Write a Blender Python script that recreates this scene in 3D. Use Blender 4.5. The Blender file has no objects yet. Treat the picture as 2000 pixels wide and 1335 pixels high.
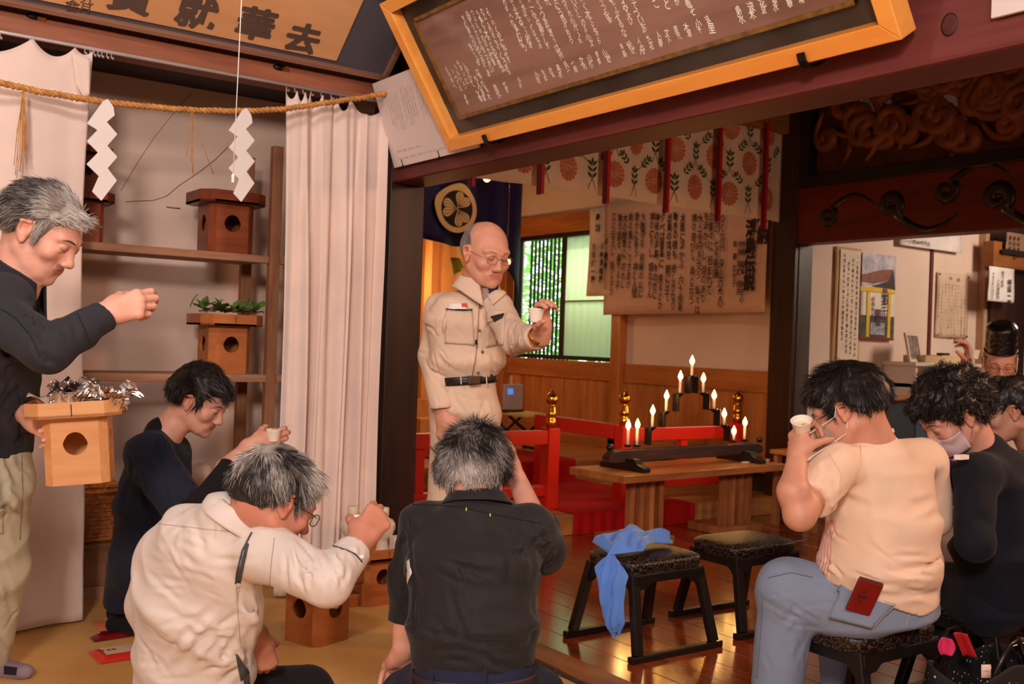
import bpy, bmesh, math, random
import numpy as np
from mathutils import Vector, Matrix
random.seed(7)
SC = bpy.context.scene
COL = SC.collection
# ------------------------------------------------------------------ camera
_th, _ro, CAMH, FPX = math.radians(35.5), math.radians(2.0), 1.2, 2000.0
Fv = np.array([math.sin(_th), math.cos(_th), 0.0])
_rh = np.array([math.cos(_th), -math.sin(_th), 0.0])
Zv = np.array([0, 0, 1.0])
Rv = _rh*math.cos(_ro) + Zv*math.sin(_ro)
Uv = Zv*math.cos(_ro) - _rh*math.sin(_ro)
Cv = np.array([0, 0, CAMH])
cam = bpy.data.cameras.new('camera'); camo = bpy.data.objects.new('camera', cam); COL.objects.link(camo)
cam.lens = 36; cam.sensor_width = 36; cam.clip_start = .05; cam.clip_end = 100
camo.matrix_world = Matrix(((Rv[0], Uv[0], -Fv[0], Cv[0]), (Rv[1], Uv[1], -Fv[1], Cv[1]), (Rv[2], Uv[2], -Fv[2], Cv[2]), (0, 0, 0, 1)))
cam.dof.use_dof = True; cam.dof.focus_distance = 3.2; cam.dof.aperture_fstop = 5.6
SC.camera = camo
# ------------------------------------------------------------------ world, lights, exposure
SC.view_settings.view_transform = 'Standard'; SC.view_settings.look = 'None'
SC.view_settings.gamma = 1; SC.view_settings.use_curve_mapping = False
SC.view_settings.exposure = 0.0
w = bpy.data.worlds.new('world'); SC.world = w; w.use_nodes = True
w.node_tree.nodes['Background'].inputs[0].default_value = (.86, .95, 1, 1)
w.node_tree.nodes['Background'].inputs[1].default_value = 5.0
def light(name, kind, loc, target, energy, color, size=None, size_y=None, **kw):
    l = bpy.data.lights.new(name, kind); o = bpy.data.objects.new(name, l); COL.objects.link(o)
    o.location = loc; l.energy = energy; l.color = color
    if kind == 'AREA':
        l.size = size
        if size_y: l.shape = 'RECTANGLE'; l.size_y = size_y
    elif kind == 'SUN': l.angle = size or .01
    elif size: l.shadow_soft_size = size
    if target is not None:
        d = Vector(target)-Vector(loc); o.rotation_euler = d.to_track_quat('-Z', 'Y').to_euler()
    return o
WARM = (1, .82, .755)
light('ceiling_lamp_tatami', 'AREA', (-1.25, -1.0, 2.55), (1.4, 3.8, 1.0), 142, WARM, .5, .5)
light('rear_fill_light', 'AREA', (.3, -1.2, 2.6), (2.6, 3.2, .6), 40, WARM, 1.2, .8)  # added fill light at the rear, not a fitting of the room
light('alcove_ceiling_lamp', 'AREA', (.1, 2.1, 3.0), (1.3, 5.1, 1.1), 26, WARM, .6, .25)
light('hall_lamp_right', 'AREA', (4.5, .7, 2.3), (2.9, 2.2, .8), 46, (1, .55, .33), .35, .35)
light('side_room_lamp', 'AREA', (8.3, 3.0, 2.6), (7.6, 4.6, 1.2), 46, (1, .80, .64), .7, .7)
light('crest_fill_light', 'AREA', (4.0, 5.5, 2.9), (4.8, 7.6, 2.2), 12, (1, .74, .5), .3, .3)  # added light to brighten the crest curtain from the front
light('sanctuary_lamp', 'POINT', (4.9, 8.1, 1.75), None, 20, (1, .58, .25), .12)
light('daylight_sun', 'SUN', (9, 6, 6), (6.4, 7.6, 1.2), 3.0, (1, .97, .88), .03)
# ------------------------------------------------------------------ projection helpers (pixel + real depth or plane -> world)
def ray(x, y): return Fv + Rv*(x-1000)/FPX - Uv*(y-667.5)/FPX
def P(x, y, d): return Cv + ray(x, y)*d
def aX(x, y, v): r = ray(x, y); return Cv + r*(v-Cv[0])/r[0]
def aY(x, y, v): r = ray(x, y); return Cv + r*(v-Cv[1])/r[1]
def aZ(x, y, v): r = ray(x, y); return Cv + r*(v-Cv[2])/r[2]
def cd(x, y, z):
    v = Rv*x + Uv*y + Fv*z; return v/np.linalg.norm(v)
def nrm(v):
    v = np.asarray(v, float); return v/(np.linalg.norm(v)+1e-12)
# ------------------------------------------------------------------ materials
MATS = {}
def lin(c): return tuple(((v/255)/12.92 if v/255 <= .04045 else ((v/255+.055)/1.055)**2.4) for v in c)
def _new(name):
    m = bpy.data.materials.new(name); m.use_nodes = True
    return m, m.node_tree.nodes, m.node_tree.links, m.node_tree.nodes['Principled BSDF']
def mat(name, c, rough=.6, metal=0, var=.12, vs=6, bump=.0, bs=60, spec=.5, coat=0, sheen=0, sss=0, attr=None, emit=None, es=0, trans=0, alpha=1, c2=None, stretch=(1, 1, 1), thin=None):
    if name in MATS: return MATS[name]
    m, N, L, b = _new(name); MATS[name] = m
    c = lin(c)
    b.inputs['Roughness'].default_value = rough; b.inputs['Metallic'].default_value = metal
    b.inputs['Specular IOR Level'].default_value = spec
    b.inputs['Coat Weight'].default_value = coat; b.inputs['Coat Roughness'].default_value = .08
    b.inputs['Sheen Weight'].default_value = sheen
    b.inputs['Transmission Weight'].default_value = trans; b.inputs['Alpha'].default_value = alpha
    if sss: b.inputs['Subsurface Weight'].default_value = sss; b.inputs['Subsurface Radius'].default_value = (.9, .35, .2); b.inputs['Subsurface Scale'].default_value = .008
    if emit: b.inputs['Emission Color'].default_value = (*lin(emit), 1); b.inputs['Emission Strength'].default_value = es
    tc = N.new('ShaderNodeTexCoord'); mp = N.new('ShaderNodeMapping'); mp.inputs['Scale'].default_value = stretch
    L.new(tc.outputs['Object'], mp.inputs[0])
    n = N.new('ShaderNodeTexNoise'); n.inputs['Scale'].default_value = vs; n.inputs['Detail'].default_value = 4
    L.new(mp.outputs[0], n.inputs['Vector'])
    mx = N.new('ShaderNodeMix'); mx.data_type = 'RGBA'
    mr = N.new('ShaderNodeMapRange'); mr.inputs[1].default_value = .3; mr.inputs[2].default_value = .7
    L.new(n.outputs[0], mr.inputs[0]); L.new(mr.outputs[0], mx.inputs[0])
    if c2 is not None: A, B = c, lin(c2)
    else: A = tuple(v*(1-var) for v in c); B = tuple(min(1, v*(1+var)) for v in c)
    mx.inputs[6].default_value = (*A, 1); mx.inputs[7].default_value = (*B, 1)
    out = mx.outputs[2]
    if attr:
        a = N.new('ShaderNodeAttribute'); a.attribute_name = attr
        m2 = N.new('ShaderNodeMix'); m2.data_type = 'RGBA'; m2.blend_type = 'MULTIPLY'; m2.inputs[0].default_value = 1
        L.new(out, m2.inputs[6]); L.new(a.outputs['Color'], m2.inputs[7]); out = m2.outputs[2]
    L.new(out, b.inputs['Base Color'])
    if bump:
        n2 = N.new('ShaderNodeTexNoise'); n2.inputs['Scale'].default_value = bs; n2.inputs['Detail'].default_value = 3
        L.new(mp.outputs[0], n2.inputs['Vector'])
        bp = N.new('ShaderNodeBump'); bp.inputs['Strength'].default_value = bump; bp.inputs['Distance'].default_value = .004
        L.new(n2.outputs[0], bp.inputs['Height']); L.new(bp.outputs[0], b.inputs['Normal'])
    return m
def wood(name, c1, c2, axis='x', scale=9, rough=.5, coat=0, per_obj=.0, spec=.4):
    if name in MATS: return MATS[name]
    m, N, L, b = _new(name); MATS[name] = m
    tc = N.new('ShaderNodeTexCoord'); mp = N.new('ShaderNodeMapping')
    s = {'x': (.12, 1, 1), 'y': (1, .12, 1), 'z': (1, 1, .12)}[axis]
    mp.inputs['Scale'].default_value = s; L.new(tc.outputs['Object'], mp.inputs[0])
    oi = N.new('ShaderNodeObjectInfo'); va = N.new('ShaderNodeVectorMath'); va.operation = 'ADD'
    sc = N.new('ShaderNodeVectorMath'); sc.operation = 'SCALE'; sc.inputs['Scale'].default_value = 7.0
    cb = N.new('ShaderNodeCombineXYZ'); L.new(oi.outputs['Random'], cb.inputs[0]); L.new(oi.outputs['Random'], cb.inputs[2])
    L.new(cb.outputs[0], sc.inputs[0]); L.new(mp.outputs[0], va.inputs[0]); L.new(sc.outputs[0], va.inputs[1])
    n = N.new('ShaderNodeTexNoise'); n.inputs['Scale'].default_value = scale; n.inputs['Detail'].default_value = 5; n.inputs['Distortion'].default_value = .6
    L.new(va.outputs[0], n.inputs['Vector'])
    n3 = N.new('ShaderNodeTexNoise'); n3.inputs['Scale'].default_value = scale*7; n3.inputs['Detail'].default_value = 2
    L.new(va.outputs[0], n3.inputs['Vector'])
    ad = N.new('ShaderNodeMath'); ad.operation = 'MULTIPLY_ADD'; ad.inputs[1].default_value = .35; L.new(n3.outputs[0], ad.inputs[0]); L.new(n.outputs[0], ad.inputs[2])
    r = N.new('ShaderNodeValToRGB'); r.color_ramp.elements[0].position = .48; r.color_ramp.elements[1].position = .86
    r.color_ramp.elements[0].color = (*lin(c1), 1); r.color_ramp.elements[1].color = (*lin(c2), 1)
    L.new(ad.outputs[0], r.inputs[0])
    hs = N.new('ShaderNodeHueSaturation'); mr = N.new('ShaderNodeMapRange'); mr.inputs[3].default_value = 1-per_obj; mr.inputs[4].default_value = 1+per_obj
    L.new(oi.outputs['Random'], mr.inputs[0]); L.new(mr.outputs[0], hs.inputs['Value']); L.new(r.outputs[0], hs.inputs['Color'])
    L.new(hs.outputs[0], b.inputs['Base Color'])
    b.inputs['Roughness'].default_value = rough; b.inputs['Coat Weight'].default_value = coat; b.inputs['Coat Roughness'].default_value = .15
    b.inputs['Specular IOR Level'].default_value = spec
    bp = N.new('ShaderNodeBump'); bp.inputs['Strength'].default_value = .15; bp.inputs['Distance'].default_value = .002
    L.new(ad.outputs[0], bp.inputs['Height']); L.new(bp.outputs[0], b.inputs['Normal'])
    return m
def fabric(name, c, weave=900, rough=.85, sheen=.04, var=.06, attr=None, bump=.25, wr=.25):
    """cloth: fine weave plus soft creases as relief"""
    if name in MATS: return MATS[name]
    m = mat(name, c, rough, var=var, vs=5, sheen=sheen, spec=.25, attr=attr)
    N, L = m.node_tree.nodes, m.node_tree.links; b = N['Principled BSDF']
    tc = N.new('ShaderNodeTexCoord')
    n1 = N.new('ShaderNodeTexNoise'); n1.inputs['Scale'].default_value = weave; L.new(tc.outputs['Object'], n1.inputs['Vector'])
    n2 = N.new('ShaderNodeTexNoise'); n2.inputs['Scale'].default_value = 9; n2.inputs['Detail'].default_value = 2; n2.inputs['Distortion'].default_value = .5; L.new(tc.outputs['Object'], n2.inputs['Vector'])
    b1 = N.new('ShaderNodeBump'); b1.inputs['Strength'].default_value = bump; b1.inputs['Distance'].default_value = .0008
    b2 = N.new('ShaderNodeBump'); b2.inputs['Strength'].default_value = wr*.6; b2.inputs['Distance'].default_value = .02
    L.new(n1.outputs[0], b1.inputs['Height']); L.new(n2.outputs[0], b2.inputs['Height'])
    L.new(b2.outputs[0], b1.inputs['Normal']); L.new(b1.outputs[0], b.inputs['Normal'])
    return m
# ------------------------------------------------------------------ mesh building
def np_mesh(name, V, Fq, m, parent=None, smooth=True, colors=None):
    """V (n,3) world, Fq (m,k) faces; the object's origin is its own base, or its parent's"""
    V = np.asarray(V, float); Fq = np.asarray(Fq, int)
    me = bpy.data.meshes.new(name)
    base = np.array(parent['_b']) if parent is not None else np.array([(V[:, 0].min()+V[:, 0].max())/2, (V[:, 1].min()+V[:, 1].max())/2, V[:, 2].min()])
    k = Fq.shape[1]
    me.vertices.add(len(V)); me.vertices.foreach_set('co', (V-base).astype(np.float32).ravel())
    me.loops.add(Fq.size); me.loops.foreach_set('vertex_index', Fq.astype(np.int32).ravel())
    me.polygons.add(len(Fq)); me.polygons.foreach_set('loop_start', np.arange(0, Fq.size, k, dtype=np.int32))
    me.polygons.foreach_set('use_smooth', np.full(len(Fq), smooth))
    me.update(calc_edges=True); me.validate()
    if colors is not None and len(me.vertices) == len(colors):
        at = me.color_attributes.new('Col', 'FLOAT_COLOR', 'POINT')
        c = np.ones((len(V), 4), np.float32); c[:, :3] = colors; at.data.foreach_set('color', c.ravel())
    me.materials.append(m)
    o = bpy.data.objects.new(name, me); COL.objects.link(o)
    if parent is None: o.location = base
    else: o.parent = parent
    o['_b'] = list(map(float, base))
    return o
def tag(o, label=None, cat=None, group=None, kind=None):
    if label: o['label'] = label
    if cat: o['category'] = cat
    if group: o['group'] = group
    if kind: o['kind'] = kind
    return o
def thing(name, loc, label, cat, group=None, rz=0):
    o = bpy.data.objects.new(name, None); COL.objects.link(o); o.location = loc; o.rotation_euler = (0, 0, rz)
    o['_b'] = [0., 0., 0.] if rz or True else 0; o.empty_display_size = .1
    return tag(o, label, cat, group)
def wthing(name, loc, label, cat, group=None):
    """an Empty whose parts are authored in world coordinates"""
    o = thing(name, loc, label, cat, group); o['_b'] = list(map(float, loc)); return o
class MB:
    """collects shapes, builds one mesh object"""
    def __init__(s): s.v = []; s.f = []; s.sm = []
    def add(s, v, f, smooth=False):
        n = len(s.v); s.v += [tuple(map(float, q)) for q in v]; s.f += [tuple(i+n for i in q) for q in f]; s.sm += [smooth]*len(f); return s
    def box(s, a, b, M=None):
        (x0, y0, z0), (x1, y1, z1) = a, b
        v = [(x0, y0, z0), (x1, y0, z0), (x1, y1, z0), (x0, y1, z0), (x0, y0, z1), (x1, y0, z1), (x1, y1, z1), (x0, y1, z1)]
        if M is not None: v = [tuple(M @ Vector(q)) for q in v]
        return s.add(v, [(0, 3, 2, 1), (4, 5, 6, 7), (0, 1, 5, 4), (1, 2, 6, 5), (2, 3, 7, 6), (3, 0, 4, 7)])
    def cbox(s, c, size, M=None):
        c = Vector(c); h = Vector(size)/2; return s.box(c-h, c+h, M)
    def beam(s, a, b, w, h, up=(0, 0, 1)):
        """square bar from a to b, w across, h along up"""
        a, b = Vector(a), Vector(b); d = (b-a).normalized(); sd = d.cross(Vector(up)).normalized(); u = sd.cross(d)
        v = [p + sd*sx*w/2 + u*sz*h/2 for p in (a, b) for sx, sz in ((-1, -1), (1, -1), (1, 1), (-1, 1))]
        return s.add(v, [(0, 1, 2, 3), (7, 6, 5, 4), (0, 4, 5, 1), (1, 5, 6, 2), (2, 6, 7, 3), (3, 7, 4, 0)])
    def prism(s, pts, d, smooth=False):
        """planar outline (3d points) pushed by vector d"""
        n = len(pts); d = Vector(d); pts = [Vector(p) for p in pts]
        v = pts + [p+d for p in pts]
        s.add(v, [tuple(range(n))[::-1], tuple(range(n, 2*n))]); m = len(s.v)-2*n
        for i in range(n):
            s.f.append((m+i, m+(i+1) % n, m+n+(i+1) % n, m+n+i)); s.sm.append(smooth)
        return s
    def tube(s, pts, r, n=8, cap=True, closed=False):
        pts = [Vector(p) for p in pts]; m = len(pts); rs = r if isinstance(r, (list, tuple)) else [r]*m
        base = len(s.v); u = None
        for i, p in enumerate(pts):
            if closed: d = pts[(i+1) % m]-pts[i-1]
            else: d = pts[min(i+1, m-1)]-pts[max(i-1, 0)]
            d = d.normalized() if d.length > 1e-9 else Vector((0, 0, 1))
            if u is None: u = d.orthogonal().normalized()
            u = (u-d*u.dot(d)); u = u.normalized() if u.length > 1e-6 else d.orthogonal().normalized(); w = d.cross(u)
            s.v += [tuple(p+(u*math.cos(2*math.pi*k/n)+w*math.sin(2*math.pi*k/n))*rs[i]) for k in range(n)]
        for i in range(m if closed else m-1):
            j = (i+1) % m
            for k in range(n):
                s.f.append((base+i*n+k, base+i*n+(k+1) % n, base+j*n+(k+1) % n, base+j*n+k)); s.sm.append(True)
        if cap and not closed:
            s.f.append(tuple(base+k for k in range(n))[::-1]); s.sm.append(False)
            s.f.append(tuple(base+(m-1)*n+k for k in range(n))); s.sm.append(False)
        return s
    def lathe(s, prof, c=(0, 0, 0), n=24, M=None, cap=True):
        base = len(s.v); c = Vector(c)
        for r, z in prof:
            for k in range(n):
                a = 2*math.pi*k/n; q = Vector((r*math.cos(a), r*math.sin(a), z))
                if M is not None: q = M @ q
                s.v.append(tuple(c+q))
        for i in range(len(prof)-1):
            for k in range(n):
                s.f.append((base+i*n+k, base+i*n+(k+1) % n, base+(i+1)*n+(k+1) % n, base+(i+1)*n+k)); s.sm.append(True)
        if cap:
            s.f.append(tuple(base+k for k in range(n))[::-1]); s.sm.append(False)
            s.f.append(tuple(base+(len(prof)-1)*n+k for k in range(n))); s.sm.append(False)
        return s
    def grid(s, fn, nu, nv, smooth=True):
        base = len(s.v)
        for j in range(nv+1):
            for i in range(nu+1): s.v.append(tuple(map(float, fn(i/nu, j/nv))))
        for j in range(nv):
            for i in range(nu):
                a = base+j*(nu+1)+i; s.f.append((a, a+1, a+nu+2, a+nu+1)); s.sm.append(smooth)
        return s
    def build(s, name, m, parent=None, bevel=0, solid=0, seg=2, sub=0):
        me = bpy.data.meshes.new(name); V = np.array(s.v)
        if parent is not None: base = np.array(parent['_b'])
        else: base = np.array([(V[:, 0].min()+V[:, 0].max())/2, (V[:, 1].min()+V[:, 1].max())/2, V[:, 2].min()])
        me.from_pydata((V-base).tolist(), [], s.f); me.polygons.foreach_set('use_smooth', s.sm); me.update()
        me.materials.append(m)
        o = bpy.data.objects.new(name, me); COL.objects.link(o)
        if parent is None: o.location = base
        else: o.parent = parent
        o['_b'] = list(map(float, base))
        if solid: q = o.modifiers.new('solid', 'SOLIDIFY'); q.thickness = solid; q.offset = 0
        if bevel: q = o.modifiers.new('bevel', 'BEVEL'); q.width = bevel; q.segments = seg; q.limit_method = 'ANGLE'; q.angle_limit = .6
        if sub: q = o.modifiers.new('sub', 'SUBSURF'); q.levels = q.render_levels = sub
        return o
def struct(o): o['kind'] = 'structure'; return o
def kids(o): return [c for c in bpy.data.objects if c.parent == o]
def dup(o, loc=None, rz=None, label=None, parent=None, group=None):
    c = o.copy(); COL.objects.link(c)
    if parent is not None: c.parent = parent
    if loc is not None: c.location = loc
    if rz is not None: c.rotation_euler = (0, 0, rz)
    if label: c['label'] = label
    if group: c['group'] = group
    for ch in kids(o): dup(ch, parent=c)
    return c
# ------------------------------------------------------------------ writing: flat glyph outlines from the built-in font
_G = {}
_tc = bpy.data.curves.new('glyph', 'FONT'); _to = bpy.data.objects.new('glyph', _tc); COL.objects.link(_to)
def glyph(ch, bold=0.0, res=2):
    k = (ch, bold)
    if k not in _G:
        _tc.body = ch; _tc.resolution_u = res; _tc.offset = bold; _tc.size = 1
        dg = bpy.context.evaluated_depsgraph_get(); dg.update()
        me = _to.evaluated_get(dg).to_mesh()
        v = np.array([q.co[:2] for q in me.vertices]).reshape(-1, 2); f = [tuple(p.vertices) for p in me.polygons]
        if len(v): c = (v.min(0)+v.max(0))/2; v = v-c
        _to.evaluated_get(dg).to_mesh_clear(); _G[k] = (v, f)
    return _G[k]
def write(mb, cols, org, ax, ay, size, pitch, bold=.01, jit=.0, sq=1.0, rnd=None, lay=None):
    """columns of writing: cols = [(x, y, text, scale)]; org, ax, ay span the sheet; lay = normal offset"""
    rnd = rnd or random
    org, ax, ay = Vector(org), Vector(ax).normalized(), Vector(ay).normalized(); nn = ax.cross(ay)*(lay or 0)
    for x, y, t, s in cols:
        yy = y
        for ch in t:
            if ch == ' ': yy -= pitch*s*.6; continue
            v, f = glyph(ch, bold)
            if len(v):
                a = rnd.uniform(-jit, jit); k = size*s*(1+rnd.uniform(-jit, jit)); sh = rnd.uniform(-jit, jit)*1.2
                ca, sa = math.cos(a), math.sin(a)
                dx = rnd.uniform(-jit, jit)*size*.5
                pts = [org+nn+ax*(x+dx+k*sq*((q[0]+sh*q[1])*ca-q[1]*sa))+ay*(yy-k/2+k*(q[0]*sa+q[1]*ca)) for q in v]
                mb.add(pts, f)
            yy -= pitch*s
    return mb
# ------------------------------------------------------------------ implicit surfaces: smooth unions of tapered limbs, meshed by surface nets
def _dot(a, v): return a[0]*v[0]+a[1]*v[1]+a[2]*v[2]
class Shape:
    def __init__(s): s.pr = []; s.lo = []; s.hi = []
    def _p(s, fn, pts, r, k, op):
        pts = np.array(pts, float); lo = pts.min(0)-r; hi = pts.max(0)+r
        s.pr.append((fn, lo, hi, k, op))
        if op == 'u': s.lo.append(lo); s.hi.append(hi)
        return s
    def cone(s, a, b, ra, rb, k=.01, op='u', flat=None):
        a = np.array(a, float); b = np.array(b, float); ba = b-a; L2 = max(ba@ba, 1e-9)
        def fn(x, y, z):
            w = (x-a[0], y-a[1], z-a[2]); t = np.clip(_dot(w, ba)/L2, 0, 1)
            wx, wy, wz = w[0]-t*ba[0], w[1]-t*ba[1], w[2]-t*ba[2]
            if flat is not None:
                ax, f = flat; c = (wx*ax[0]+wy*ax[1]+wz*ax[2])*(f-1); wx, wy, wz = wx+c*ax[0], wy+c*ax[1], wz+c*ax[2]
            return np.sqrt(wx*wx+wy*wy+wz*wz)-(ra+(rb-ra)*t)
        return s._p(fn, [a, b], max(ra, rb), k, op)
    def ell(s, c, r, M=np.eye(3), k=.01, op='u'):
        c = np.array(c, float); M = np.array(M, float); r = np.array(r, float)
        def fn(x, y, z):
            w = (x-c[0], y-c[1], z-c[2]); q = [_dot(w, M[:, i])/r[i] for i in range(3)]
            k0 = np.sqrt(q[0]**2+q[1]**2+q[2]**2)+1e-6; k1 = np.sqrt((q[0]/r[0])**2+(q[1]/r[1])**2+(q[2]/r[2])**2)+1e-6
            return k0*(k0-1)/k1
        return s._p(fn, [c], r.max(), k, op)
    def loft(s, a, b, wa, wb, side, k=.03, cap=.04):
        a = np.array(a, float); b = np.array(b, float); ba = b-a; Ln = np.linalg.norm(ba); ax = ba/Ln
        sd = np.array(side, float); sd = nrm(sd-ax*(sd@ax)); nn = np.cross(sd, ax)
        def fn(x, y, z):
            w = (x-a[0], y-a[1], z-a[2]); h = _dot(w, ax); t = np.clip(h/Ln, 0, 1)
            u, v, e = _dot(w, sd), _dot(w, nn), (h-t*Ln)
            W = wa[0]+(wb[0]-wa[0])*t; D = wa[1]+(wb[1]-wa[1])*t
            q = np.sqrt((u/W)**2+(v/D)**2+(e/cap)**2)+1e-6
            g = np.sqrt((u/W**2)**2+(v/D**2)**2+(e/cap**2)**2)+1e-6
            return q*(q-1)/g
        return s._p(fn, [a, b], max(*wa, *wb, cap), k, 'u')
    def cut(s, pt, n, R):
        pt = np.array(pt, float); n = nrm(n)
        def fn(x, y, z):
            w = (x-pt[0], y-pt[1], z-pt[2]); return np.maximum(-_dot(w, n), np.sqrt(w[0]**2+w[1]**2+w[2]**2)-R)
        return s._p(fn, [pt], R, .002, 's')
    def mesh(s, h, disp=None):
        pad = .05
        lo = np.min(s.lo, 0)-pad; hi = np.max(s.hi, 0)+pad
        n = np.ceil((hi-lo)/h).astype(int)+1
        X, Y, Z = [(lo[i]+h*np.arange(n[i])).astype(np.float32) for i in range(3)]
        D = np.full(n, 1, np.float32)
        for fn, a, b, k, op in s.pr:
            m = (k*1.2+3*h) if op == 's' else k+.03
            i0 = np.maximum(((a-m-lo)/h).astype(int), 0); i1 = np.minimum(((b+m-lo)/h).astype(int)+2, n)
            if (i1 <= i0).any(): continue
            sl = tuple(slice(i0[q], i1[q]) for q in range(3))
            d = fn(X[sl[0]][:, None, None], Y[sl[1]][None, :, None], Z[sl[2]][None, None, :]).astype(np.float32)
            c = D[sl]
            if op == 'u': e = np.maximum(k-np.abs(c-d), 0)/k; D[sl] = np.minimum(c, d)-e*e*k*.25
            else: d = -d; e = np.maximum(k-np.abs(c-d), 0)/k; D[sl] = np.maximum(c, d)+e*e*k*.25
        if disp is not None:
            I = np.nonzero(np.abs(D) < .03)
            p = np.stack([X[I[0]], Y[I[1]], Z[I[2]]], 1).astype(float)
            D[I] += disp(p).astype(np.float32)
        return surfnet(D, lo, h)
def surfnet(D, lo, h):
    S = D < 0
    A = S[:-1, :-1, :-1]; m = np.zeros_like(A); al = np.ones_like(A)
    for i in (0, 1):
        for j in (0, 1):
            for k in (0, 1):
                q = S[i:i+A.shape[0], j:j+A.shape[1], k:k+A.shape[2]]; m |= q; al &= q
    act = m & ~al; I = np.stack(np.nonzero(act), 1)
    idx = np.full(A.shape, -1, np.int64); idx[act] = np.arange(len(I))
    cor = np.array([[i, j, k] for i in (0, 1) for j in (0, 1) for k in (0, 1)])
    val = np.stack([D[tuple((I+c).T)] for c in cor], 1)
    acc = np.zeros((len(I), 3)); cnt = np.zeros(len(I))
    for a in range(8):
        for b in range(a+1, 8):
            if abs(cor[a]-cor[b]).sum() != 1: continue
            va, vb = val[:, a], val[:, b]; x = (va < 0) != (vb < 0)
            t = np.where(x, va/np.where(x, va-vb, 1), 0)
            acc += np.where(x[:, None], cor[a]+t[:, None]*(cor[b]-cor[a]), 0); cnt += x
    V = lo+h*(I+acc/cnt[:, None])
    F = []
    for ax in range(3):
        o = [q for q in range(3) if q != ax]
        s0 = [slice(1, -1)]*3; s1 = [slice(1, -1)]*3; s0[ax] = slice(0, -1); s1[ax] = slice(1, None)
        a, b = S[tuple(s0)], S[tuple(s1)]
        J = np.stack(np.nonzero(a != b), 1)
        off = np.array([1, 1, 1]); off[ax] = 0; J = J+off
        ins = S[tuple(J.T)]
        e1 = np.zeros(3, int); e1[o[0]] = 1; e2 = np.zeros(3, int); e2[o[1]] = 1
        q = np.stack([idx[tuple((J-e1-e2).T)], idx[tuple((J-e2).T)], idx[tuple(J.T)], idx[tuple((J-e1).T)]], 1)
        fl = ins if ax != 1 else ~ins
        q[~fl] = q[~fl][:, ::-1]; F.append(q)
    F = np.concatenate(F); F = F[(F >= 0).all(1)]
    return V, F
_nr = np.random.RandomState(3)
_ND = [nrm(_nr.normal(size=3)) for _ in range(24)]; _NP = _nr.uniform(0, 6.28, 24)
def nz(p, fr, seed=0):
    """cheap smooth noise about -1..1"""
    o = 0
    for i in range(5):
        j = (i*5+seed*7) % 24; o = o+np.sin(fr*(1+.37*i)*(p@_ND[j])+_NP[(j+seed) % 24]+1.3*np.sin(fr*.6*(p@_ND[(j+3) % 24])+i))
    return o/2.6
def wrinkle(amp, fr, axis, seed=0, warp=2.2):
    axis = nrm(axis)
    def f(p):
        s = np.abs(np.sin(fr*(p@axis)*.5+warp*nz(p, fr*.16, seed)))
        m = np.clip(.5+.6*nz(p, 5.0, seed+2), 0.1, 1)
        return amp*m*(s-.6)
    return f
def sumd(*fs): return lambda p: sum(f(p) for f in fs)
def crease(pts, r, depth):
    """a sharp fold pressed into the cloth along a polyline"""
    pts = [np.array(q, float) for q in pts]
    def f(p):
        d = np.full(len(p), 9.)
        for a, b in zip(pts[:-1], pts[1:]):
            ba = b-a; t = np.clip(((p-a)@ba)/(ba@ba), 0, 1); d = np.minimum(d, np.linalg.norm(p-a-t[:, None]*ba, axis=1))
        return depth*np.exp(-(d/r)**2)
    return f

def folds(S, specs, seed=1, h=.016):
    """random pinched folds laid over the visible cloth; specs: (x0, y0, x1, y1, angle, jitter, length px, radius m, depth m, count)"""
    from mathutils.bvhtree import BVHTree as _B
    V, Fq = S.mesh(h); bv = _B.FromPolygons([tuple(v) for v in V], [tuple(f) for f in Fq]); r = random.Random(seed); out = []
    for x0, y0, x1, y1, ang, ja, ln, rad, dep, cnt in specs:
        for _ in range(cnt):
            x, y = r.uniform(x0, x1), r.uniform(y0, y1); a = math.radians(ang+r.uniform(-ja, ja)); L_ = ln*r.uniform(.5, 1.3); bend = r.uniform(-.35, .35)
            pts = []
            for i in range(5):
                t = (i/4-.5)*L_; px_, py_ = x+t*math.cos(a)-bend*t*t/L_*math.sin(a), y+t*math.sin(a)+bend*t*t/L_*math.cos(a)
                d = Vector(ray(px_, py_)).normalized(); l = bv.ray_cast(Vector(Cv), d, 12)[0]
                if l is not None: pts.append(np.array(l))
            if len(pts) > 2: out.append((pts, rad*r.uniform(.6, 1.3), dep*r.uniform(.5, 1.2)))
    def f(p):
        o = np.zeros(len(p))
        for pts, rad, dep in out:
            A = np.array(pts); lo, hi = A.min(0)-rad*5, A.max(0)+rad*5
            I = np.nonzero(((p > lo) & (p < hi)).all(1))[0]
            if not len(I): continue
            q = p[I]; d = np.full(len(q), 9.); tt = np.zeros(len(q)); n = len(pts)-1
            for i in range(n):
                a, b = A[i], A[i+1]; ba = b-a; t = np.clip(((q-a)@ba)/(ba@ba+1e-12), 0, 1); dd = np.linalg.norm(q-a-t[:, None]*ba, axis=1)
                m = dd < d; d = np.where(m, dd, d); tt = np.where(m, (i+t)/n, tt)
            o[I] += dep*np.sin(np.clip(tt, 0.02, .98)*math.pi)*(np.exp(-(d/rad)**2)-.55*np.exp(-((d-2.1*rad)/(1.1*rad))**2))
        return o
    return f
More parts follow.
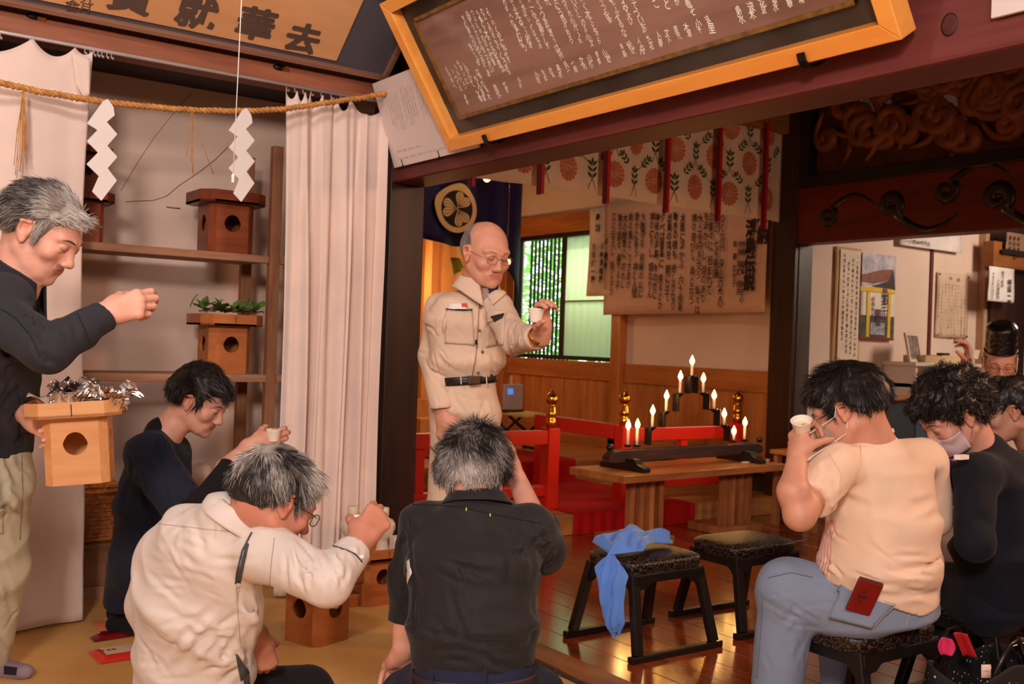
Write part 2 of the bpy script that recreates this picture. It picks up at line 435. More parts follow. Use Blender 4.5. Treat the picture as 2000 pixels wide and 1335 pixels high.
# ================================================================== setting
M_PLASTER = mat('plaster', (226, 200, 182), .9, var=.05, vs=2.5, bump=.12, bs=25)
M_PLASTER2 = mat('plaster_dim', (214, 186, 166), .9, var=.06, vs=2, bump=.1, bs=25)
M_LINTEL = wood('lintel_wood', (120, 66, 44), (168, 104, 74), 'x', 7, .6)
M_DARKPOST = wood('dark_post_wood', (34, 16, 10), (62, 30, 18), 'z', 6, .45)
M_POSTSHEEN = wood('post_sheen_grey', (52, 44, 38), (82, 70, 60), 'z', 8, .45)
M_BEAM = wood('red_beam_wood', (88, 38, 36), (118, 56, 52), 'y', 5, .55)
M_BEAM2 = wood('red_lintel_wood', (84, 24, 14), (112, 36, 22), 'y', 5, .5)
M_SHELF = wood('shelf_wood', (132, 92, 66), (176, 130, 98), 'x', 9, .65)
M_SHELFZ = wood('shelf_post_wood', (122, 78, 50), (160, 108, 72), 'z', 9, .65)
M_FLOOR = wood('polished_floor_wood', (104, 42, 16), (156, 72, 30), 'y', 6, .16, coat=.35, per_obj=.12, spec=.5)
M_SANCT = wood('sanctuary_wood', (150, 84, 36), (190, 118, 58), 'z', 8, .42, coat=.1, per_obj=.10)
M_SANCTH = wood('sanctuary_rail_wood', (146, 80, 34), (182, 110, 52), 'y', 8, .4, coat=.1)
M_SANCTX = wood('sanctuary_step_wood', (150, 92, 46), (196, 134, 76), 'x', 7, .35, coat=.15)
M_DARK = mat('dark_wood_ceiling', (46, 30, 26), .7, var=.3, vs=3)
M_BLACK = mat('black_lacquer', (20, 16, 15), .4, var=.2, coat=.2)
M_BLACKIRON = mat('black_iron', (14, 12, 12), .35, metal=.2, var=.2)
M_RED = mat('vermilion_lacquer', (206, 34, 16), .38, var=.06, vs=2, coat=.15)
M_CARPET = fabric('red_carpet', (176, 12, 14), weave=500, rough=.95, sheen=0, wr=.05)
M_GOLD = mat('brass_gold', (232, 160, 60), .24, metal=1, var=.06)
M_PAPER = mat('white_paper', (236, 228, 222), .8, var=.02)
M_INK = mat('black_ink', (24, 18, 18), .7, var=.1)
def sbox(name, a, b, m, bevel=0, parent=None):
    o = MB().box(a, b).build(name, m, parent, bevel=bevel)
    return struct(o) if parent is None else o
# floors
fl = sbox('floor', (2.50, -2.6, -.10), (10.2, 5.12, -.012), M_DARK)
x = 2.50; i = 0; rb = random.Random(4)
protos = {}
while x < 9.9:
    wd = .152; y = -1.0 - (i*.61 % 1.8)
    while y < 5.0:
        y0, y1 = max(y, -1.0), min(y+1.8, 4.998)
        if y1-y0 > .05:
            if x < 6.2 or y0 > 1.5:
                MB().box((x+.0012, y0+.001, -.012), (x+wd-.0012, y1-.001, rb.uniform(-.0004, .0))).build('floorboard', M_FLOOR, fl, bevel=.0015, seg=1)
        y += 1.8
    x += wd; i += 1
tf = sbox('floor', (-1.9, -2.6, -.10), (2.50, 4.78, -.02), M_DARK)
def tatami_mat():
    m, N, L, b = _new('tatami_rush')
    tc = N.new('ShaderNodeTexCoord')
    wv = N.new('ShaderNodeTexWave'); wv.bands_direction = 'Y'; wv.inputs['Scale'].default_value = 21; wv.inputs['Distortion'].default_value = .6; wv.inputs['Detail'].default_value = 1
    w2 = N.new('ShaderNodeTexWave'); w2.bands_direction = 'X'; w2.inputs['Scale'].default_value = 60; w2.inputs['Distortion'].default_value = 1
    nn = N.new('ShaderNodeTexNoise'); nn.inputs['Scale'].default_value = 3
    for q in (wv, w2, nn): L.new(tc.outputs['Object'], q.inputs['Vector'])
    r = N.new('ShaderNodeValToRGB'); r.color_ramp.elements[0].position = .35; r.color_ramp.elements[0].color = (*lin((188, 132, 62)), 1); r.color_ramp.elements[1].color = (*lin((232, 186, 112)), 1)
    ad = N.new('ShaderNodeMath'); ad.operation = 'MULTIPLY_ADD'; ad.inputs[1].default_value = .8
    L.new(wv.outputs['Fac'], ad.inputs[0]); L.new(nn.outputs[0], ad.inputs[2]); L.new(ad.outputs[0], r.inputs[0]); L.new(r.outputs[0], b.inputs['Base Color'])
    a2 = N.new('ShaderNodeMath'); a2.operation = 'MULTIPLY_ADD'; a2.inputs[1].default_value = .25; L.new(w2.outputs['Fac'], a2.inputs[0]); L.new(wv.outputs['Fac'], a2.inputs[2])
    bp = N.new('ShaderNodeBump'); bp.inputs['Strength'].default_value = .7; bp.inputs['Distance'].default_value = .003; L.new(a2.outputs[0], bp.inputs['Height']); L.new(bp.outputs[0], b.inputs['Normal'])
    b.inputs['Roughness'].default_value = .55
    return m
M_TAT = tatami_mat()
M_HERI = mat('brocade_border', (22, 17, 15), .7, c2=(84, 62, 44), vs=55, bump=.2, bs=200)
for ci, x0 in enumerate((1.44, .52, -.40, -1.32)):
    for cj, y0 in enumerate((2.92, 1.07, -.78)):
        yy = y0-(.0 if ci % 2 == 0 else .0)
        p = MB().box((x0+.002, yy+.002, -.02), (x0+.918, yy+1.846, 0)).build('tatami_mat', M_TAT, tf, bevel=.002, seg=1)
        for xx in (x0+.003, x0+.917-.034):
            MB().box((xx, yy+.002, -.001), (xx+.034, yy+1.846, .0022)).build('mat_border', M_HERI, p)
sbox('trim_1', (2.362, -2.6, -.02), (2.498, 4.6, .006), wood('sill_wood', (118, 66, 34), (160, 100, 60), 'y', 7, .4), .004)
# room shell
sbox('wall_alcove', (-1.9, 5.15, 0), (2.62, 5.25, 3.1), M_PLASTER)
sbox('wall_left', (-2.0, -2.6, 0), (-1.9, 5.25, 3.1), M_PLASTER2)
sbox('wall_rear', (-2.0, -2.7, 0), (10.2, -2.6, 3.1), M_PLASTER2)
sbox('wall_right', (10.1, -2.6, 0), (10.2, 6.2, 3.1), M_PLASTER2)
sbox('ceiling', (-2.0, -2.7, 3.1), (10.2, 5.2, 3.2), M_DARK)
sbox('wall_partition', (2.44, 4.62, 0), (2.62, 5.25, 2.34), M_PLASTER)
# alcove base platform
sbox('trim_2', (-1.9, 4.765, 0), (2.44, 5.15, .235), wood('base_wood', (110, 70, 44), (150, 104, 70), 'x', 8, .6), .004)
sbox('baseboard_alcove', (-1.9, 4.745, 0), (2.44, 4.765, .05), M_SHELF, .003)
# lintel over the alcove, two steps
sbox('trim_3', (-1.9, 4.40, 2.335), (2.42, 4.55, 2.415), M_LINTEL, .004)
sbox('trim_4', (-1.9, 4.43, 2.415), (2.42, 4.60, 2.52), wood('upper_lintel_wood', (96, 52, 34), (132, 76, 52), 'x', 7, .6), .004)
sbox('wall_above_lintel', (-1.9, 4.50, 2.52), (2.42, 4.60, 3.1), mat('dark_plum_board', (62, 38, 42), .7, var=.15))
sbox('trim_5', (-1.9, 4.40, 2.86), (2.42, 4.5, 2.95), M_LINTEL, .004)
sbox('ceiling_alcove', (-1.9, 4.6, 2.42), (2.44, 5.15, 2.46), M_DARK)
# posts
_pn = [30]
def post(a, b, m): _pn[0] += 1; return sbox('trim_%d' % _pn[0], a, b, m, .006)
post((2.395, 4.42, 0), (2.59, 4.62, 3.1), M_DARKPOST)
p_ = post((5.985, 4.885, 0), (6.17, 5.10, 3.1), M_DARKPOST)
sbox('trim_6', (6.03, 4.878, 0), (6.175, 4.886, 1.99), M_POSTSHEEN)  # grey sheen on the post's near face, painted as a thin slab
# red beam
sbox('trim_7', (2.40, -2.0, 1.955), (2.60, 4.44, 2.42), M_BEAM, .012)
sbox('trim_8', (2.43, -2.0, 2.42), (2.57, 4.44, 3.1), mat('plum_wall_board', (78, 40, 44), .7, var=.2))
# right lintel with black swirls
lr = sbox('trim_9', (6.0, -1.0, 1.985), (6.16, 4.9, 2.39), M_BEAM2, .006)
def spiral(c, r0, turns, a0, sgn=1, n=26, plane='x', tail=None):
    out = []
    for i in range(n):
        t = i/(n-1); a = a0+sgn*t*turns*2*math.pi; r = r0*(.16+.84*t)
        out.append((c[0], c[1]-r*math.cos(a), c[2]+r*math.sin(a)))
    return out
def swirl_motif(parent, y, z, s, flip):
    pts = spiral((5.999, y, z), .055*s, 1.15, 0, flip)
    e = pts[-1]
    for k in range(1, 9):
        t = k/8; pts.append((5.999, e[1]-flip*.0-.30*s*t, e[2]+.07*s*math.sin(t*3.1)*(1 if flip > 0 else -1)-.02*t))
    n = len(pts); rs = [.024*s*(math.sin(math.pi*min(1, (i+2)/(n+1)))**.7+.12) for i in range(n)]
    mb = MB().tube(pts, rs, 6)
    mb.v = [(5.9985+(v[0]-5.999)*.22, v[1], v[2]) for v in mb.v]
    mb.build('painted_swirl', M_BLACK, parent)
for y, z, s, f in ((4.62, 2.17, 1.2, 1), (4.12, 2.2, 1.5, -1), (3.72, 2.26, 1.3, 1), (3.38, 2.18, 1.6, -1), (2.5, 2.2, 1.4, 1)):
    swirl_motif(lr, y, z, s, f)
sbox('trim_10', (5.99, -1.0, 2.39), (6.15, 4.9, 2.47), M_BLACK, .005)
sbox('trim_11', (5.99, 4.80, 2.47), (6.15, 4.9, 3.1), M_BLACK, .005)
# carved transom
ct = wthing('carved_transom', (6.07, 3.0, 2.47), 'openwork carved wooden transom with cloud scrolls above the red lintel', 'transom')
M_CARVE = mat('carved_wood', (128, 70, 34), .5, var=.35, vs=9, bump=.3, bs=40)
rc = random.Random(11)
def mk_board(y0, y1):
    MB().box((6.09, y0, 2.47), (6.11, y1, 2.80)).build('backing_board', mat('carve_backing', (92, 44, 20), .7, var=.3), ct)
mk_board(2.35, 4.8)
for y0, y1 in ((4.45, 4.8), (3.95, 4.2), (2.35, 3.4)):
    MB().box((6.09, y0, 2.80), (6.11, y1, 3.1)).build('backing_board', MATS['carve_backing'], ct)
for k in range(64):
    y = rc.uniform(2.4, 4.74); z = rc.uniform(2.53, 3.05); r = rc.uniform(.07, .13); sg = rc.choice((-1, 1)); a0 = rc.uniform(0, 6.28)
    pts = spiral((6.065-rc.uniform(0, .03), y, z), r, rc.uniform(1.2, 1.7), a0, sg, 24)
    e = Vector(pts[-1]); d = (e-Vector(pts[-2])).normalized(); q = Vector((0, d.z, -d.y))*sg
    cv = rc.choice((-1, 1))*.010
    for t in range(1, 7): pts.append(tuple(e+d*.028*t+q*cv*t*t*.35))
    n = len(pts); rs = [.014+.034*math.sin(math.pi*i/(n-1)) for i in range(n)]
    MB().tube(pts, rs, 7).build('carved_scroll', M_CARVE, ct)
# side room
sbox('wall_side', (6.17, 5.0, 0), (8.62, 5.08, 3.1), M_PLASTER)
sbox('trim_12', (7.862, 4.985, .9), (7.90, 5.0, 2.6), mat('dark_red_trim', (96, 36, 26), .6), .003)
sbox('trim_13', (8.60, 4.93, 0), (8.66, 5.0, 3.1), mat('pale_wood_edge', (190, 150, 118), .6), .003)
post((8.66, 4.9, 0), (9.25, 5.1, 3.1), M_DARKPOST)
sbox('trim_14', (8.5, 4.80, 2.0), (10.1, 4.90, 2.22), wood('brown_rail', (122, 70, 30), (160, 98, 48), 'x', 7, .5), .004)
sbox('wall_side_far', (9.25, 6.0, 0), (10.2, 6.1, 3.1), M_PLASTER)
sbox('ceiling_side', (6.17, 5.0, 2.9), (10.2, 6.1, 3.1), M_DARK)
# sanctuary
sf = sbox('floor', (2.6, 5.04, -.1), (6.1, 8.8, .10), M_DARK)
for k in range(2):
    y0, y1, z = ((5.0, 6.3, .13), (6.3, 8.75, .28))[k]
    n = 10
    for q in range(n if k else 6):
        a = y0+(y1-y0)*q/(n if k else 6); b = y0+(y1-y0)*(q+1)/(n if k else 6)
        MB().box((2.6, a+.001, 0 if q == 0 else z-.03), (6.1, b-.001, z)).build('floorboard', M_SANCTX, sf, bevel=.003, seg=1)
sbox('wall_sanctuary_back', (2.5, 8.75, 0), (6.3, 8.85, 3.1), mat('altar_back', (216, 150, 92), .6, var=.05))
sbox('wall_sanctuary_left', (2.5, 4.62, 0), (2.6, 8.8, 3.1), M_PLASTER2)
sbox('ceiling_sanctuary', (2.5, 5.1, 3.0), (6.3, 8.8, 3.1), mat('sanct_ceiling', (120, 80, 56), .7))
WX0, WX1 = 6.1, 6.2
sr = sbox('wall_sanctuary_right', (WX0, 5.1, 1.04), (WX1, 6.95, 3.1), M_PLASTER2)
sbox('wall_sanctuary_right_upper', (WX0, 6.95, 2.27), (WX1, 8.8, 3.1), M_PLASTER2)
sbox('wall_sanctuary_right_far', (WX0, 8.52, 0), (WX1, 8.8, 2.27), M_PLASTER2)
wn = sbox('wall_wainscot', (WX0, 5.1, 0), (WX1, 8.52, 1.035), M_DARK)
y = 5.12; k = 0
while y < 8.5:
    MB().box((6.082, y+.0015, .40), (6.10, min(y+.168, 8.5)-.0015, .90)).build('panel_board', M_SANCT, wn, bevel=.002, seg=1); y += .17
sbox('baseboard_sanctuary', (6.02, 5.1, .28), (6.10, 8.75, .40), M_SANCTH, .004)
sbox('trim_15', (6.06, 5.1, .88), (6.11, 8.75, 1.045), M_SANCTH, .004)
sbox('trim_16', (6.03, 5.1, 2.262), (6.11, 8.75, 2.44), M_SANCTH, .004)
post((6.02, 6.80, .28), (6.11, 6.93, 2.262), M_SANCT)
post((6.0, 8.56, .28), (6.11, 8.75, 3.0), M_SANCT)
sbox('trim_17', (2.59, 4.98, 2.80), (6.0, 5.12, 3.1), wood('header_wood', (130, 84, 40), (178, 126, 70), 'x', 8, .6), .004)
# window
M_FRAME = mat('dark_bronze_frame', (26, 22, 20), .4, metal=.3)
wd_ = MB()
for a, b in (((6.07, 6.94, 1.05), (6.14, 6.985, 2.26)), ((6.07, 8.46, 1.05), (6.14, 8.51, 2.26)), ((6.07, 6.94, 1.05), (6.14, 8.51, 1.09)), ((6.07, 6.94, 2.22), (6.14, 8.51, 2.262)), ((6.09, 7.70, 1.05), (6.14, 7.76, 2.26))):
    wd_.box(a, b)
win = struct(wd_.build('window_1', M_FRAME, None, bevel=.003))
m, N, L, b_ = _new('frosted_glass'); MATS['frosted_glass'] = m
b_.inputs['Base Color'].default_value = (.74, .78, .58, 1); b_.inputs['Roughness'].default_value = .6; b_.inputs['Transmission Weight'].default_value = 0
tl = N.new('ShaderNodeBsdfTranslucent'); tl.inputs[0].default_value = (.80, .86, .66, 1); mxs = N.new('ShaderNodeMixShader'); mxs.inputs[0].default_value = .75
L.new(b_.outputs[0], mxs.inputs[1]); L.new(tl.outputs[0], mxs.inputs[2]); L.new(mxs.outputs[0], N['Material Output'].inputs[0])
pn = MB().grid(lambda u, v: (6.105+.004*math.sin(u*2*math.pi*7), 6.98+u*.73, 1.085+v*1.14), 84, 1)
pn.build('frosted_pane', m, win, solid=.002)
MB().box((6.10, 6.98, 1.60), (6.12, 7.71, 1.615)).build('sash_bar', mat('grey_sash', (120, 124, 92), .5), win)
for k in range(11):
    y = 7.79+k*.064
    MB().box((6.22, y, 1.02), (6.245, y+.017, 2.3)).build('lattice_bar', M_FRAME, win, bevel=.002, seg=1)
# outdoor greenery behind the window
rl = random.Random(5); mb = MB()
for k in range(17000):
    c = Vector((rl.uniform(7.2, 9.2), rl.uniform(7.6, 13.5), rl.uniform(.0, 3.9))); a = rl.uniform(0, 6.28); s = rl.uniform(.035, .09)
    u = Vector((math.cos(a), math.sin(a), rl.uniform(-.6, .6))).normalized(); v = u.cross(Vector((rl.uniform(-1, 1), rl.uniform(-1, 1), 1))).normalized()
    mb.add([c-u*s, c-v*s*.45, c+u*s, c+v*s*.45], [(0, 1, 2, 3)])
ml, N, L, b_ = _new('leaf_green_out'); b_.inputs['Base Color'].default_value = (.12, .34, .05, 1)
tl = N.new('ShaderNodeBsdfTranslucent'); tl.inputs[0].default_value = (.32, .7, .1, 1); mxs = N.new('ShaderNodeMixShader'); mxs.inputs[0].default_value = .5
L.new(b_.outputs[0], mxs.inputs[1]); L.new(tl.outputs[0], mxs.inputs[2]); L.new(mxs.outputs[0], N['Material Output'].inputs[0])
tag(mb.build('garden_foliage', ml), 'bright green leaves of the garden seen through the lattice window', 'foliage', kind='stuff')
struct(MB().box((6.25, 5.2, -.4), (14, 16, -.1)).build('ground', mat('garden_ground', (96, 110, 60), .9)))
# ================================================================== sanctuary fittings
# crest curtain
cc = MB()
def crestcurt(u, v):
    X = 3.2+u*2.28; zb = 2.05+.18*(1-u)-.0*u-.42*max(0, (u-.80)/.2)**1.5-.18*math.sin(max(0, min(1, (u-.45)/.4))*math.pi)*.5
    z = 2.98+(zb-2.98)*v; return (X, 7.6+.035*math.sin(u*38)*(.3+v), z)
cc.grid(crestcurt, 90, 14)
crest = cc.build('shrine_curtain', fabric('purple_silk', (28, 16, 74), weave=500, rough=.6, wr=.3), None, solid=.004)
tag(crest, 'dark purple silk curtain with a large pale triple leaf crest', 'curtain')
c0 = aY(890, 408, 7.52); mbc = MB(); mleaf = MB(); mdk = MB()
def disc(mb, c, r, y, n=40, notch=0):
    pts = []
    for k in range(n):
        a = 2*math.pi*k/n; q = r*(1+notch*max(0, math.cos((a-math.pi*.9)*1))**12+notch*max(0, math.cos(a-math.pi*.42))**12)
        pts.append((c[0]+q*math.cos(a), y, c[2]+q*math.sin(a)))
    mb.prism(pts[::-1], (0, .006, 0))
disc(mbc, c0, .205, 7.50, 48, .12); mbc.build('crest_disc', mat('crest_cream', (236, 196, 140), .8), crest)
disc(mdk, c0, .158, 7.494); mdk.build('crest_field', mat('crest_dark', (40, 24, 40), .8), crest)
def heart(c, ang, s, y):
    pts = []
    for k in range(28):
        t = 2*math.pi*k/28; hx = 16*math.sin(t)**3; hy = 13*math.cos(t)-5*math.cos(2*t)-2*math.cos(3*t)-math.cos(4*t)
        hx *= s/17; hy = (hy+17)*s/17
        pts.append((c[0]+hx*math.cos(ang)-hy*math.sin(ang), y, c[2]+hx*math.sin(ang)+hy*math.cos(ang)))
    return pts
for a in (-.55, -.55+2.094, -.55+4.19):
    lf = MB(); lf.prism(heart(c0, a, .085, 7.488)[::-1], (0, .004, 0)); L1 = lf.build('crest_leaf', MATS['crest_cream'], crest)
    vm = MB()
    for k in range(-2, 3):
        b0 = Vector((c0[0], 7.484, c0[2])); 
        pts = []
        for t in range(7):
            q = t/6; hx = k*.028*math.sin(q*1.9); hy = .02+.115*q
            pts.append((c0[0]+hx*math.cos(a)-hy*math.sin(a), 7.485, c0[2]+hx*math.sin(a)+hy*math.cos(a)))
        vm.tube(pts, .0022, 5)
    vm.build('leaf_vein', MATS['crest_dark'], L1)
# altar: pale wood frame behind the curtain, steps, hanging lanterns
alt = wthing('altar', (4.9, 8.6, .28), 'pale wooden altar with side post and steps behind the purple curtain', 'altar')
M_ALT = wood('altar_wood', (200, 126, 62), (232, 170, 100), 'z', 7, .45)
for a, b, n_ in (((4.55, 8.45, .28), (4.9, 8.7, 1.0), 'altar_cabinet'), ((4.9, 8.5, .28), (5.45, 8.7, .62), 'altar_step'), ((4.9, 8.3, .28), (5.5, 8.5, .45), 'altar_step'), ((5.02, 8.52, .28), (5.10, 8.6, 2.4), 'altar_post'), ((5.3, 8.66, 1.3), (5.6, 8.72, 2.2), 'altar_door'), ((5.62, 8.6, .28), (5.72, 8.7, 2.3), 'altar_post')):
    MB().box(a, b).build(n_, M_ALT, alt, bevel=.005)
yg = tag(MB().grid(lambda u, v: aY(880, 498, 7.9)+np.array([.10*u+.05*v, .02*math.sin(u*9), -.02-.16*v*(1-.5*u)]), 14, 8).build('yellow_green_cloth', mat('yellow_green', (150, 150, 26), .9), None, solid=.006), 'small yellow green silk cloth below the purple curtain', 'cloth')
q = aY(880, 498, 7.9); MB().tube([(q[0], 7.9, q[2]-.02), (q[0], 7.9, 3.0)], .003, 5).build('hanging_cord', M_GOLD, yg)
for q, lb in (((951, 348), 'small glowing lantern lamp near the flowered valance end'), ((990, 511), 'small gilt lantern lamp beside the standing man with glasses')):
    c = aY(*q, 7.3); t = wthing('hanging_lamp', c, lb, 'lamp')
    MB().lathe([(.012, -.03), (.028, -.018), (.032, .0), (.026, .02), (.01, .032)], c, 12).build('bulb', mat('lamp_glow', (255, 220, 150), .4, emit=(255, 205, 120), es=6), t)
    MB().lathe([(.034, .02), (.03, .035), (.008, .05), (.003, .2)], c, 12).build('lamp_cap', M_GOLD, t)
    MB().tube([tuple(c+np.array([0, 0, .2])), (c[0], c[1], 3.0)], .0015, 5).build('hanging_wire', M_GOLD, t)
# flowered valance with red ribbons
VY = 5.03
def vy(X): return VY-.012*math.sin(X*9)-.008*math.sin(X*23)
va = MB(); VX0, VX1, VZ0, VZ1 = 3.12, 5.985, 2.155, 2.86
va.grid(lambda u, v: (VX0+u*(VX1-VX0), vy(VX0+u*(VX1-VX0)), VZ1+(VZ0-VZ1)*v), 100, 6)
val = va.build('flowered_valance', fabric('valance_silk', (236, 214, 196), weave=700, rough=.7, wr=.12), None, solid=.003)
tag(val, 'cream valance printed with orange chrysanthemums and green leaf sprigs', 'valance')
gr_ = MB(); M_FLP = mat('print_orange', (206, 112, 70), .8)
def petals(X, z, r=.078):
    fl_ = MB()
    for k in range(16):
        a = 2*math.pi*k/16; pts = []
        for (rr, da) in ((.2, -.10), (.9, -.165), (1.0, -.09), (1.0, .09), (.9, .165), (.2, .10)):
            xx = X+r*rr*math.cos(a+da); pts.append((xx, vy(xx)-.004, z+r*rr*1.12*math.sin(a+da)))
        fl_.add(pts, [tuple(range(6))])
    for k in range(8):
        pass
    pts = [(X+r*.14*math.cos(2*math.pi*k/10), vy(X)-.0045, z+r*.15*math.sin(2*math.pi*k/10)) for k in range(10)]; fl_.add(pts, [tuple(range(10))]); fl_.build('chrysanthemum_print', M_FLP, val)
def leafpair(X, z, a, s=.04):
    s *= 1.2
    d = Vector((math.cos(a), 0, math.sin(a)))
    for j in range(3):
        o = Vector((X, 0, z))+d*s*.75*j
        for sg in (-1, 1):
            b = a+sg*.75; e = Vector((math.cos(b), 0, math.sin(b))); q = Vector((-e.z, 0, e.x))
            pts = [o, o+e*s*.35+q*s*.2, o+e*s*.75+q*s*.16, o+e*s, o+e*s*.75-q*s*.16, o+e*s*.35-q*s*.2]
            gr_.add([(p.x, vy(p.x)-.004, p.z) for p in pts], [tuple(range(6))])
    t = Vector((X, 0, z))+d*s*2.3
    q = Vector((-d.z, 0, d.x)); pts = [t-d*s*.5+q*s*.0, t-d*s*.2+q*s*.2, t+d*s*.35, t-d*s*.2-q*s*.2]
    gr_.add([(p.x, vy(p.x)-.004, p.z) for p in pts], [(0, 1, 2, 3)])
def stem(x0, z0, x1, z1, w=.004):
    d = Vector((x1-x0, 0, z1-z0)).normalized(); q = Vector((-d.z, 0, d.x))*w/2; pts = [(x0-q.x, z0-q.z), (x1-q.x, z1-q.z), (x1+q.x, z1+q.z), (x0+q.x, z0+q.z)]
    gr_.add([(a, vy(a)-.0042, b) for a, b in pts], [(0, 1, 2, 3)])
PX = .365
for r_ in range(3):
    z = 2.305+r_*.235
    for k in range(-1, 9):
        X = 3.98+k*PX+(PX/2 if r_ % 2 else 0)
        if VX0+.07 < X < VX1-.05 and z < VZ1: petals(X, z)
        Xg = X+PX/2
        if VX0+.06 < Xg < VX1-.06 and z < VZ1-.05:
            leafpair(Xg, z-.045, math.pi/2, .042); stem(Xg, z-.045, Xg-.03, z-.12); stem(Xg, z-.045, Xg+.03, z-.12)
            for sg in (-1, 1):
                if VX0 < Xg+sg*.15 < VX1-.02: leafpair(Xg+sg*.075, z+.085, math.pi/2-sg*.75, .034); stem(Xg+sg*.02, z+.045, Xg+sg*.15, z+.15, .003)
gr_.build('leaf_print', mat('print_green', (58, 84, 34), .8), val)
for px_, yb in ((917, 366), (1052, 381), (1180, 399), (1297, 417), (1398, 433), (1488, 449)):
    b0 = aY(px_, yb, 4.985)
    rt = MB(); rt.box((b0[0]-.026, 4.97, b0[2]), (b0[0]+.002, 4.976, 2.84)); rr = rt.build('ribbon', mat('ribbon_maroon', (110, 14, 30), .6), val)
    MB().box((b0[0]+.002, 4.966, b0[2]+.008), (b0[0]+.026, 4.972, 2.84)).build('ribbon_stripe', mat('ribbon_red', (196, 18, 28), .55), rr)
# banner papers on the sanctuary wall
M_INKT = mat('brush_ink', (40, 22, 20), .8)
bn = MB(); bn.grid(lambda u, v: (5.965+.012*math.sin(u*9+v*2)+.01*v, 7.0-u*1.87, 2.47-v*(1.0-.02*u)), 40, 10)
ban = bn.build('poem_banner', mat('banner_paper', (214, 176, 156), .85, var=.03), None, solid=.002); tag(ban, 'wide paper banner covered with brushed black poem columns on sanctuary wall', 'banner')
rj = random.Random(2)
cols = [(1413, 'のく羽州 深山の奥の'), (1403, '山の 七不思議'), (1391, 'の樹々に 囲まれて'), (1380, 'を浮かべし 湖のあり'), (1369, '水上を行き交う 島々は'), (1357, '神の遊びし 島と云う'),
        (1335, '水面に浮かぶ 六十余島'), (1321, '動きの様も 奇しきなり'), (1309, '出島の湾を 朝に出て'), (1296, '夕べは葦島に 戻るとか'), (1285, '神秘の浮島 今の世に'), (1275, '神の宿りし 姫なりん'),
        (1257, '大雄守る 将棟の山に'), (1245, '雲かに思う 神と人間'), (1233, '朝の風と ささ波が'), (1222, '木の精霊に 戯れし'), (1212, '駒の調を 奏でるは'), (1200, '江に伝えし 姫と云う')]
wb_ = MB(); L_ = []
for px_, t in cols:
    q = aX(px_, 410, 5.95); L_.append((7.0-q[1], q[2]-.01-rj.uniform(0, .02), t, 1))
write(wb_, L_, (5.945, 7.0, 0), (0, -1, 0), (0, 0, 1), .082, .076, .012, .09, .72, rj)
q1 = aX(1468, 432, 5.95); q2 = aX(1491, 415, 5.95); q3 = [aX(x_, 470, 5.95) for x_ in (1453, 1446, 1437)]
for k_ in range(6): write(wb_, [(7-q1[1]+.004*math.cos(k_), q1[2]+.02+.004*math.sin(k_), '浮島伝説', 1), (7-q2[1]+.004*math.cos(k_), q2[2]+.04+.004*math.sin(k_), '奉納', 1)], (5.945-.0002*k_, 7.0, 0), (0, -1, 0), (0, 0, 1), .145, .135, .010, .0, .75, rj)
write(wb_, [(7-q[1], q[2], t, 1) for q, t in zip(q3, ('作詞 姫島 赤空心', '作曲 稲庭 成夫', '歌 華 花空子'))], (5.945, 7.0, 0), (0, -1, 0), (0, 0, 1), .055, .058, .018, .08, .8, rj)
wb_.build('brush_writing', M_INKT, ban)
na = aX(1150, 420, 5.98); nb = aX(1196, 420, 5.98); zt, zb = aX(1170, 405, 5.98)[2], aX(1165, 578, 5.98)[2]
nar = MB().grid(lambda u, v: (5.99+.01*math.sin(v*4), na[1]+(nb[1]-na[1])*u, zt+(zb-zt)*v), 4, 12).build('paper_strip', mat('strip_paper', (226, 206, 190), .85), None, solid=.002)
tag(nar, 'narrow white paper strip with donor writing beside the window', 'paper')
mw = MB(); W_ = na[1]-nb[1]
write(mw, [(W_*.80, zt-.03, '令和五年 産米', 1), (W_*.42, zt-.05, '奉納', 1.1), (W_*.62, zt-.32, '小林清雄殿', .9), (W_*.28, zt-.32, '白田好一殿', .9)], (5.975, na[1], 0), (0, -1, 0), (0, 0, 1), .075, .082, .02, .07, .8, rj)
mw.build('brush_writing', M_INKT, nar)
# red carpet over the steps and landing
cp = MB()
prof = [(4.988, .002), (4.984, .13), (4.995, .136), (6.285, .136), (6.294, .14), (6.294, .284), (6.31, .288), (7.5, .288)]
def cpf(u, v):
    t = v*(len(prof)-1); i_ = min(int(t), len(prof)-2); f = t-i_; y = prof[i_][0]+(prof[i_+1][0]-prof[i_][0])*f; z = prof[i_][1]+(prof[i_+1][1]-prof[i_][1])*f
    return (4.08+u*1.07, y, z)
tag(cp.grid(cpf, 6, 28, False).build('carpet_runner', M_CARPET, None, solid=.006), 'red carpet runner laid up the middle of the wooden steps', 'carpet')
tag(MB().box((2.62, 5.62, .131), (4.05, 6.25, .138)).build('carpet_strip', M_CARPET, None, bevel=.002), 'red carpet strip on the lower landing behind the left rail', 'carpet')
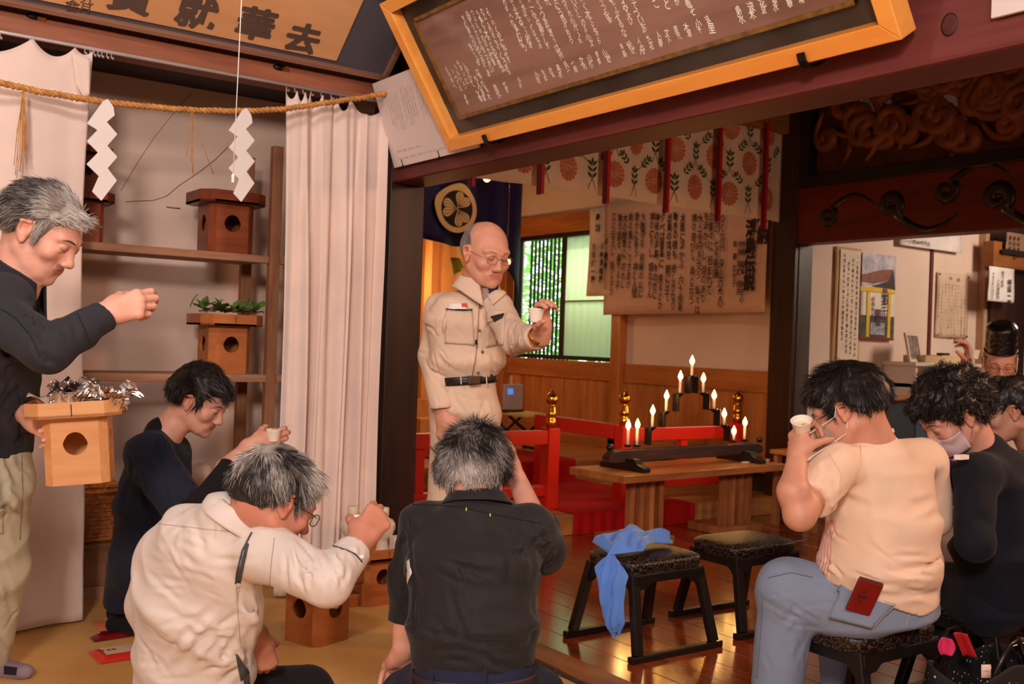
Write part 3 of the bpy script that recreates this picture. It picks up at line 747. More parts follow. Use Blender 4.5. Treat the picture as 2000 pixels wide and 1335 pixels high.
# red rails with gilt finials
def giboshi(c, p):
    MB().lathe([(.034, 0), (.034, .05), (.030, .055), (.030, .075), (.034, .08), (.034, .10), (.030, .105), (.030, .13), (.022, .14), (.018, .15), (.030, .158), (.040, .175), (.042, .19), (.034, .21), (.018, .224), (.006, .238), (.002, .25)], c, 20).build('finial', M_GOLD, p)
def rail(x0, x1, lb, posts, ext=0):
    t = wthing('red_railing', ((x0+x1)/2, 5.24, .13), lb, 'railing')
    for X in posts:
        MB().box((X-.045, 5.195, .13), (X+.045, 5.285, .655)).build('post', M_RED, t, bevel=.004); giboshi((X, 5.24, .655), t)
    MB().box((x0, 5.205, .55), (x1, 5.275, .64)).build('rail', M_RED, t, bevel=.004)
    MB().box((x0, 5.21, .22), (x1, 5.27, .285)).build('rail', M_RED, t, bevel=.004)
    n = max(2, int((x1-x0)/.38))
    for k in range(1, n):
        X = x0+(x1-x0)*k/n; MB().box((X-.03, 5.22, .285), (X+.03, 5.26, .55)).build('strut', M_RED, t, bevel=.003)
rail(2.62, 4.03, 'red lacquered railing left of the steps behind the standing man', (2.8, 4.07))
rail(4.74, 5.79, 'red lacquered railing right of the steps behind the candle table', (4.70, 5.83))
mb = MB().box((4.655, 5.3, .56), (4.745, 6.2, .66)); t = wthing('red_railing', (4.7, 5.75, .13), 'red side railing running back from the right gilt finial', 'railing')
mb.build('rail', M_RED, t, bevel=.004); MB().box((4.66, 6.1, .13), (4.74, 6.2, .56)).build('post', M_RED, t, bevel=.004)
# folding stool with a small radio cassette/monitor
fs = wthing('folding_stool', (5.3, 7.3, .28), 'folding stool with pale woven seat beside the sanctuary wall', 'stool')
fc = aZ(1008, 880, .28); fx, fy = fc[0], fc[1]
MB().grid(lambda u, v: (fx-.2+.42*u, fy-.16+.32*v, .60-.02*math.sin(u*3.14)), 10, 4).build('seat', mat('pale_canvas', (196, 160, 96), .8), fs, solid=.012)
for yy in (fy-.16, fy+.16):
    MB().beam((fx-.22, yy, .29), (fx+.2, yy, .59), .02, .025).beam((fx+.22, yy, .29), (fx-.2, yy, .59), .02, .025).build('cross_legs', M_BLACK, fs, bevel=.002)
for xx in (fx-.22, fx+.22): MB().beam((xx, fy-.2, .293), (xx, fy+.2, .293), .03, .022).build('foot_rail', M_BLACK, fs, bevel=.002)
dv = wthing('display_panel', (fx-.06, fy, .61), 'small silver device with a blue sticker on the folding stool', 'device')
MB().box((fx-.16, fy-.03, .612), (fx+.04, fy+.03, .63)).build('stand', M_BLACK, dv, bevel=.003)
MB().box((fx-.17, fy-.03, .635), (fx+.03, fy-.005, .845)).build('casing', mat('silver_plastic', (176, 166, 168), .35, metal=.3), dv, bevel=.006)
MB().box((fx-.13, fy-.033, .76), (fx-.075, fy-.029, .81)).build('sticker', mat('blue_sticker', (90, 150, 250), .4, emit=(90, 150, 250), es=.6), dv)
# ================================================================== candle table
ta = math.radians(3.5); TC = Vector((4.72, 4.69, 0)); TL, TW, TH = 1.53, .47, .45
tdir = Vector((math.cos(ta), math.sin(ta), 0)); tn_ = Vector((-math.sin(ta), math.cos(ta), 0))
M_TABLE = wood('table_wood', (142, 80, 38), (196, 126, 68), 'x', 7, .38, coat=.1)
M_TABLEZ = wood('table_leg_wood', (132, 76, 38), (184, 118, 66), 'z', 7, .45)
tb = thing('low_table', TC, 'low wooden table with slatted leg panels holding the candle stand', 'table', rz=ta); tb['_b'] = [0, 0, 0]
MB().box((-TL/2, -TW/2, TH-.045), (TL/2, TW/2, TH)).build('tabletop', M_TABLE, tb, bevel=.004)
for sx in (-1, 1):
    bx = (-.43, .43)[sx > 0]
    for k in range(4):
        xx = bx+(k-1.5)*.085
        MB().box((xx-.019, -.11, .05), (xx+.019, -.065, TH-.045)).build('leg', M_TABLEZ, tb, bevel=.003)
    MB().box((bx-.19, -.17, 0), (bx+.19, .15, .05)).build('foot', M_TABLEZ, tb, bevel=.004)
# candle stand
stn = Vector((-math.sin(ta), math.cos(ta), 0)); sp0 = TC
def aS(x, y):
    r = Vector(ray(x, y)); c = Vector(Cv); return c+r*((sp0-c).dot(stn)/r.dot(stn))
st = wthing('candle_stand', (TC.x, TC.y, TH), 'dark stepped wooden candle stand shaped like a pyramid on the low table', 'candle stand')
M_STAND = wood('dark_stand_wood', (46, 26, 20), (84, 54, 42), 'x', 7, .6)
e0, e1 = aS(1184, 884), aS(1483, 872); e0.z = e1.z = .535
LB = (e1-e0).length
out = [(0, -.035), (.0, .0), (.04, .030), (.10, .036), (LB-.12, .036), (LB-.05, .034), (LB, .01), (LB, -.03), (LB-.05, -.038), (.05, -.038)]
MB().prism([tuple(e0+tdir*a-stn*.035+Vector((0, 0, b))) for a, b in out], tuple(stn*.07)).build('base_beam', M_STAND, st, bevel=.006)
for x_ in (.16, LB-.20):
    c = e0+tdir*x_
    o2 = [(-.19, TH+.001), (-.19, TH+.03), (-.13, TH+.045), (-.10, TH+.075), (.10, TH+.075), (.13, TH+.045), (.19, TH+.03), (.19, TH+.001)]
    MB().prism([(c+stn*a-tdir*.03).to_3d()[:2]+(b,) for a, b in o2], tuple(tdir*.06)).build('cross_foot', M_BLACK, st, bevel=.006)
for x_ in (.01, LB-.02): MB().lathe([(.016, -.02), (.022, -.005), (.022, .012), (.012, .02)], e0+tdir*(x_+.02)+Vector((0, 0, .055)), 12).build('end_knob', M_BLACK, st)
CN = [((1225, 832), 868), ((1243, 830), 868), ((1273, 803), 833), ((1300, 774), 802), ((1327, 736), 767), ((1350, 706), 733), ((1372, 740), 766), ((1393, 773), 798), ((1413, 809), 829), ((1432, 843), 859), ((1453, 826), 857)]
M_WAX = mat('candle_wax', (246, 226, 206), .5, sss=.3, emit=(255, 190, 120), es=.12)
M_FLAME = mat('candle_flame', (255, 230, 160), .5, emit=(255, 190, 90), es=34)
LABC = ['first lit candle at the left end of the beam', 'second lit candle from the left end of the beam', 'lit candle on the lowest left step of the stand', 'lit candle on the middle left step of the stand', 'lit candle on the upper left step just below the top', 'topmost lit candle at the peak of the stand', 'lit candle on the upper right step just below the top', 'lit candle on the middle right step of the stand', 'lit candle on the lower right step of the stand', 'short stub of a lit candle at the foot of the right steps', 'tall lit candle at the right end of the beam']
plates = []
for i_, ((fx_, fy_), py_) in enumerate(CN):
    top = aS(fx_, fy_); bot = aS(fx_+1, py_); bx_ = Vector((bot.x, bot.y, bot.z)); plates.append(bx_)
    MB().lathe([(.012, -.014), (.02, -.012), (.026, -.006), (.027, .0), (.012, .0)], bx_, 14).build('drip_pan', M_BLACKIRON, st)
    H_ = top.z-bot.z-.022
    c = wthing('candle', bx_, LABC[i_], 'candle', 'lit candles on the stepped stand')
    MB().lathe([(.0075, .001), (.0085, H_*.4), (.009, H_), (.006, H_+.002)], bx_, 12).build('wax', M_WAX, c)
    MB().tube([bx_+Vector((0, 0, H_)), bx_+Vector((.001, 0, H_+.012))], .0012, 5).build('wick', M_INK, c)
    MB().lathe([(.001, H_+.002), (.010, H_+.009), (.0155, H_+.022), (.0135, H_+.036), (.006, H_+.051), (.0008, H_+.064)], bx_, 12).build('flame', M_FLAME, c)
    if i_ in (0, 2, 5, 8, 10):
        l = bpy.data.lights.new('candle_light', 'POINT'); lo = bpy.data.objects.new('candle_light', l); COL.objects.link(lo); lo.location = bx_+Vector((0, 0, H_+.08)); l.energy = 1.1; l.color = (1, .55, .22); l.shadow_soft_size = .03
for i_ in (1, 2, 3, 4, 5, 6, 7, 8):
    a, b = (plates[i_], plates[i_+1])
    hi, lo_ = (b, a) if b.z > a.z else (a, b)
    if i_ == 8: pass
    s = tdir*(.038 if b.z > a.z else -.038)
    c = hi-s*.9
    c = hi+(tdir*-.036 if b.z > a.z else tdir*.036)
    z0 = max(lo_.z-.004, .56)
    MB().beam((c.x, c.y, z0), (c.x, c.y, hi.z-.004), .014, .05, tuple(stn)).build('riser', M_BLACK, st, bevel=.002)
    m_ = MB().beam(tuple(Vector((c.x, c.y, hi.z-.018))-tdir*.008*(1 if b.z > a.z else -1)), tuple(hi+Vector((0, 0, -.018))), .03, .012); m_.build('step_bar', M_BLACKIRON, st, bevel=.002)
tag(MB().box(aZ(1462, 903, TH)-np.array([.05, .01, -.001]), aZ(1462, 903, TH)+np.array([.05, .015, .008])).build('paper_slip', M_PAPER), 'small folded white paper slip lying at table right end', 'paper')
lt = wthing('lighter', aZ(1496, 901, TH), 'small yellow and blue lighter at the right end of the table', 'lighter')
q = aZ(1496, 901, TH)
MB().cbox((q[0], q[1], TH+.009), (.05, .018, .018)).build('lighter_body', mat('yellow_plastic', (220, 170, 40), .4), lt, bevel=.003)
MB().cbox((q[0]+.034, q[1], TH+.009), (.018, .018, .017)).build('lighter_cap', mat('blue_plastic', (40, 50, 120), .4), lt, bevel=.003)
# ================================================================== stools
def brocade():
    m, N, L, b = _new('black_brocade')
    tc = N.new('ShaderNodeTexCoord'); mp = N.new('ShaderNodeMapping'); mp.inputs['Scale'].default_value = (1, 1, 1); L.new(tc.outputs['Object'], mp.inputs[0])
    n0 = N.new('ShaderNodeTexNoise'); n0.inputs['Scale'].default_value = 30; L.new(mp.outputs[0], n0.inputs['Vector'])
    w = N.new('ShaderNodeTexWave'); w.wave_type = 'RINGS'; w.rings_direction = 'SPHERICAL'; w.inputs['Scale'].default_value = 14; w.inputs['Distortion'].default_value = 14; w.inputs['Detail'].default_value = 1.5; w.inputs['Detail Scale'].default_value = 3.2
    L.new(mp.outputs[0], w.inputs['Vector'])
    r = N.new('ShaderNodeValToRGB'); r.color_ramp.elements[0].position = .62; r.color_ramp.elements[1].position = .78
    r.color_ramp.elements[0].color = (*lin((15, 12, 11)), 1); r.color_ramp.elements[1].color = (*lin((74, 60, 48)), 1)
    L.new(w.outputs['Fac'], r.inputs[0]); L.new(r.outputs[0], b.inputs['Base Color'])
    b.inputs['Roughness'].default_value = .38
    bp = N.new('ShaderNodeBump'); bp.inputs['Strength'].default_value = .5; bp.inputs['Distance'].default_value = .0015; L.new(w.outputs['Fac'], bp.inputs['Height']); L.new(bp.outputs[0], b.inputs['Normal'])
    return m
M_BRO = brocade()
def make_stool(loc, label):
    t = thing('low_stool', loc, label, 'stool', 'low black stools with brocade seats'); t['_b'] = [0, 0, 0]
    hx, hy = .205, .150
    cu = MB()
    def cf(u, v):
        a = u*2*math.pi; c, s = math.cos(a), math.sin(a); n_ = 5
        rr = (abs(c)**n_+abs(s)**n_)**(-1/n_)
        if v < .5: k = 1-.0*(1-v*2); z = .312+.04*v*2; k = .97+.05*math.sin(v*2*math.pi/2)
        else: q = (v-.5)*2; k = 1.02*math.cos(q*math.pi/2)**.45 if q < 1 else 0; z = .352+.026*math.sin(q*math.pi/2)
        return (hx*rr*c*k, hy*rr*s*k, z)
    cu.grid(cf, 48, 16); cu.build('seat_cushion', M_BRO, t)
    for sy in (-1, 1):
        for sx in (-1, 1):
            MB().beam((sx*.175, sy*.125, .32), (sx*.205, sy*.195, .025), .040, .03, (0, 1, 0)).build('leg', M_BLACK, t, bevel=.004)
        MB().box((-.245, sy*.197-.016, 0), (.245, sy*.197+.016, .026)).build('foot_rail', M_BLACK, t, bevel=.004)
        o = [(-.19, .318), (.19, .318), (.185, .255), (.13, .262), (.105, .283), (-.105, .283), (-.13, .262), (-.185, .255)]
        MB().prism([(a, sy*.142-.009, b) for a, b in o], (0, .018, 0)).build('apron', M_BLACK, t, bevel=.003)
    for sx in (-1, 1):
        o = [(-.145, .318), (.145, .318), (.155, .235), (.115, .245), (.085, .275), (-.085, .275), (-.115, .245), (-.155, .235)]
        MB().prism([(sx*.178-.009, a, b) for a, b in o], (.018, 0, 0)).build('side_apron', M_BLACK, t, bevel=.003)
    return t
s1 = make_stool((2.885, 3.06, 0), 'low black stool with a blue towel over its seat')
s2 = dup(s1, (3.50, 3.08, 0), -.03, 'empty low black stool with brocade seat behind the towel stool')
s3 = dup(s1, (2.80, 1.97, 0), -.02, 'low black stool under the person in the cream shirt')
s4 = dup(s1, (3.45, 1.93, 0), 0, 'low black stool under the person in the navy sweater')
s5 = dup(s1, (5.05, 2.75, 0), .4, 'low black stool under the priest in the black hat')
s6 = dup(s1, (4.18, 2.02, 0), .0, 'low black stool under the person at far right edge')
# towel
tw = MB()
TWP = [Vector((3.02, 3.06, .388)), Vector((2.93, 3.09, .400)), Vector((2.82, 3.07, .412)), Vector((2.73, 3.05, .408)), Vector((2.672, 3.01, .375)), Vector((2.650, 2.98, .29)), Vector((2.642, 2.96, .20)), Vector((2.65, 2.95, .13)), Vector((2.658, 2.95, .092))]
TWW = (.05, .11, .20, .24, .20, .13, .10, .085, .02)
def towel(u, v):
    t = v*8; i_ = min(int(t), 7); f = t-i_
    p = TWP[i_].lerp(TWP[i_+1], f); W = TWW[i_]*(1-f)+TWW[i_+1]*f; c_ = (u-.5)
    k = min(1, max(0, (t-3.2)/1.4)); fold = .5+.5*math.sin(c_*13+v*6); ed_ = 1-(2*abs(c_))**4
    hump = .030*fold*ed_+.012*math.sin(c_*24+v*21)*ed_+.010*math.sin(v*31+c_*5)*ed_+.018*math.sin(min(1, v*2.2)*math.pi)*ed_
    flat = Vector((.35*W*c_*math.sin(v*8+1), W*c_*.95, max(.002, hump+.004)))
    hang = Vector((-.012-abs(hump)*.7+W*c_*.45, -W*c_*.75, .012*math.sin(c_*9+v*12)))
    return p+flat*(1-k)+hang*k
tw.grid(towel, 48, 110)
tag(tw.build('blue_towel', fabric('towel_blue', (92, 140, 222), weave=300, rough=.95, sheen=.4, bump=.8, wr=.4), None, solid=.006), 'crumpled bright blue towel draped over the front stool', 'towel')
# ================================================================== alcove shelves
sh = wthing('wooden_shelf', (1.2, 4.76, .235), 'open wooden shelf rack of rough posts and boards in the alcove', 'shelf')
for z in (1.565, 1.005):
    MB().box((-.6, 4.60, z-.035), (1.86 if z > 1.2 else 2.05, 4.64, z)).build('front_rail', M_SHELF, sh, bevel=.003)
    MB().box((-.6, 4.64, z-.03), (1.86, 4.92, z)).build('shelf_board', M_SHELF, sh, bevel=.003)
MB().box((1.90, 4.60, 1.53), (2.05, 4.64, 1.565)).build('front_rail', M_SHELF, sh, bevel=.003)
for a, b in (((1.862, 4.592, .235), (1.912, 4.635, 2.085)), ((1.842, 4.90, .235), (1.892, 4.94, 2.07)), ((.2, 4.90, .235), (.25, 4.94, 2.07))):
    MB().box(a, b).build('shelf_post', M_SHELFZ, sh, bevel=.003)
MB().beam((1.40, 4.92, 1.55), (1.62, 4.66, 1.55), .03, .02).build('brace', M_SHELF, sh)
# sanbo offering stands
def sanbo_hole(n=28, r=.036):
    out = []
    for k in range(n):
        a = 2*math.pi*k/n+math.pi/2
        q = r*(1+.10*abs(math.cos(1.5*(a-math.pi/2)))*(1 if math.sin(a) > -.2 else .3)); out.append((q*math.cos(a), q*math.sin(a)))
    return out
def panel(mb, x0, x1, z0, z1, hole, hz, M, th=.008):
    """flat board in local XZ with a pierced opening"""
    n = len(hole); cx, cz = (x0+x1)/2, hz; inn = [(cx+a, cz+b) for a, b in hole]; outr = []
    for a, b in hole:
        L_ = math.hypot(a, b); a, b = a/L_, b/L_
        t = min((x1-cx)/abs(a) if abs(a) > 1e-6 else 9, ((z1-cz) if b > 0 else (cz-z0))/abs(b) if abs(b) > 1e-6 else 9)
        outr.append((cx+a*t, cz+b*t))
    v = []
    for y in (0, th):
        v += [M @ Vector((p[0], y, p[1])) for p in inn] + [M @ Vector((p[0], y, p[1])) for p in outr]
    # snap nearest boundary points to the corners
    for cxx, czz in ((x0, z0), (x1, z0), (x1, z1), (x0, z1)):
        k = min(range(n), key=lambda i: (outr[i][0]-cxx)**2+(outr[i][1]-czz)**2)
        v[n+k] = M @ Vector((cxx, 0, czz)); v[3*n+k] = M @ Vector((cxx, th, czz))
    f = []
    for k in range(n):
        j = (k+1) % n
        f += [(k, n+k, n+j, j), (2*n+k, 2*n+j, 3*n+j, 3*n+k), (k, j, 2*n+j, 2*n+k), (n+k, 3*n+k, 3*n+j, n+j)]
    mb.add(v, f)
def make_sanbo(loc, label, m, sc=1.0, rz=0, rx=0, ry=0, group='wooden offering stands'):
    t = thing('offering_stand', loc, label, 'offering stand', group); t['_b'] = [0, 0, 0]; t.rotation_euler = (rx, ry, rz)
    hb, ht, cb, ct_, H_, T_ = .100*sc, .150*sc, .026*sc, .050*sc, .225*sc, .052*sc
    b = MB()
    hole = sanbo_hole(r=.036*sc)
    for k in range(4):
        R_ = Matrix.Rotation(k*math.pi/2, 4, 'Z') @ Matrix.Translation((0, -hb, 0))
        if k == 2: b.box((-hb+cb, 0, 0), (hb-cb, .008, H_), R_)
        else: panel(b, -hb+cb, hb-cb, 0, H_, hole, H_*.60, R_)
    for k in range(4):
        f_ = MB()
        a = Vector((hb-cb, -hb, 0)); c = Vector((hb, -hb+cb, 0)); R_ = Matrix.Rotation(k*math.pi/2, 3, 'Z')
        a, c = R_ @ a, R_ @ c; nn = -(a+c).normalized()*.008
        f_.prism([a, c, c+Vector((0, 0, H_)), a+Vector((0, 0, H_))], nn); f_.build('corner_facet', m, t)
    b.build('body', m, t)
    oc = [(-ht+ct_, -ht), (ht-ct_, -ht), (ht, -ht+ct_), (ht, ht-ct_), (ht-ct_, ht), (-ht+ct_, ht), (-ht, ht-ct_), (-ht, -ht+ct_)]
    tr = MB().prism([(x, y, H_) for x, y in oc], (0, 0, .009)); w_ = MB()
    for k in range(8):
        a, c = Vector((*oc[k], H_)), Vector((*oc[(k+1) % 8], H_)); i_ = -((a+c)/2-Vector((0, 0, H_))).normalized()*.007
        w_.prism([a, c, c+Vector((0, 0, T_)), a+Vector((0, 0, T_))], i_)
    tr.build('tray_board', m, t); w_.build('tray_rim', m, t)
    MB().box((-.0015, -ht-.0008, H_+.004), (.0015, -ht+.002, H_+T_-.006)).build('bark_stitch', mat('bark_stitch', (60, 26, 14), .7), t)
    return t
M_SB1 = wood('aged_cypress', (112, 52, 26), (146, 74, 38), 'x', 9, .4, coat=.1)
M_SB2 = wood('mid_cypress', (164, 92, 46), (196, 120, 64), 'x', 9, .45)
M_SB3 = wood('pale_cypress', (206, 142, 88), (226, 168, 112), 'x', 9, .5)
make_sanbo((1.70, 4.765, 1.565), 'dark offering stand alone on the upper alcove shelf', M_SB1, 1.04)
make_sanbo((1.055, 4.765, 1.565), 'lower dark offering stand of the stack behind the hanging paper streamer', M_SB1, .80)
make_sanbo((1.055, 4.765, 1.785), 'upper dark offering stand of the stack behind the hanging paper streamer', M_SB1, .72)
sb_leaf = make_sanbo((1.715, 4.765, 1.005), 'orange wooden offering stand topped with green leafy sprigs on lower shelf', M_SB2, 1.0)
make_sanbo((1.76, 3.73, 0), 'offering stand on the tatami under the grey-haired man\'s raised arm', M_SB2, 1.0, rz=math.radians(20))
sb_v = make_sanbo((2.225, 4.14, 0), 'offering stand carrying the two ceramic vases beside the dark post', M_SB2, .94)
hp = P(174, 880, 3.0)
sb_h = make_sanbo((hp[0], hp[1]+.08, P(174, 945, 3.0)[2]), 'pale offering stand held up by the standing man at left', M_SB3, .88, rz=math.radians(-20), ry=math.radians(-4.5))
sb_b = make_sanbo((1.75, 4.50, .0), 'orange offering stand half hidden behind the kneeling man in navy shirt', M_SB2, 1.0)
sb_b.location = (1.52, 4.46, .28)
bpy.data.objects.remove  # keep reference style simple
# low box under the hidden stand
t_ = wthing('wooden_crate', (1.52, 4.46, 0), 'plain low wooden crate behind the kneeling man in navy shirt', 'crate')
MB().box((1.39, 4.33, 0), (1.65, 4.59, .28)).build('crate_body', M_SHELF, t_, bevel=.004)
# leaves
lf = wthing('leafy_sprigs', (1.715, 4.765, 1.283), 'green leafy evergreen sprigs lying on the offering stand', 'leaves')
rg = random.Random(9)
M_LEAF = mat('leaf_green', (92, 130, 58), .4, var=.3, vs=20)
for k in range(6):
    pts = [Vector((1.58+.05*k, 4.70+.02*(k % 3), 1.295)), Vector((1.64+.05*k, 4.72+.02*(k % 2), 1.305)), Vector((1.70+.04*k, 4.74, 1.30))]
    MB().tube(pts, .003, 5).build('twig', mat('twig_brown', (84, 60, 36), .7), lf)
for k in range(46):
    c = Vector((rg.uniform(1.565, 1.865), rg.uniform(4.64, 4.84), rg.uniform(1.29, 1.325))); a = rg.uniform(0, 6.28); el = rg.uniform(-.05, 1.1); s = rg.uniform(.05, .08)
    d = Vector((math.cos(a)*math.cos(el), math.sin(a)*math.cos(el), math.sin(el))); sd = d.cross(Vector((0, 0, 1))).normalized(); u = sd.cross(d)
    m_ = MB(); prof = [(0, .001), (.25, .26), (.5, .34), (.75, .22), (1, .001)]
    v = []
    for t, w_ in prof: v += [c+d*s*t+sd*s*w_+u*.004*math.sin(t*3), c+d*s*t-u*.003+u*.01*math.sin(t*3.1)*.4, c+d*s*t-sd*s*w_+u*.004*math.sin(t*3)]
    f = []
    for i in range(4): f += [(i*3, i*3+1, i*3+4, i*3+3), (i*3+1, i*3+2, i*3+5, i*3+4)]
    m_.add(v, f, True).build('leaf', M_LEAF, lf)
# plastic tub on the hidden stand
tag(MB().lathe([(.03, 0), (.052, .02), (.058, .05), (.05, .085), (.03, .095), (.02, .1)], P(425, 907, 4.6), 20).build('plastic_cup', mat('cloudy_plastic', (196, 170, 156), .4)), 'cloudy plastic bag bundle behind the kneeling man in navy shirt', 'bag')
bpy.data.objects['plastic_cup'].location = (1.52, 4.46, .52)
# basket
bk = wthing('wicker_basket', (1.12, 4.95, .235), 'brown lidded wicker basket on the alcove base behind the left curtain', 'basket')
M_WICK = mat('wicker', (150, 84, 34), .55, c2=(216, 140, 70), vs=60, bump=.4, bs=120)
BX0, BX1, BY0, BY1, BZ0, BZ1 = .93, 1.275, 4.81, 5.09, .235, .49
MB().box((BX0+.01, BY0+.01, BZ0), (BX1-.01, BY1-.01, BZ1-.01)).build('basket_body', mat('wicker_dark', (90, 48, 20), .7), bk, bevel=.01)
wk = MB()
nz_ = 26
for j in range(nz_):
    z = BZ0+.006+j*(BZ1-BZ0-.012)/nz_; pts = []
    for k in range(33):
        x = BX0+(BX1-BX0)*k/32; pts.append((x, BY0+.006-.005*math.cos(k*math.pi/1.0+(j//2 % 2)*math.pi), z+.002))
    for k in range(1, 17):
        y = BY0+(BY1-BY0)*k/16; pts.append((BX1-.004+.004*math.cos(k*math.pi+(j//2 % 2)*math.pi), y, z+.002))
    wk.tube(pts, .0052, 5, cap=False)
tag(wk.build('weave_strand', M_WICK, bk), kind='stuff')
top = MB()
for j in range(14):
    y = BY0+.01+j*(BY1-BY0-.02)/13
    top.tube([(BX0+(BX1-BX0)*k/20, y, BZ1-.002+.004*math.cos(k*math.pi+j*math.pi)) for k in range(21)], .0075, 5)
tag(top.build('lid_weave', M_WICK, bk), kind='stuff')
for z in (BZ0+.01, BZ1-.03, BZ1-.004): MB().tube([(BX0, BY0, z), (BX1, BY0, z), (BX1, BY1, z)], .009, 6).build('rim_braid', M_WICK, bk)
# vases, carton, little box
M_CER = mat('cream_ceramic', (222, 204, 180), .28, var=.03, coat=.3)
def vase(loc, lb):
    t = wthing('ceramic_vase', loc, lb, 'vase', 'lidded cream ceramic vases')
    MB().lathe([(.036, .001), (.034, .006), (.024, .05), (.027, .062), (.046, .085), (.056, .112), (.055, .132), (.044, .15), (.026, .158), (.022, .163), (.022, .185)], loc, 28).build('body', M_CER, t)
    MB().lathe([(.0235, .168), (.0245, .170), (.0245, .203), (.022, .206), (.001, .206)], loc, 24).build('lid', mat('lid_cream', (226, 210, 184), .5), t)
zt_ = .27
va_ = P(676, 1058, 4.62); vb_ = P(733, 1066, 4.42)
vase((2.14, 4.20, .222), 'cream ceramic vase with pale lid, left of the pair on the stand')
vase((2.255, 4.12, .222), 'cream ceramic vase with pale lid, right of the pair behind the fist')
cb_ = wthing('small_carton', (2.29, 4.06, .222), 'small white and red printed carton beside the two vases', 'carton')
MB().cbox((2.29, 4.06, .222+.042), (.045, .045, .082)).build('carton_body', mat('carton_white', (222, 206, 198), .5), cb_, bevel=.002)
MB().box((2.292, 4.0365, .227), (2.312, 4.0372, .300)).build('print_panel', mat('carton_red', (170, 52, 40), .5, c2=(214, 160, 140), vs=60), cb_)
kw = MB(); write(kw, [(.0, .0, '酒', 1)], (2.301, 4.036, .298), (1, 0, 0), (0, 0, 1), .02, .02, .02); kw.build('lettering', M_INKT, cb_)
tb2 = wthing('small_tray', (2.10, 4.00, 0), 'small shallow wooden box tray on the tatami before the vase stand', 'tray')
q = aZ(715, 1146, 0)
MB().box((q[0]-.26, q[1]-.30, 0), (q[0]-.06, q[1]-.14, .055)).build('tray_body', M_SB2, tb2, bevel=.003)
MB().box((q[0]-.25, q[1]-.29, .056), (q[0]-.07, q[1]-.15, .058)).build('tray_panel', M_SB1, tb2)
# snack packets
def packet(c, rz, size, m, lb, words, mc):
    t = wthing('snack_packet', c, lb, 'packet', 'flat snack packets on the tatami')
    sx, sy, sz = size; R_ = Matrix.Translation(c) @ Matrix.Rotation(rz, 4, 'Z')
    MB().grid(lambda u, v: R_ @ Vector(((u-.5)*sx, (v-.5)*sy, .004+sz*(1-abs(2*u-1)**6)*(1-abs(2*v-1)**3))), 20, 16).build('wrapper', m, t)
    mb = MB(); mb.grid(lambda u, v: R_ @ Vector(((u-.5)*sx*.62, (v-.5)*sy*.55+.004, .0058+sz)), 2, 2); mb.build('print_band', mc, t)
    k = MB(); cc_ = R_ @ Vector((0, 0, 0)); ax = (R_.to_3x3() @ Vector((1, 0, 0))); ay = (R_.to_3x3() @ Vector((0, 1, 0)))
    write(k, [(-sx*.3+i*sx*.11, sy*.12, ch, 1) for i, ch in enumerate(words)], cc_+Vector((0, 0, .0068+sz)), ax, ay, sx*.11, .03, .02); k.build('lettering', M_INKT, t)
packet(aZ(232, 1222, 0), -.1, (.17, .20, .014), mat('packet_peach', (236, 132, 96), .3, coat=.4), 'orange pink snack packet with dark lettering near the dark socks', 'やきいか', mat('packet_pale', (240, 190, 160), .35))
packet(aZ(228, 1243, .0), .05, (.19, .07, .018), mat('packet_dark_red', (120, 14, 24), .3, coat=.4), 'dark red snack packet between the two lighter packets', 'おつまみ', mat('packet_maroon', (90, 16, 22), .35))
packet(aZ(232, 1278, 0), .03, (.18, .17, .014), mat('packet_red', (226, 52, 40), .3, coat=.4), 'bright red snack packet nearest the white-shirted kneeling man', 'するめ', mat('packet_cream', (236, 206, 180), .35))
# things on the held stand
hz = sb_h.location.z+.88*(.225+.052)
Mh = Matrix.Translation(sb_h.location) @ sb_h.rotation_euler.to_matrix().to_4x4()
def hl(x, y, z): return Mh @ Vector((x, y, z))
TZ = .88*.225+.012
foil = MB()
rf = np.random.RandomState(5)
def foilf(u, v):
    a = u*2*math.pi; r = .025+.058*v; n1 = .012*math.sin(a*5+v*9)+.010*math.sin(a*11+v*17)+.007*math.sin(a*23)
    return hl(.085+(r+n1)*math.cos(a), -.035+(r+n1)*math.sin(a)*.9, TZ+.008+.06*v+.022*math.sin(a*3+1)*v+.014*math.sin(a*13+v*20)*v-.04*max(0, math.cos(a+.9))*v*v)
foil.grid(foilf, 90, 20, False)
M_FOIL = mat('aluminium_foil', (235, 232, 228), .22, metal=1, var=.03, bump=.5, bs=90)
fo = foil.build('foil_wrap', M_FOIL, None, solid=.0008); tag(fo, 'crumpled silver foil wrapped around a bundle of brown sticks', 'foil')
M_STICK = mat('brown_stick', (150, 92, 46), .55, var=.25, vs=40)
sr_ = random.Random(3)
for k in range(24):
    i, j = k % 7, k//7
    a = hl(.045+.0125*i+(j % 2)*.006, -.085+sr_.uniform(-.008, .004), TZ+.016+j*.0125); b = hl(.06+.0125*i, .03, TZ+.02+j*.012)
    t = MB().tube([a, b], .0056, 9, cap=True)
    o = t.build('snack_stick', M_STICK); tag(o, 'brown hollow stick in the foil bundle', 'stick', 'brown sticks bundled in the foil')
    dv_ = (b-a).normalized(); o2 = MB().tube([a-dv_*.0004, a+dv_*.0006], .0030, 8).build('hollow_core', mat('stick_hole', (40, 18, 10), .8), o)
pk = MB()
def pkf(u, v):
    a = (u-.5)*.10; b = v
    return hl(-.025+a+.006*math.sin(v*20), -.05+.05*v+.010*math.sin(u*22+v*5), TZ+.012+.085*v+.008*math.sin(u*17)-.02*abs(u-.5))
pk.grid(pkf, 24, 18, False)
pb = pk.build('snack_bag', M_FOIL, None, solid=.001); tag(pb, 'open silver snack bag with printed side beside the foil', 'bag')
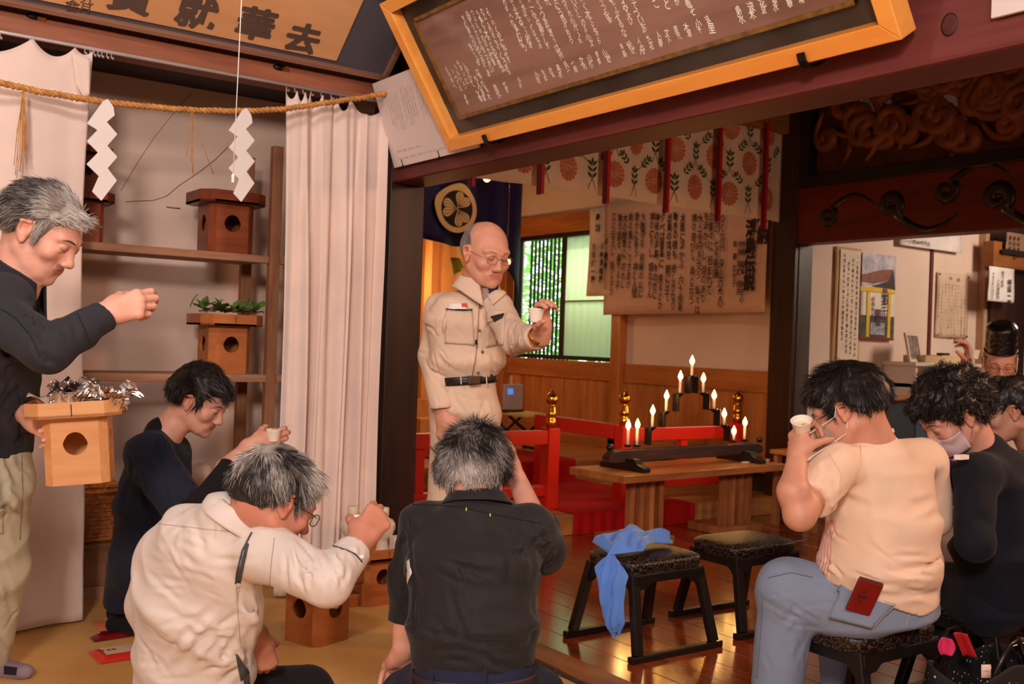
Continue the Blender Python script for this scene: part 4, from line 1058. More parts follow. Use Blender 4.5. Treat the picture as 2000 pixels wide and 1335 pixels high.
MB().grid(lambda u, v: hl(-.065+.085*u, -.062+.03*v+.004*math.sin(u*20), TZ+.008+.05*v), 12, 6).build('printed_side', mat('bag_print', (226, 190, 150), .35, c2=(120, 60, 50), vs=38), pb, solid=.001)
MB().grid(lambda u, v: hl(-.060+.075*u, -.03+.03*v, TZ+.062+.022*v+.006*math.sin(u*14)), 10, 4).build('dark_lining', mat('bag_dark', (40, 20, 20), .4), pb, solid=.001)
tag(MB().grid(lambda u, v: hl(-.125+.11*u, -.08+.12*v, TZ+.008+.045*(1-u)+.010*math.sin(u*7+v*5)), 14, 10).build('paper_sheet', mat('thin_paper', (226, 200, 186), .8), None, solid=.001), 'thin white paper sheet lying in the held offering tray', 'paper')
# ================================================================== curtains of the alcove
M_CURT = fabric('curtain_white', (232, 212, 200), weave=600, rough=.9, sheen=.15, wr=.12)
def curtain(x0, x1, y, zt, zb, folds, amp, hooks, sag, seed, name, lb, bulge=0, nu=220, lift=None, edge=None):
    r = random.Random(seed); ph = [r.uniform(0, 6.28) for _ in range(6)]
    hk = sorted(hooks)
    def f(u, v):
        uu = u+.012*math.sin(u*17+ph[0])+.008*math.sin(u*41+ph[1])
        x = x0+(x1-x0)*u
        s = 0
        for a, b in zip(hk[:-1], hk[1:]):
            if a <= u <= b: s = sag*min(1, (b-a)*9)*4*(u-a)*(b-u)/(b-a)**2
        grow = .35+.65*min(1, v*3)
        fo_ = math.sin(uu*folds*2*math.pi+ph[2]+.5*math.sin(v*2+ph[3]))*(1-.25*v)+.45*math.sin(uu*folds*3.7*math.pi+ph[4]+v*1.1)+.2*math.sin(uu*folds*9+v*3+ph[5])
        yy = y-bulge*v+amp*grow*fo_
        z = (zt-s)+(zb-(zt-s))*v+(lift(u)*v if lift else 0)
        if edge: x += edge(u, v)
        return (x+.006*math.sin(v*6+u*20), yy, z)
    m_ = MB().grid(f, nu, 60)
    o = m_.build(name, M_CURT, None, solid=.002); tag(o, lb, 'curtain'); return o, f
cl, clf = curtain(-.9, .985, 4.36, 2.315, .012, 5, .028, [0, .12, .28, .42, .56, .72, .885, .965, 1], .075, 3, 'white_curtain', 'plain white curtain hanging behind the standing man at left', edge=lambda u, v: (.025*v*u+.10*max(0, v-.9)*u*u-.018*math.sin(v*6)*u))
cr, crf = curtain(1.82, 2.325, 4.36, 2.305, .012, 4.6, .034, [0, .08, .17, .24, .33, .42, .50, .62, 1], .06, 8, 'white_curtain', 'gathered off-white curtain hanging beside the dark post', edge=lambda u, v: (.02*math.sin(v*3)*(1-u)+.03*v*(1-u)))
# folded corner flap of left curtain
MB().grid(lambda u, v: (.90+.07*u+.02*v*(1-u), 4.32-.01*v, 2.29-.02*u-.17*v*(1-.35*abs(u-.6))-.0), 8, 8).build('folded_flap', M_CURT, cl, solid=.002)
M_RAIL = mat('white_rail', (214, 206, 204), .35, metal=.4)
MB_ = MB().tube([(-.9, 4.395, 2.328), (2.38, 4.395, 2.328)], .008, 10).build('curtain_rail', M_RAIL); tag(MB_, 'thin white metal curtain rail under the alcove lintel', 'rail')
for k, x in enumerate([.655, .76, .93, .965, .985, 1.0, 1.015, 1.03, 1.05, 1.068, 1.83, 1.87, 1.91, 1.95, 2.0, 2.05, 2.1, 2.3]):
    MB().tube([(x, 4.395, 2.32), (x, 4.39, 2.305), (x+.004, 4.38, 2.296), (x+.002, 4.37, 2.302)], .0028, 5).build('glider_hook', M_RAIL, MB_)
# ================================================================== rope, streamers, tassels, pull cord
def ropez(x):
    pts = [(.2, 2.13), (.639, 2.105), (.718, 2.092), (1.015, 2.09), (1.328, 2.11), (1.568, 2.143), (1.775, 2.185), (1.968, 2.246), (2.193, 2.312), (2.40, 2.39)]
    return float(np.interp(x, [p[0] for p in pts], [p[1] for p in pts]))
xs = np.linspace(.2, 2.38, 240); zs = np.array([ropez(x) for x in xs]); ker = np.ones(21)/21
zs2 = np.convolve(np.pad(zs, 10, 'edge'), ker, 'valid')
M_ROPE = mat('straw_rope', (196, 138, 70), .7, var=.3, vs=40, bump=.6, bs=160)
rp = wthing('straw_rope', (1.2, 4.25, ropez(1.2)), 'twisted straw rope strung across the alcove in front of the curtains', 'rope')
for s_ in (0, math.pi):
    MB().tube([(x, 4.25+.0065*math.cos(x*150+s_), z+.0065*math.sin(x*150+s_)) for x, z in zip(xs, zs2)], [.0082+.0014*math.sin(i_*.9+s_) for i_ in range(240)], 7).build('strand', M_ROPE, rp)
rr = random.Random(21); fz = MB()
for k in range(120):
    x = rr.uniform(.5, 2.2); z = ropez(x); a = rr.uniform(0, 6.28); L_ = rr.uniform(.012, .03)
    fz.tube([(x, 4.25, z+.008*math.sin(a)), (x+L_*rr.choice((-1, 1)), 4.25+.012*math.cos(a), z+.016*math.sin(a))], .0007, 3)
tag(fz.build('loose_straw', M_ROPE, rp), kind='stuff')
def tassel(x, L_, spread, n, seed, lb):
    r = random.Random(seed); z = ropez(x); t = wthing('straw_tassel', (x, 4.245, z-L_), lb, 'tassel', 'straw tassels hanging from the rope')
    for k in range(n):
        dx = spread*(r.random()-.5); l = L_*r.uniform(.7, 1.05)
        MB().tube([(x+dx*.12, 4.24, z+.004), (x+dx*.4, 4.238-.006*k/n, z-l*.35), (x+dx*.7+.004*math.sin(k), 4.24, z-l*.7), (x+dx, 4.238, z-l)], .0016, 4).build('straw', M_ROPE, t)
tassel(.718, .33, .05, 13, 1, 'thick straw tassel hanging before the left white curtain')
tassel(1.355, .27, .035, 4, 2, 'sparse straw tassel hanging in the middle of the alcove')
MB().tube([(1.356, 4.24, ropez(1.356)), (1.40, 4.235, 1.98), (1.455, 4.235, 1.86)], .0016, 4).build('straw', M_ROPE, bpy.data.objects['straw_tassel.001'])
def shide(x, lb, flip=0):
    z = ropez(x)+.012; t = wthing('paper_streamer', (x, 4.235, z-.41), lb, 'streamer', 'zigzag white paper streamers on the rope')
    # rhombus pieces stepping down left and right as folded paper
    P0 = [[(0, 0), (-.018, -.012), (-.075, -.108), (-.035, -.128), (.028, -.06), (.022, -.028)],
          [(-.005, -.088), (-.074, -.178), (-.024, -.222), (.040, -.134)],
          [(-.003, -.180), (-.073, -.268), (-.021, -.312), (.042, -.224)],
          [(.002, -.270), (-.024, -.302), (-.050, -.372), (-.014, -.405), (.042, -.318)]]
    for i, pp in enumerate(P0):
        yy = 4.236-.004*i
        MB().prism([(x+a, yy-.02*(b+.2)*((-1)**i)*.3, z+b) for a, b in pp], (0, .0012, 0)).build('paper_fold', M_PAPER, t)
shide(1.022, 'zigzag white paper streamer at the left curtain edge')
shide(1.588, 'zigzag white paper streamer beside the hanging pull cord')
pc = wthing('pull_cord', (1.168, 3.2, 1.686), 'thin white lamp pull cord with small pale end bead', 'cord')
MB().tube([(1.172, 3.2, 3.1), (1.171, 3.2, 2.3), (1.163, 3.2, 1.70)], .0016, 6).build('string', mat('cord_white', (246, 240, 236), .6), pc)
MB().lathe([(.002, .028), (.0055, .022), (.006, .018), (.0052, .016), (.0052, .0), (.004, -.002)], (1.163, 3.2, 1.68), 12).build('end_bead', mat('bead_cream', (250, 240, 214), .4), pc)
# crack lines on the alcove wall
ck = MB(); pts = [aY(*q, 5.149) for q in ((245, 394), (260, 393), (300, 391), (325, 383), (350, 362), (390, 335), (420, 312), (452, 280))]
ck.tube(pts, .0022, 4); ck.tube([aY(*q, 5.149) for q in ((236, 372), (270, 315), (300, 270), (330, 232), (352, 205), (375, 180))], .0014, 4)
ck.tube([aY(*q, 5.149) for q in ((325, 404), (340, 406), (352, 407))], .004, 4)
ck.build('plaster_crack', mat('crack_brown', (120, 84, 66), .9), bpy.data.objects['wall_alcove'])
# ================================================================== hanging plaques
def tilted(bl, br, tl):
    """frame axes of a leaning board from three of its corners"""
    bl, br, tl = Vector(bl), Vector(br), Vector(tl); ax = (br-bl); W_ = ax.length; ax.normalize(); ay = tl-bl; ay -= ax*ay.dot(ax); H_ = ay.length; ay.normalize()
    return bl, ax, ay, ax.cross(ay), W_, H_
def slab(mb, fr, x0, x1, y0, y1, z0, z1):
    o, ax, ay, n = fr[:4]
    v = [o+ax*x+ay*y+n*z for z in (z0, z1) for x, y in ((x0, y0), (x1, y0), (x1, y1), (x0, y1))]
    mb.add(v, [(0, 3, 2, 1), (4, 5, 6, 7), (0, 1, 5, 4), (1, 2, 6, 5), (2, 3, 7, 6), (3, 0, 4, 7)]); return mb
def mitre(mb, fr, W_, H_, fw, z0, z1, side):
    o, ax, ay, n = fr[:4]
    outl = {'b': [(0, 0), (W_, 0), (W_-fw, fw), (fw, fw)], 't': [(fw, H_-fw), (W_-fw, H_-fw), (W_, H_), (0, H_)], 'l': [(0, 0), (fw, fw), (fw, H_-fw), (0, H_)], 'r': [(W_-fw, fw), (W_, 0), (W_, H_), (W_-fw, H_-fw)]}[side]
    mb.prism([o+ax*a+ay*b+n*z0 for a, b in outl], n*(z1-z0)); return mb
# big poem plaque on the red beam
b0 = (2.345, 3.749, 2.03); fr = tilted(b0, (2.345, 1.567, 2.03), (2.345-.335, 3.749, 2.03+.515)); W_, H_ = fr[4], .66
pq = wthing('poem_plaque', ((2.2, 2.65, 2.03)), 'large leaning plaque in yellow wooden frame with rows of white cursive', 'plaque')
M_YF = wood('yellow_frame_wood', (236, 150, 62), (250, 176, 84), 'y', 5, .32, coat=.3)
for sd in 'btlr': mitre(MB(), fr, W_, H_, .052, -.03, .045, sd).build('frame_side', M_YF, pq, bevel=.003)
slab(MB(), fr, .04, W_-.04, .04, H_-.04, -.025, -.005).build('dark_mount', mat('dark_mount', (46, 40, 36), .5, var=.4, vs=7), pq)
pn_ = slab(MB(), fr, .135, W_-.135, .125, H_-.12, -.006, .003).build('inner_panel', wood('aged_panel_wood', (124, 88, 74), (160, 122, 106), 'y', 4, .55), pq)
ed = MB()
for a in ((.120, W_-.120, .112, .126), (.120, W_-.120, H_-.122, H_-.108), (.120, .134, .112, H_-.108), (W_-.134, W_-.120, .112, H_-.108)): slab(ed, fr, *a, -.006, .012)
ed.build('gilt_edge', mat('tarnished_gilt', (150, 112, 58), .4, metal=.5, var=.4, vs=30), pq)
m, N, L, b_ = _new('clear_glazing'); tr_ = N.new('ShaderNodeBsdfTransparent'); gl_ = N.new('ShaderNodeBsdfGlossy'); gl_.inputs['Roughness'].default_value = .06; mxs = N.new('ShaderNodeMixShader')
fre = N.new('ShaderNodeLayerWeight'); fre.inputs[0].default_value = .35; fpw = N.new('ShaderNodeMath'); fpw.operation = 'POWER'; fpw.inputs[1].default_value = 3; fma = N.new('ShaderNodeMath'); fma.operation = 'MULTIPLY_ADD'; fma.inputs[1].default_value = .5; fma.inputs[2].default_value = .035; L.new(fre.outputs['Facing'], fpw.inputs[0]); L.new(fpw.outputs[0], fma.inputs[0]); L.new(fma.outputs[0], mxs.inputs[0]); L.new(tr_.outputs[0], mxs.inputs[1]); L.new(gl_.outputs[0], mxs.inputs[2]); L.new(mxs.outputs[0], N['Material Output'].inputs[0])
M_GLASS = m
o_, ax_, ay_, n_ = fr[:4]
MB().add([o_+ax_*a+ay_*b+n_*.030 for a, b in ((.05, .05), (W_-.05, .05), (W_-.05, H_-.05), (.05, H_-.05))], [(0, 1, 2, 3)]).build('glazing', M_GLASS, pq)
HK = 'あのしれをうかゝるもちとせよにたまのきみやくらぬはなさそつへけふこえてひおわりいほろすめむゆ'
KJ = '月花春秋山水島風雪松千代人神波浦舟里草木大小一文'
rt_ = random.Random(12); cols = []
x = .19; sect = 0
while x < W_-.17:
    g = int((x-.19)/.49)
    if (x-.19) % .49 > .425: x += .04; continue
    dense = x < .68
    top_ = H_-.16-(.10+.14*rt_.random() if x < .42 else .02*rt_.random()); n = int((top_-.215)/.0245)
    if dense or rt_.random() > .1:
        t = ''.join(rt_.choice(HK) if rt_.random() < .8 else rt_.choice(KJ) for _ in range(max(4, n-rt_.randint(0, 2))))
    else: t = rt_.choice(KJ)+rt_.choice(KJ)+rt_.choice(KJ)
    cols.append((x, top_, t, 1)); 
    if not dense or rt_.random() < .6: cols.append((x+.004, .205, ''.join(rt_.choice(KJ) for _ in range(2)), .95))
    x += .031 if dense else .043
cw = MB(); write(cw, cols, o_+n_*.0042, ax_, ay_, .031, .0245, .012, .28, .72, rt_)
cw.build('cursive_writing', mat('white_script', (246, 244, 224), .6), pq)
for y in (.30, 1.88):
    hk = MB()
    pts = [o_+ax_*y+ay_*.035+n_*.052, o_+ax_*y+ay_*.01+n_*.055, o_+ax_*y-ay_*.012+n_*.045, o_+ax_*y-ay_*.018+n_*.0, o_+ax_*(y+.002)-ay_*.02-n_*.04]
    hk.v = []
    for a, b in zip(pts[:-1], pts[1:]): hk.beam(tuple(a), tuple(b), .026, .007, tuple(n_))
    hk.build('hook', M_BLACKIRON, pq, bevel=.002)
# white text board left of it
fr = tilted((2.375, 4.355, 2.015), (2.375, 3.62, 2.015), (2.24, 4.355, 2.40)); o_, ax_, ay_, n_ = fr[:4]
wb2 = wthing('white_text_board', (2.35, 4.0, 2.015), 'white board with faint small grey text beside the yellow framed plaque', 'board')
slab(MB(), fr, 0, .735, 0, .405, -.012, 0).build('board', mat('white_board', (226, 212, 206), .5, var=.02), wb2, bevel=.002)
cols = []
for k in range(24):
    x = .10+k*.023
    if k % 6 == 5: continue
    cols.append((x, .345-.01*rt_.random(), ''.join(rt_.choice(HK) for _ in range(rt_.randint(10, 15))), 1))
k = MB(); write(k, cols, o_+n_*.0012, ax_, ay_, .0115, .0118, 0, .02, 1, rt_)
for r_, (yy, n) in enumerate(((.075, 3), (.04, 7))):
    write(k, [(.07+i*.0125, yy, ch, .9) for i, ch in enumerate('きあめてつ和歌 しまのみち よみひとしらす やまとことは はるかせに'[:n*6])], o_+n_*.0012, ax_, ay_, .0115, .012, 0, .02, 1, rt_)
k.build('fine_print', mat('print_grey', (150, 132, 128), .7), wb2)
for x in (.09, .42):
    MB().tube([tuple(o_+ax_*x+ay_*.03+n_*.004), tuple(o_+ax_*(x+.006)+ay_*.012+n_*.006), tuple(o_+ax_*(x+.004)-ay_*.008+n_*.004), tuple(o_+ax_*(x-.006)+ay_*.004+n_*.003)], .0022, 5).build('wire_hook', M_BLACKIRON, wb2)
# white board at the right top edge, beam knot
o = wthing('white_text_board', (2.39, 1.25, 2.13), 'blank white board corner at the upper right picture edge on red beam', 'board')
q = aX(1940, 35, 2.392)
MB().box((2.380, .55, q[2]-.004), (2.3925, q[1], q[2]+.26)).build('board', mat('white_board_right', (226, 214, 208), .45, var=.02), o, bevel=.002)
q = aX(1854, 48, 2.399)
kn = MB().lathe([(.001, .004), (.012, .003), (.018, .0015), (.0225, .0)], (0, 0, 0), 28)
kn.v = [(q[0]-v[2]*.35, q[1]+v[0]*1.05, q[2]+v[1]*1.35) for v in kn.v]
kn.build('wood_knot', mat('knot_dark', (70, 24, 20), .6, var=.4, vs=40), bpy.data.objects['trim_7'])
# calligraphy plaque over the lintel
fr = tilted((-.6, 4.335, 2.425), (2.30, 4.335, 2.425), (-.6, 4.335-.30, 2.425+.255)); o_, ax_, ay_, n_ = fr[:4]; W_, H_ = 2.90, .44
cq = wthing('calligraphy_plaque', (1.0, 4.3, 2.42), 'long tan plaque with four big dark brush characters over the alcove', 'plaque')
slab(MB(), fr, 0, W_, 0, H_, -.03, -.004).build('backing', mat('slate_mount', (84, 82, 90), .55, var=.12), cq)
slab(MB(), fr, .06, W_-.275, .048, H_-.06, -.004, .004).build('tan_panel', wood('tan_panel_wood', (214, 156, 104), (232, 178, 126), 'x', 3, .5), cq)
for sd in 'btlr': mitre(MB(), fr, W_, H_, .022, -.03, .018, sd).build('frame_side', wood('plaque_frame_wood', (120, 82, 64), (150, 108, 86), 'x', 6, .5), cq, bevel=.002)
def onp(px_, py_):
    r = Vector(ray(px_, py_)); c = Vector(Cv); p = c+r*((o_-c).dot(n_)/r.dot(n_)); return (p-o_).dot(ax_), (p-o_).dot(ay_)
mbk = MB()
for ch, (px_, py_), s in (('去', (592, 73), .155), ('華', (500, 45), .165), ('就', (385, 22), .165), ('實', (258, -12), .175)):
    a, b = onp(px_, py_)
    for k_ in range(8): write(mbk, [(a+.0062*math.cos(k_*.785), b+s*.5+.0050*math.sin(k_*.785), ch, 1)], o_+n_*(.0055+.0002*k_), ax_, ay_, s, .1, .008, .0, 1.02, rt_)
for ch, (px_, py_), s in (('九', (172, -3), .05), ('月', (165, 14), .05), ('會', (141, 10), .058), ('元', (146, -12), .05)):
    a, b = onp(px_, py_); write(mbk, [(a, b+s*.5, ch, 1)], o_+n_*.0055, ax_, ay_, s, .1, .008, .04, 1, rt_)
mbk.build('brush_writing', mat('brown_ink', (92, 72, 62), .7), cq)
for (px_, py_) in ((66, 32), (545, 132)):
    a = aY(px_, py_, 4.40); m_ = MB().lathe([(.001, .016), (.02, .012), (.028, 0), (.02, -.012), (.001, -.016)], (0, 0, 0), 14)
    m_.v = [(a[0]+v[0]*1.1, a[1]-.005+v[2]*.6, a[2]+v[1]*.5) for v in m_.v]; m_.build('bracket', M_BLACKIRON, cq)
    MB().cbox((a[0]+.026, a[1]-.012, a[2]-.006), (.03, .012, .01)).build('bracket_wedge', M_GOLD, cq)
# ================================================================== side room furnishing
def sheet(name, px0, py0, px1, py1, y, m, lb, cat, wav=.004):
    a = aY(px0, py0, y); b = aY(px1, py0, y); c = aY(px0, py1, y)
    X0, X1, Z1, Z0 = a[0], b[0], a[2], c[2]
    o = MB().grid(lambda u, v: (X0+(X1-X0)*u, y-wav*math.sin(u*4+v*5), Z1+(Z0-Z1)*v), 8, 14).build(name, m, None, solid=.002); tag(o, lb, cat)
    return o, X0, X1, Z0, Z1
sc_, X0, X1, Z0, Z1 = sheet('hanging_scroll', 1632, 480, 1684, 730, 4.985, mat('scroll_gold', (200, 160, 104), .8), 'long gold bordered scroll of small vertical writing on side wall', 'scroll')
MB().box((X0+.05, 4.972, Z0), (X1-.03, 4.976, Z1-.02)).build('paper_panel', mat('scroll_paper', (228, 208, 184), .85), sc_)
k = MB(); write(k, [(X1-X0-.07-i*.055, 0-.05-.03*(i % 3), ''.join(rt_.choice(KJ+HK[:20]) for _ in range(20-i)), 1) for i in range(4)], (X0, 4.970, Z1), (1, 0, 0), (0, 0, 1), .034, .040, .015, .1, .8, rt_); k.build('brush_writing', M_INKT, sc_)
po, X0, X1, Z0, Z1 = sheet('event_poster', 1684, 492, 1750, 662, 4.975, mat('poster_white', (232, 222, 206), .5), 'colour poster with a shrine roof on top and waterfall below', 'poster', .0)
H_ = Z1-Z0; W_ = X1-X0
def ppart(n, a, b, c, d, m, dy): MB().box((X0+W_*a, 4.971-dy, Z0+H_*c), (X0+W_*b, 4.972-dy, Z0+H_*d)).build(n, m, po)
ppart('sky_photo', 0, 1, .63, 1, mat('poster_sky', (120, 120, 150), .5, c2=(226, 214, 216), vs=9), .001)
m_ = MB(); m_.add([(X0+W_*a, 4.968, Z0+H_*b) for a, b in ((.0, .66), (.0, .74), (.55, .82), (.92, .84), (.80, .70), (.3, .65))], [(0, 1, 2, 3, 4, 5)]); m_.build('roof_photo', mat('poster_roof', (156, 84, 50), .5, c2=(110, 56, 36), vs=20), po)
m_ = MB(); m_.add([(X0+W_*a, 4.9675, Z0+H_*b) for a, b in ((.3, .62), (.80, .70), (.92, .83), (1.0, .6))], [(0, 1, 2, 3)]); m_.build('shadow_eave_photo', mat('poster_dark', (50, 34, 34), .5), po)
ppart('yellow_beam', -.03, 1.0, .555, .61, mat('poster_yellow', (226, 186, 40), .5), .003)
ppart('forest_photo', 0, 1, .02, .28, mat('poster_forest', (34, 40, 30), .5, c2=(90, 96, 80), vs=16), .001)
ppart('waterfall_photo', .3, .72, .06, .2, mat('poster_water', (190, 190, 196), .5, c2=(110, 112, 124), vs=30), .002)
ppart('yellow_post', .17, .26, .03, .56, mat('poster_yellow', (226, 186, 40), .5), .003); ppart('yellow_post', .80, .88, .03, .56, mat('poster_yellow', (226, 186, 40), .5), .003)
ppart('red_strip', 0, 1, 0, .025, mat('poster_red', (130, 30, 34), .5), .002)
k = MB(); write(k, [(W_*.68, H_*.62, '出羽三山', 1), (W_*.5, H_*.36, '開祖', 1)], (X0, 4.964, Z0), (1, 0, 0), (0, 0, 1), .075, .062, .03, .02, 1, rt_)
write(k, [(W_*.35, H_*.5, '祭事', .8), (W_*.35, H_*.38, '年中', .8)], (X0, 4.964, Z0), (1, 0, 0), (0, 0, 1), .05, .05, .01, .02, 1, rt_); k.build('poster_lettering', mat('poster_text', (96, 50, 76), .6), po)
ls, X0, X1, Z0, Z1 = sheet('list_paper', 1831, 530, 1893, 658, 4.985, mat('list_paper', (214, 186, 160), .85), 'pale paper list of fine vertical writing pinned to the side wall', 'paper')
k = MB(); write(k, [(X1-X0-.06-i*.05, -.09, ''.join(rt_.choice(KJ+HK[:20]) for _ in range(rt_.randint(9, 17))), 1) for i in range(9)], (X0, 4.974, Z1), (1, 0, 0), (0, 0, 1), .026, .030, .005, .1, .8, rt_)
write(k, [(.19, -.03, '奉', 1), (.31, -.03, '納', 1)], (X0, 4.974, Z1), (1, 0, 0), (0, 0, 1), .04, .04, .01, .05, 1, rt_); k.build('brush_writing', mat('faded_ink', (120, 96, 80), .8), ls)
for a, b in ((X0+.02, Z1-.02), (X1-.02, Z1-.02), (X0+.02, Z0+.02), (X1-.02, Z0+.02)): MB().lathe([(.008, 0), (.006, .006), (.001, .008)], (a, 4.974, b), 8, Matrix.Rotation(math.pi/2, 3, 'X')).build('pin', M_BLACK, ls)
wp, X0, X1, Z0, Z1 = sheet('donation_paper', 1932, 519, 1982, 587, 4.78, mat('donation_paper', (236, 226, 222), .8), 'white paper with bold lantern donation writing on the brown rail', 'paper')
k = MB(); W_ = X1-X0
write(k, [(W_*.78, -.03, '御神燈一対', 1.35)], (X0, 4.768, Z1), (1, 0, 0), (0, 0, 1), .046, .044, .022, .06, 1, rt_); write(k, [(W_*.5, -.03, '敬行会長', 1), (W_*.34, -.10, '小松清雄殿', 1), (W_*.13, -.05, '令和五年十月吉日', .8)], (X0, 4.768, Z1), (1, 0, 0), (0, 0, 1), .036, .036, .012, .06, 1, rt_)
k.build('brush_writing', M_INKT, wp)
# paper tops hanging under the red lintel
hp_, X0, X1, Z0, Z1 = sheet('tilted_paper', 1760, 440, 1880, 478, 4.95, mat('tilted_paper', (226, 212, 206), .8), 'white paper sheet with black writing hanging high in side room', 'paper')
k = MB(); write(k, [(.08+i*.05, -.10, ch, 1) for i, ch in enumerate('一久月金壱円也')], (X0, 4.938, Z1), (1, 0, 0), (0, 0, 1), .04, .04, .015, .05, 1, rt_); k.build('brush_writing', M_INKT, hp_)
df, X0, X1, Z0, Z1 = sheet('framed_text', 1966, 452, 2010, 486, 4.76, mat('brown_paper', (150, 112, 84), .7), 'dark framed brown writing panel high at the right edge', 'frame')
k = MB(); write(k, [(.05+i*.07, -.03, '奉納金', 1) for i in range(3)], (X0, 4.75, Z1), (1, 0, 0), (0, 0, 1), .04, .045, .015, .05, 1, rt_); k.build('brush_writing', M_INKT, df)
MB().box((X0-.04, 4.762, Z0-.04), (X1+.04, 4.775, Z0)).build('frame_bar', M_BLACK, df)
# white shelf unit with framed photo and boxes
a = aY(1762, 706, 4.8); b = aY(1880, 706, 4.8)
cu = wthing('white_cabinet', (8.0, 4.8, 0), 'white shelf cabinet against the side wall behind the bowed heads', 'cabinet')
X0, X1, ZT = a[0], b[0]+.1, a[2]; M_WH = mat('white_melamine', (214, 196, 182), .45, var=.02)
MB().box((X0, 4.68, ZT-.03), (X1, 4.98, ZT)).build('top_board', M_WH, cu, bevel=.004)
MB().box((X0+.03, 4.70, ZT-.36), (X0+.06, 4.98, ZT-.03)).build('side_board', M_WH, cu); MB().box((X1-.05, 4.70, ZT-.36), (X1-.02, 4.98, ZT-.03)).build('side_board', M_WH, cu)
MB().box((X0+.03, 4.72, ZT-.20), (X1-.02, 4.98, ZT-.17)).build('shelf_board', M_WH, cu); MB().box((X0, 4.66, 0.0), (X1, 4.98, ZT-.36)).build('lower_cabinet', M_WH, cu, bevel=.004)
MB().box((X0+.06, 4.96, ZT-.36), (X1-.05, 4.98, ZT-.03)).build('back_board', M_WH, cu)
ff = wthing('framed_photo', (X0+.1, 4.8, ZT), 'white framed group photo standing on the white cabinet', 'picture frame')
a = aY(1760, 704, 4.76); b = aY(1806, 700, 4.76); c = aY(1765, 655, 4.80)
fr = tilted((X0+.012, 4.74, ZT+.001), (b[0], 4.78, ZT+.001), (X0+.012, 4.79, ZT+.23)); o_, ax_, ay_, n_ = fr[:4]; w_, h_ = fr[4], fr[5]
for sd in 'btlr': mitre(MB(), fr, w_, h_, .022, -.012, .006, sd).build('frame_side', M_WH, ff)
slab(MB(), fr, .02, w_-.02, .02, h_-.02, -.01, 0).build('photo', mat('group_photo', (60, 64, 56), .4, c2=(176, 150, 140), vs=24), ff)
tag(MB().box((X0+.16, 4.70, ZT), (X0+.40, 4.90, ZT+.055)).build('cardboard_box', mat('cardboard', (196, 162, 120), .8), None, bevel=.003), 'flat tan cardboard box on the white cabinet, left one', 'box')
tag(MB().box((X0+.42, 4.72, ZT), (X0+.74, 4.90, ZT+.062)).build('cardboard_box', mat('cardboard_pale', (210, 178, 138), .8), None, bevel=.003), 'long pale tan box on white cabinet, nearer the priest', 'box')
tag(MB().box((X0+.50, 4.76, ZT+.062), (X0+.60, 4.82, ZT+.082)).build('black_case', M_BLACK, None, bevel=.004), 'small black case lying on the long pale box', 'case')
# grey blue low counter in front of it
q0, q1 = aY(1733, 776, 4.3), aY(1850, 776, 4.3)
bc = wthing('blue_grey_counter', (7.0, 4.3, 0), 'blue grey low cabinet with wood top behind the bowed heads', 'cabinet')
MB().box((q0[0]-.02, 4.25, q0[2]-.02), (q0[0]+1.3, 4.62, q0[2])).build('wood_top', M_TABLE, bc, bevel=.003)
MB().box((q0[0], 4.27, 0), (q0[0]+1.28, 4.6, q0[2]-.02)).build('cabinet_body', mat('blue_grey_metal', (62, 70, 80), .5), bc, bevel=.004)
MB().box((q0[0]+.30, 4.262, q0[2]-.36), (q0[0]+.62, 4.272, q0[2]-.10)).build('drawer_front', mat('blue_panel', (72, 92, 112), .5), bc, bevel=.003)
# small table with dark framed certificate by the raised cup
q = P(1592, 900, 5.3); st_ = wthing('side_table', (q[0], q[1], 0), 'small wooden side table behind the cream shirted person', 'table')
M_T2 = M_TABLE; zt_ = .52
c = aZ(1600, 880, zt_)
MB().box((c[0]-.28, c[1]-.2, zt_-.03), (c[0]+.35, c[1]+.2, zt_)).build('tabletop', M_TABLE, st_, bevel=.003)
for sx in (-.24, .31):
    for sy in (-.16, .16): MB().box((c[0]+sx-.02, c[1]+sy-.02, 0), (c[0]+sx+.02, c[1]+sy+.02, zt_-.03)).build('leg', M_TABLEZ, st_)
cf_ = wthing('framed_certificate', (c[0], c[1], zt_), 'small black framed card standing on side table beside the raised cup', 'picture frame')
a = Vector((c[0]-.14, c[1]-.05, zt_+.001)); fr = tilted(a, a+Vector((.15, -.03, 0)), a+Vector((0, .03, .20))); w_, h_ = fr[4], fr[5]
for sd in 'btlr': mitre(MB(), fr, w_, h_, .012, -.01, .006, sd).build('frame_side', M_BLACK, cf_)
slab(MB(), fr, .01, w_-.01, .01, h_-.01, -.009, 0).build('card', mat('certificate_card', (206, 196, 156), .7), cf_)
# dark ornament next to it
oc_ = wthing('dark_ornament', (c[0]+.05, c[1], zt_), 'dark knobbly wooden ornament beside the small framed card', 'ornament')
for k in range(7): MB().lathe([(.001, -.03), (.022, -.018), (.03, 0), (.022, .018), (.001, .03)], (c[0]+.06+.03*math.sin(k*2.1), c[1]-.04+.02*math.cos(k*3), zt_+.03+.024*k), 12).build('lobe', M_BLACK, oc_)
# purple banner and white cloth at the right edge
pb = MB().grid(lambda u, v: (9.62+.5*u, 4.6+.03*math.sin(u*14), 1.98-1.0*v), 24, 6).build('purple_banner', fabric('purple_cloth', (70, 24, 96), wr=.3), None, solid=.003); tag(pb, 'purple and red cloth hanging at the far right edge', 'banner')
MB().grid(lambda u, v: (9.70+.4*u, 4.575+.03*math.sin(u*14), 1.98-1.0*v), 24, 6).build('red_panel', mat('banner_red', (170, 20, 40), .8), pb, solid=.003)
tag(MB().grid(lambda u, v: (9.22+.42*u, 5.3+.02*math.sin(u*20), 1.99-1.98*v), 24, 6).build('white_cloth', mat('white_cloth', (236, 232, 228), .8), None, solid=.003), 'bright white cloth behind the priest in the black hat', 'cloth')
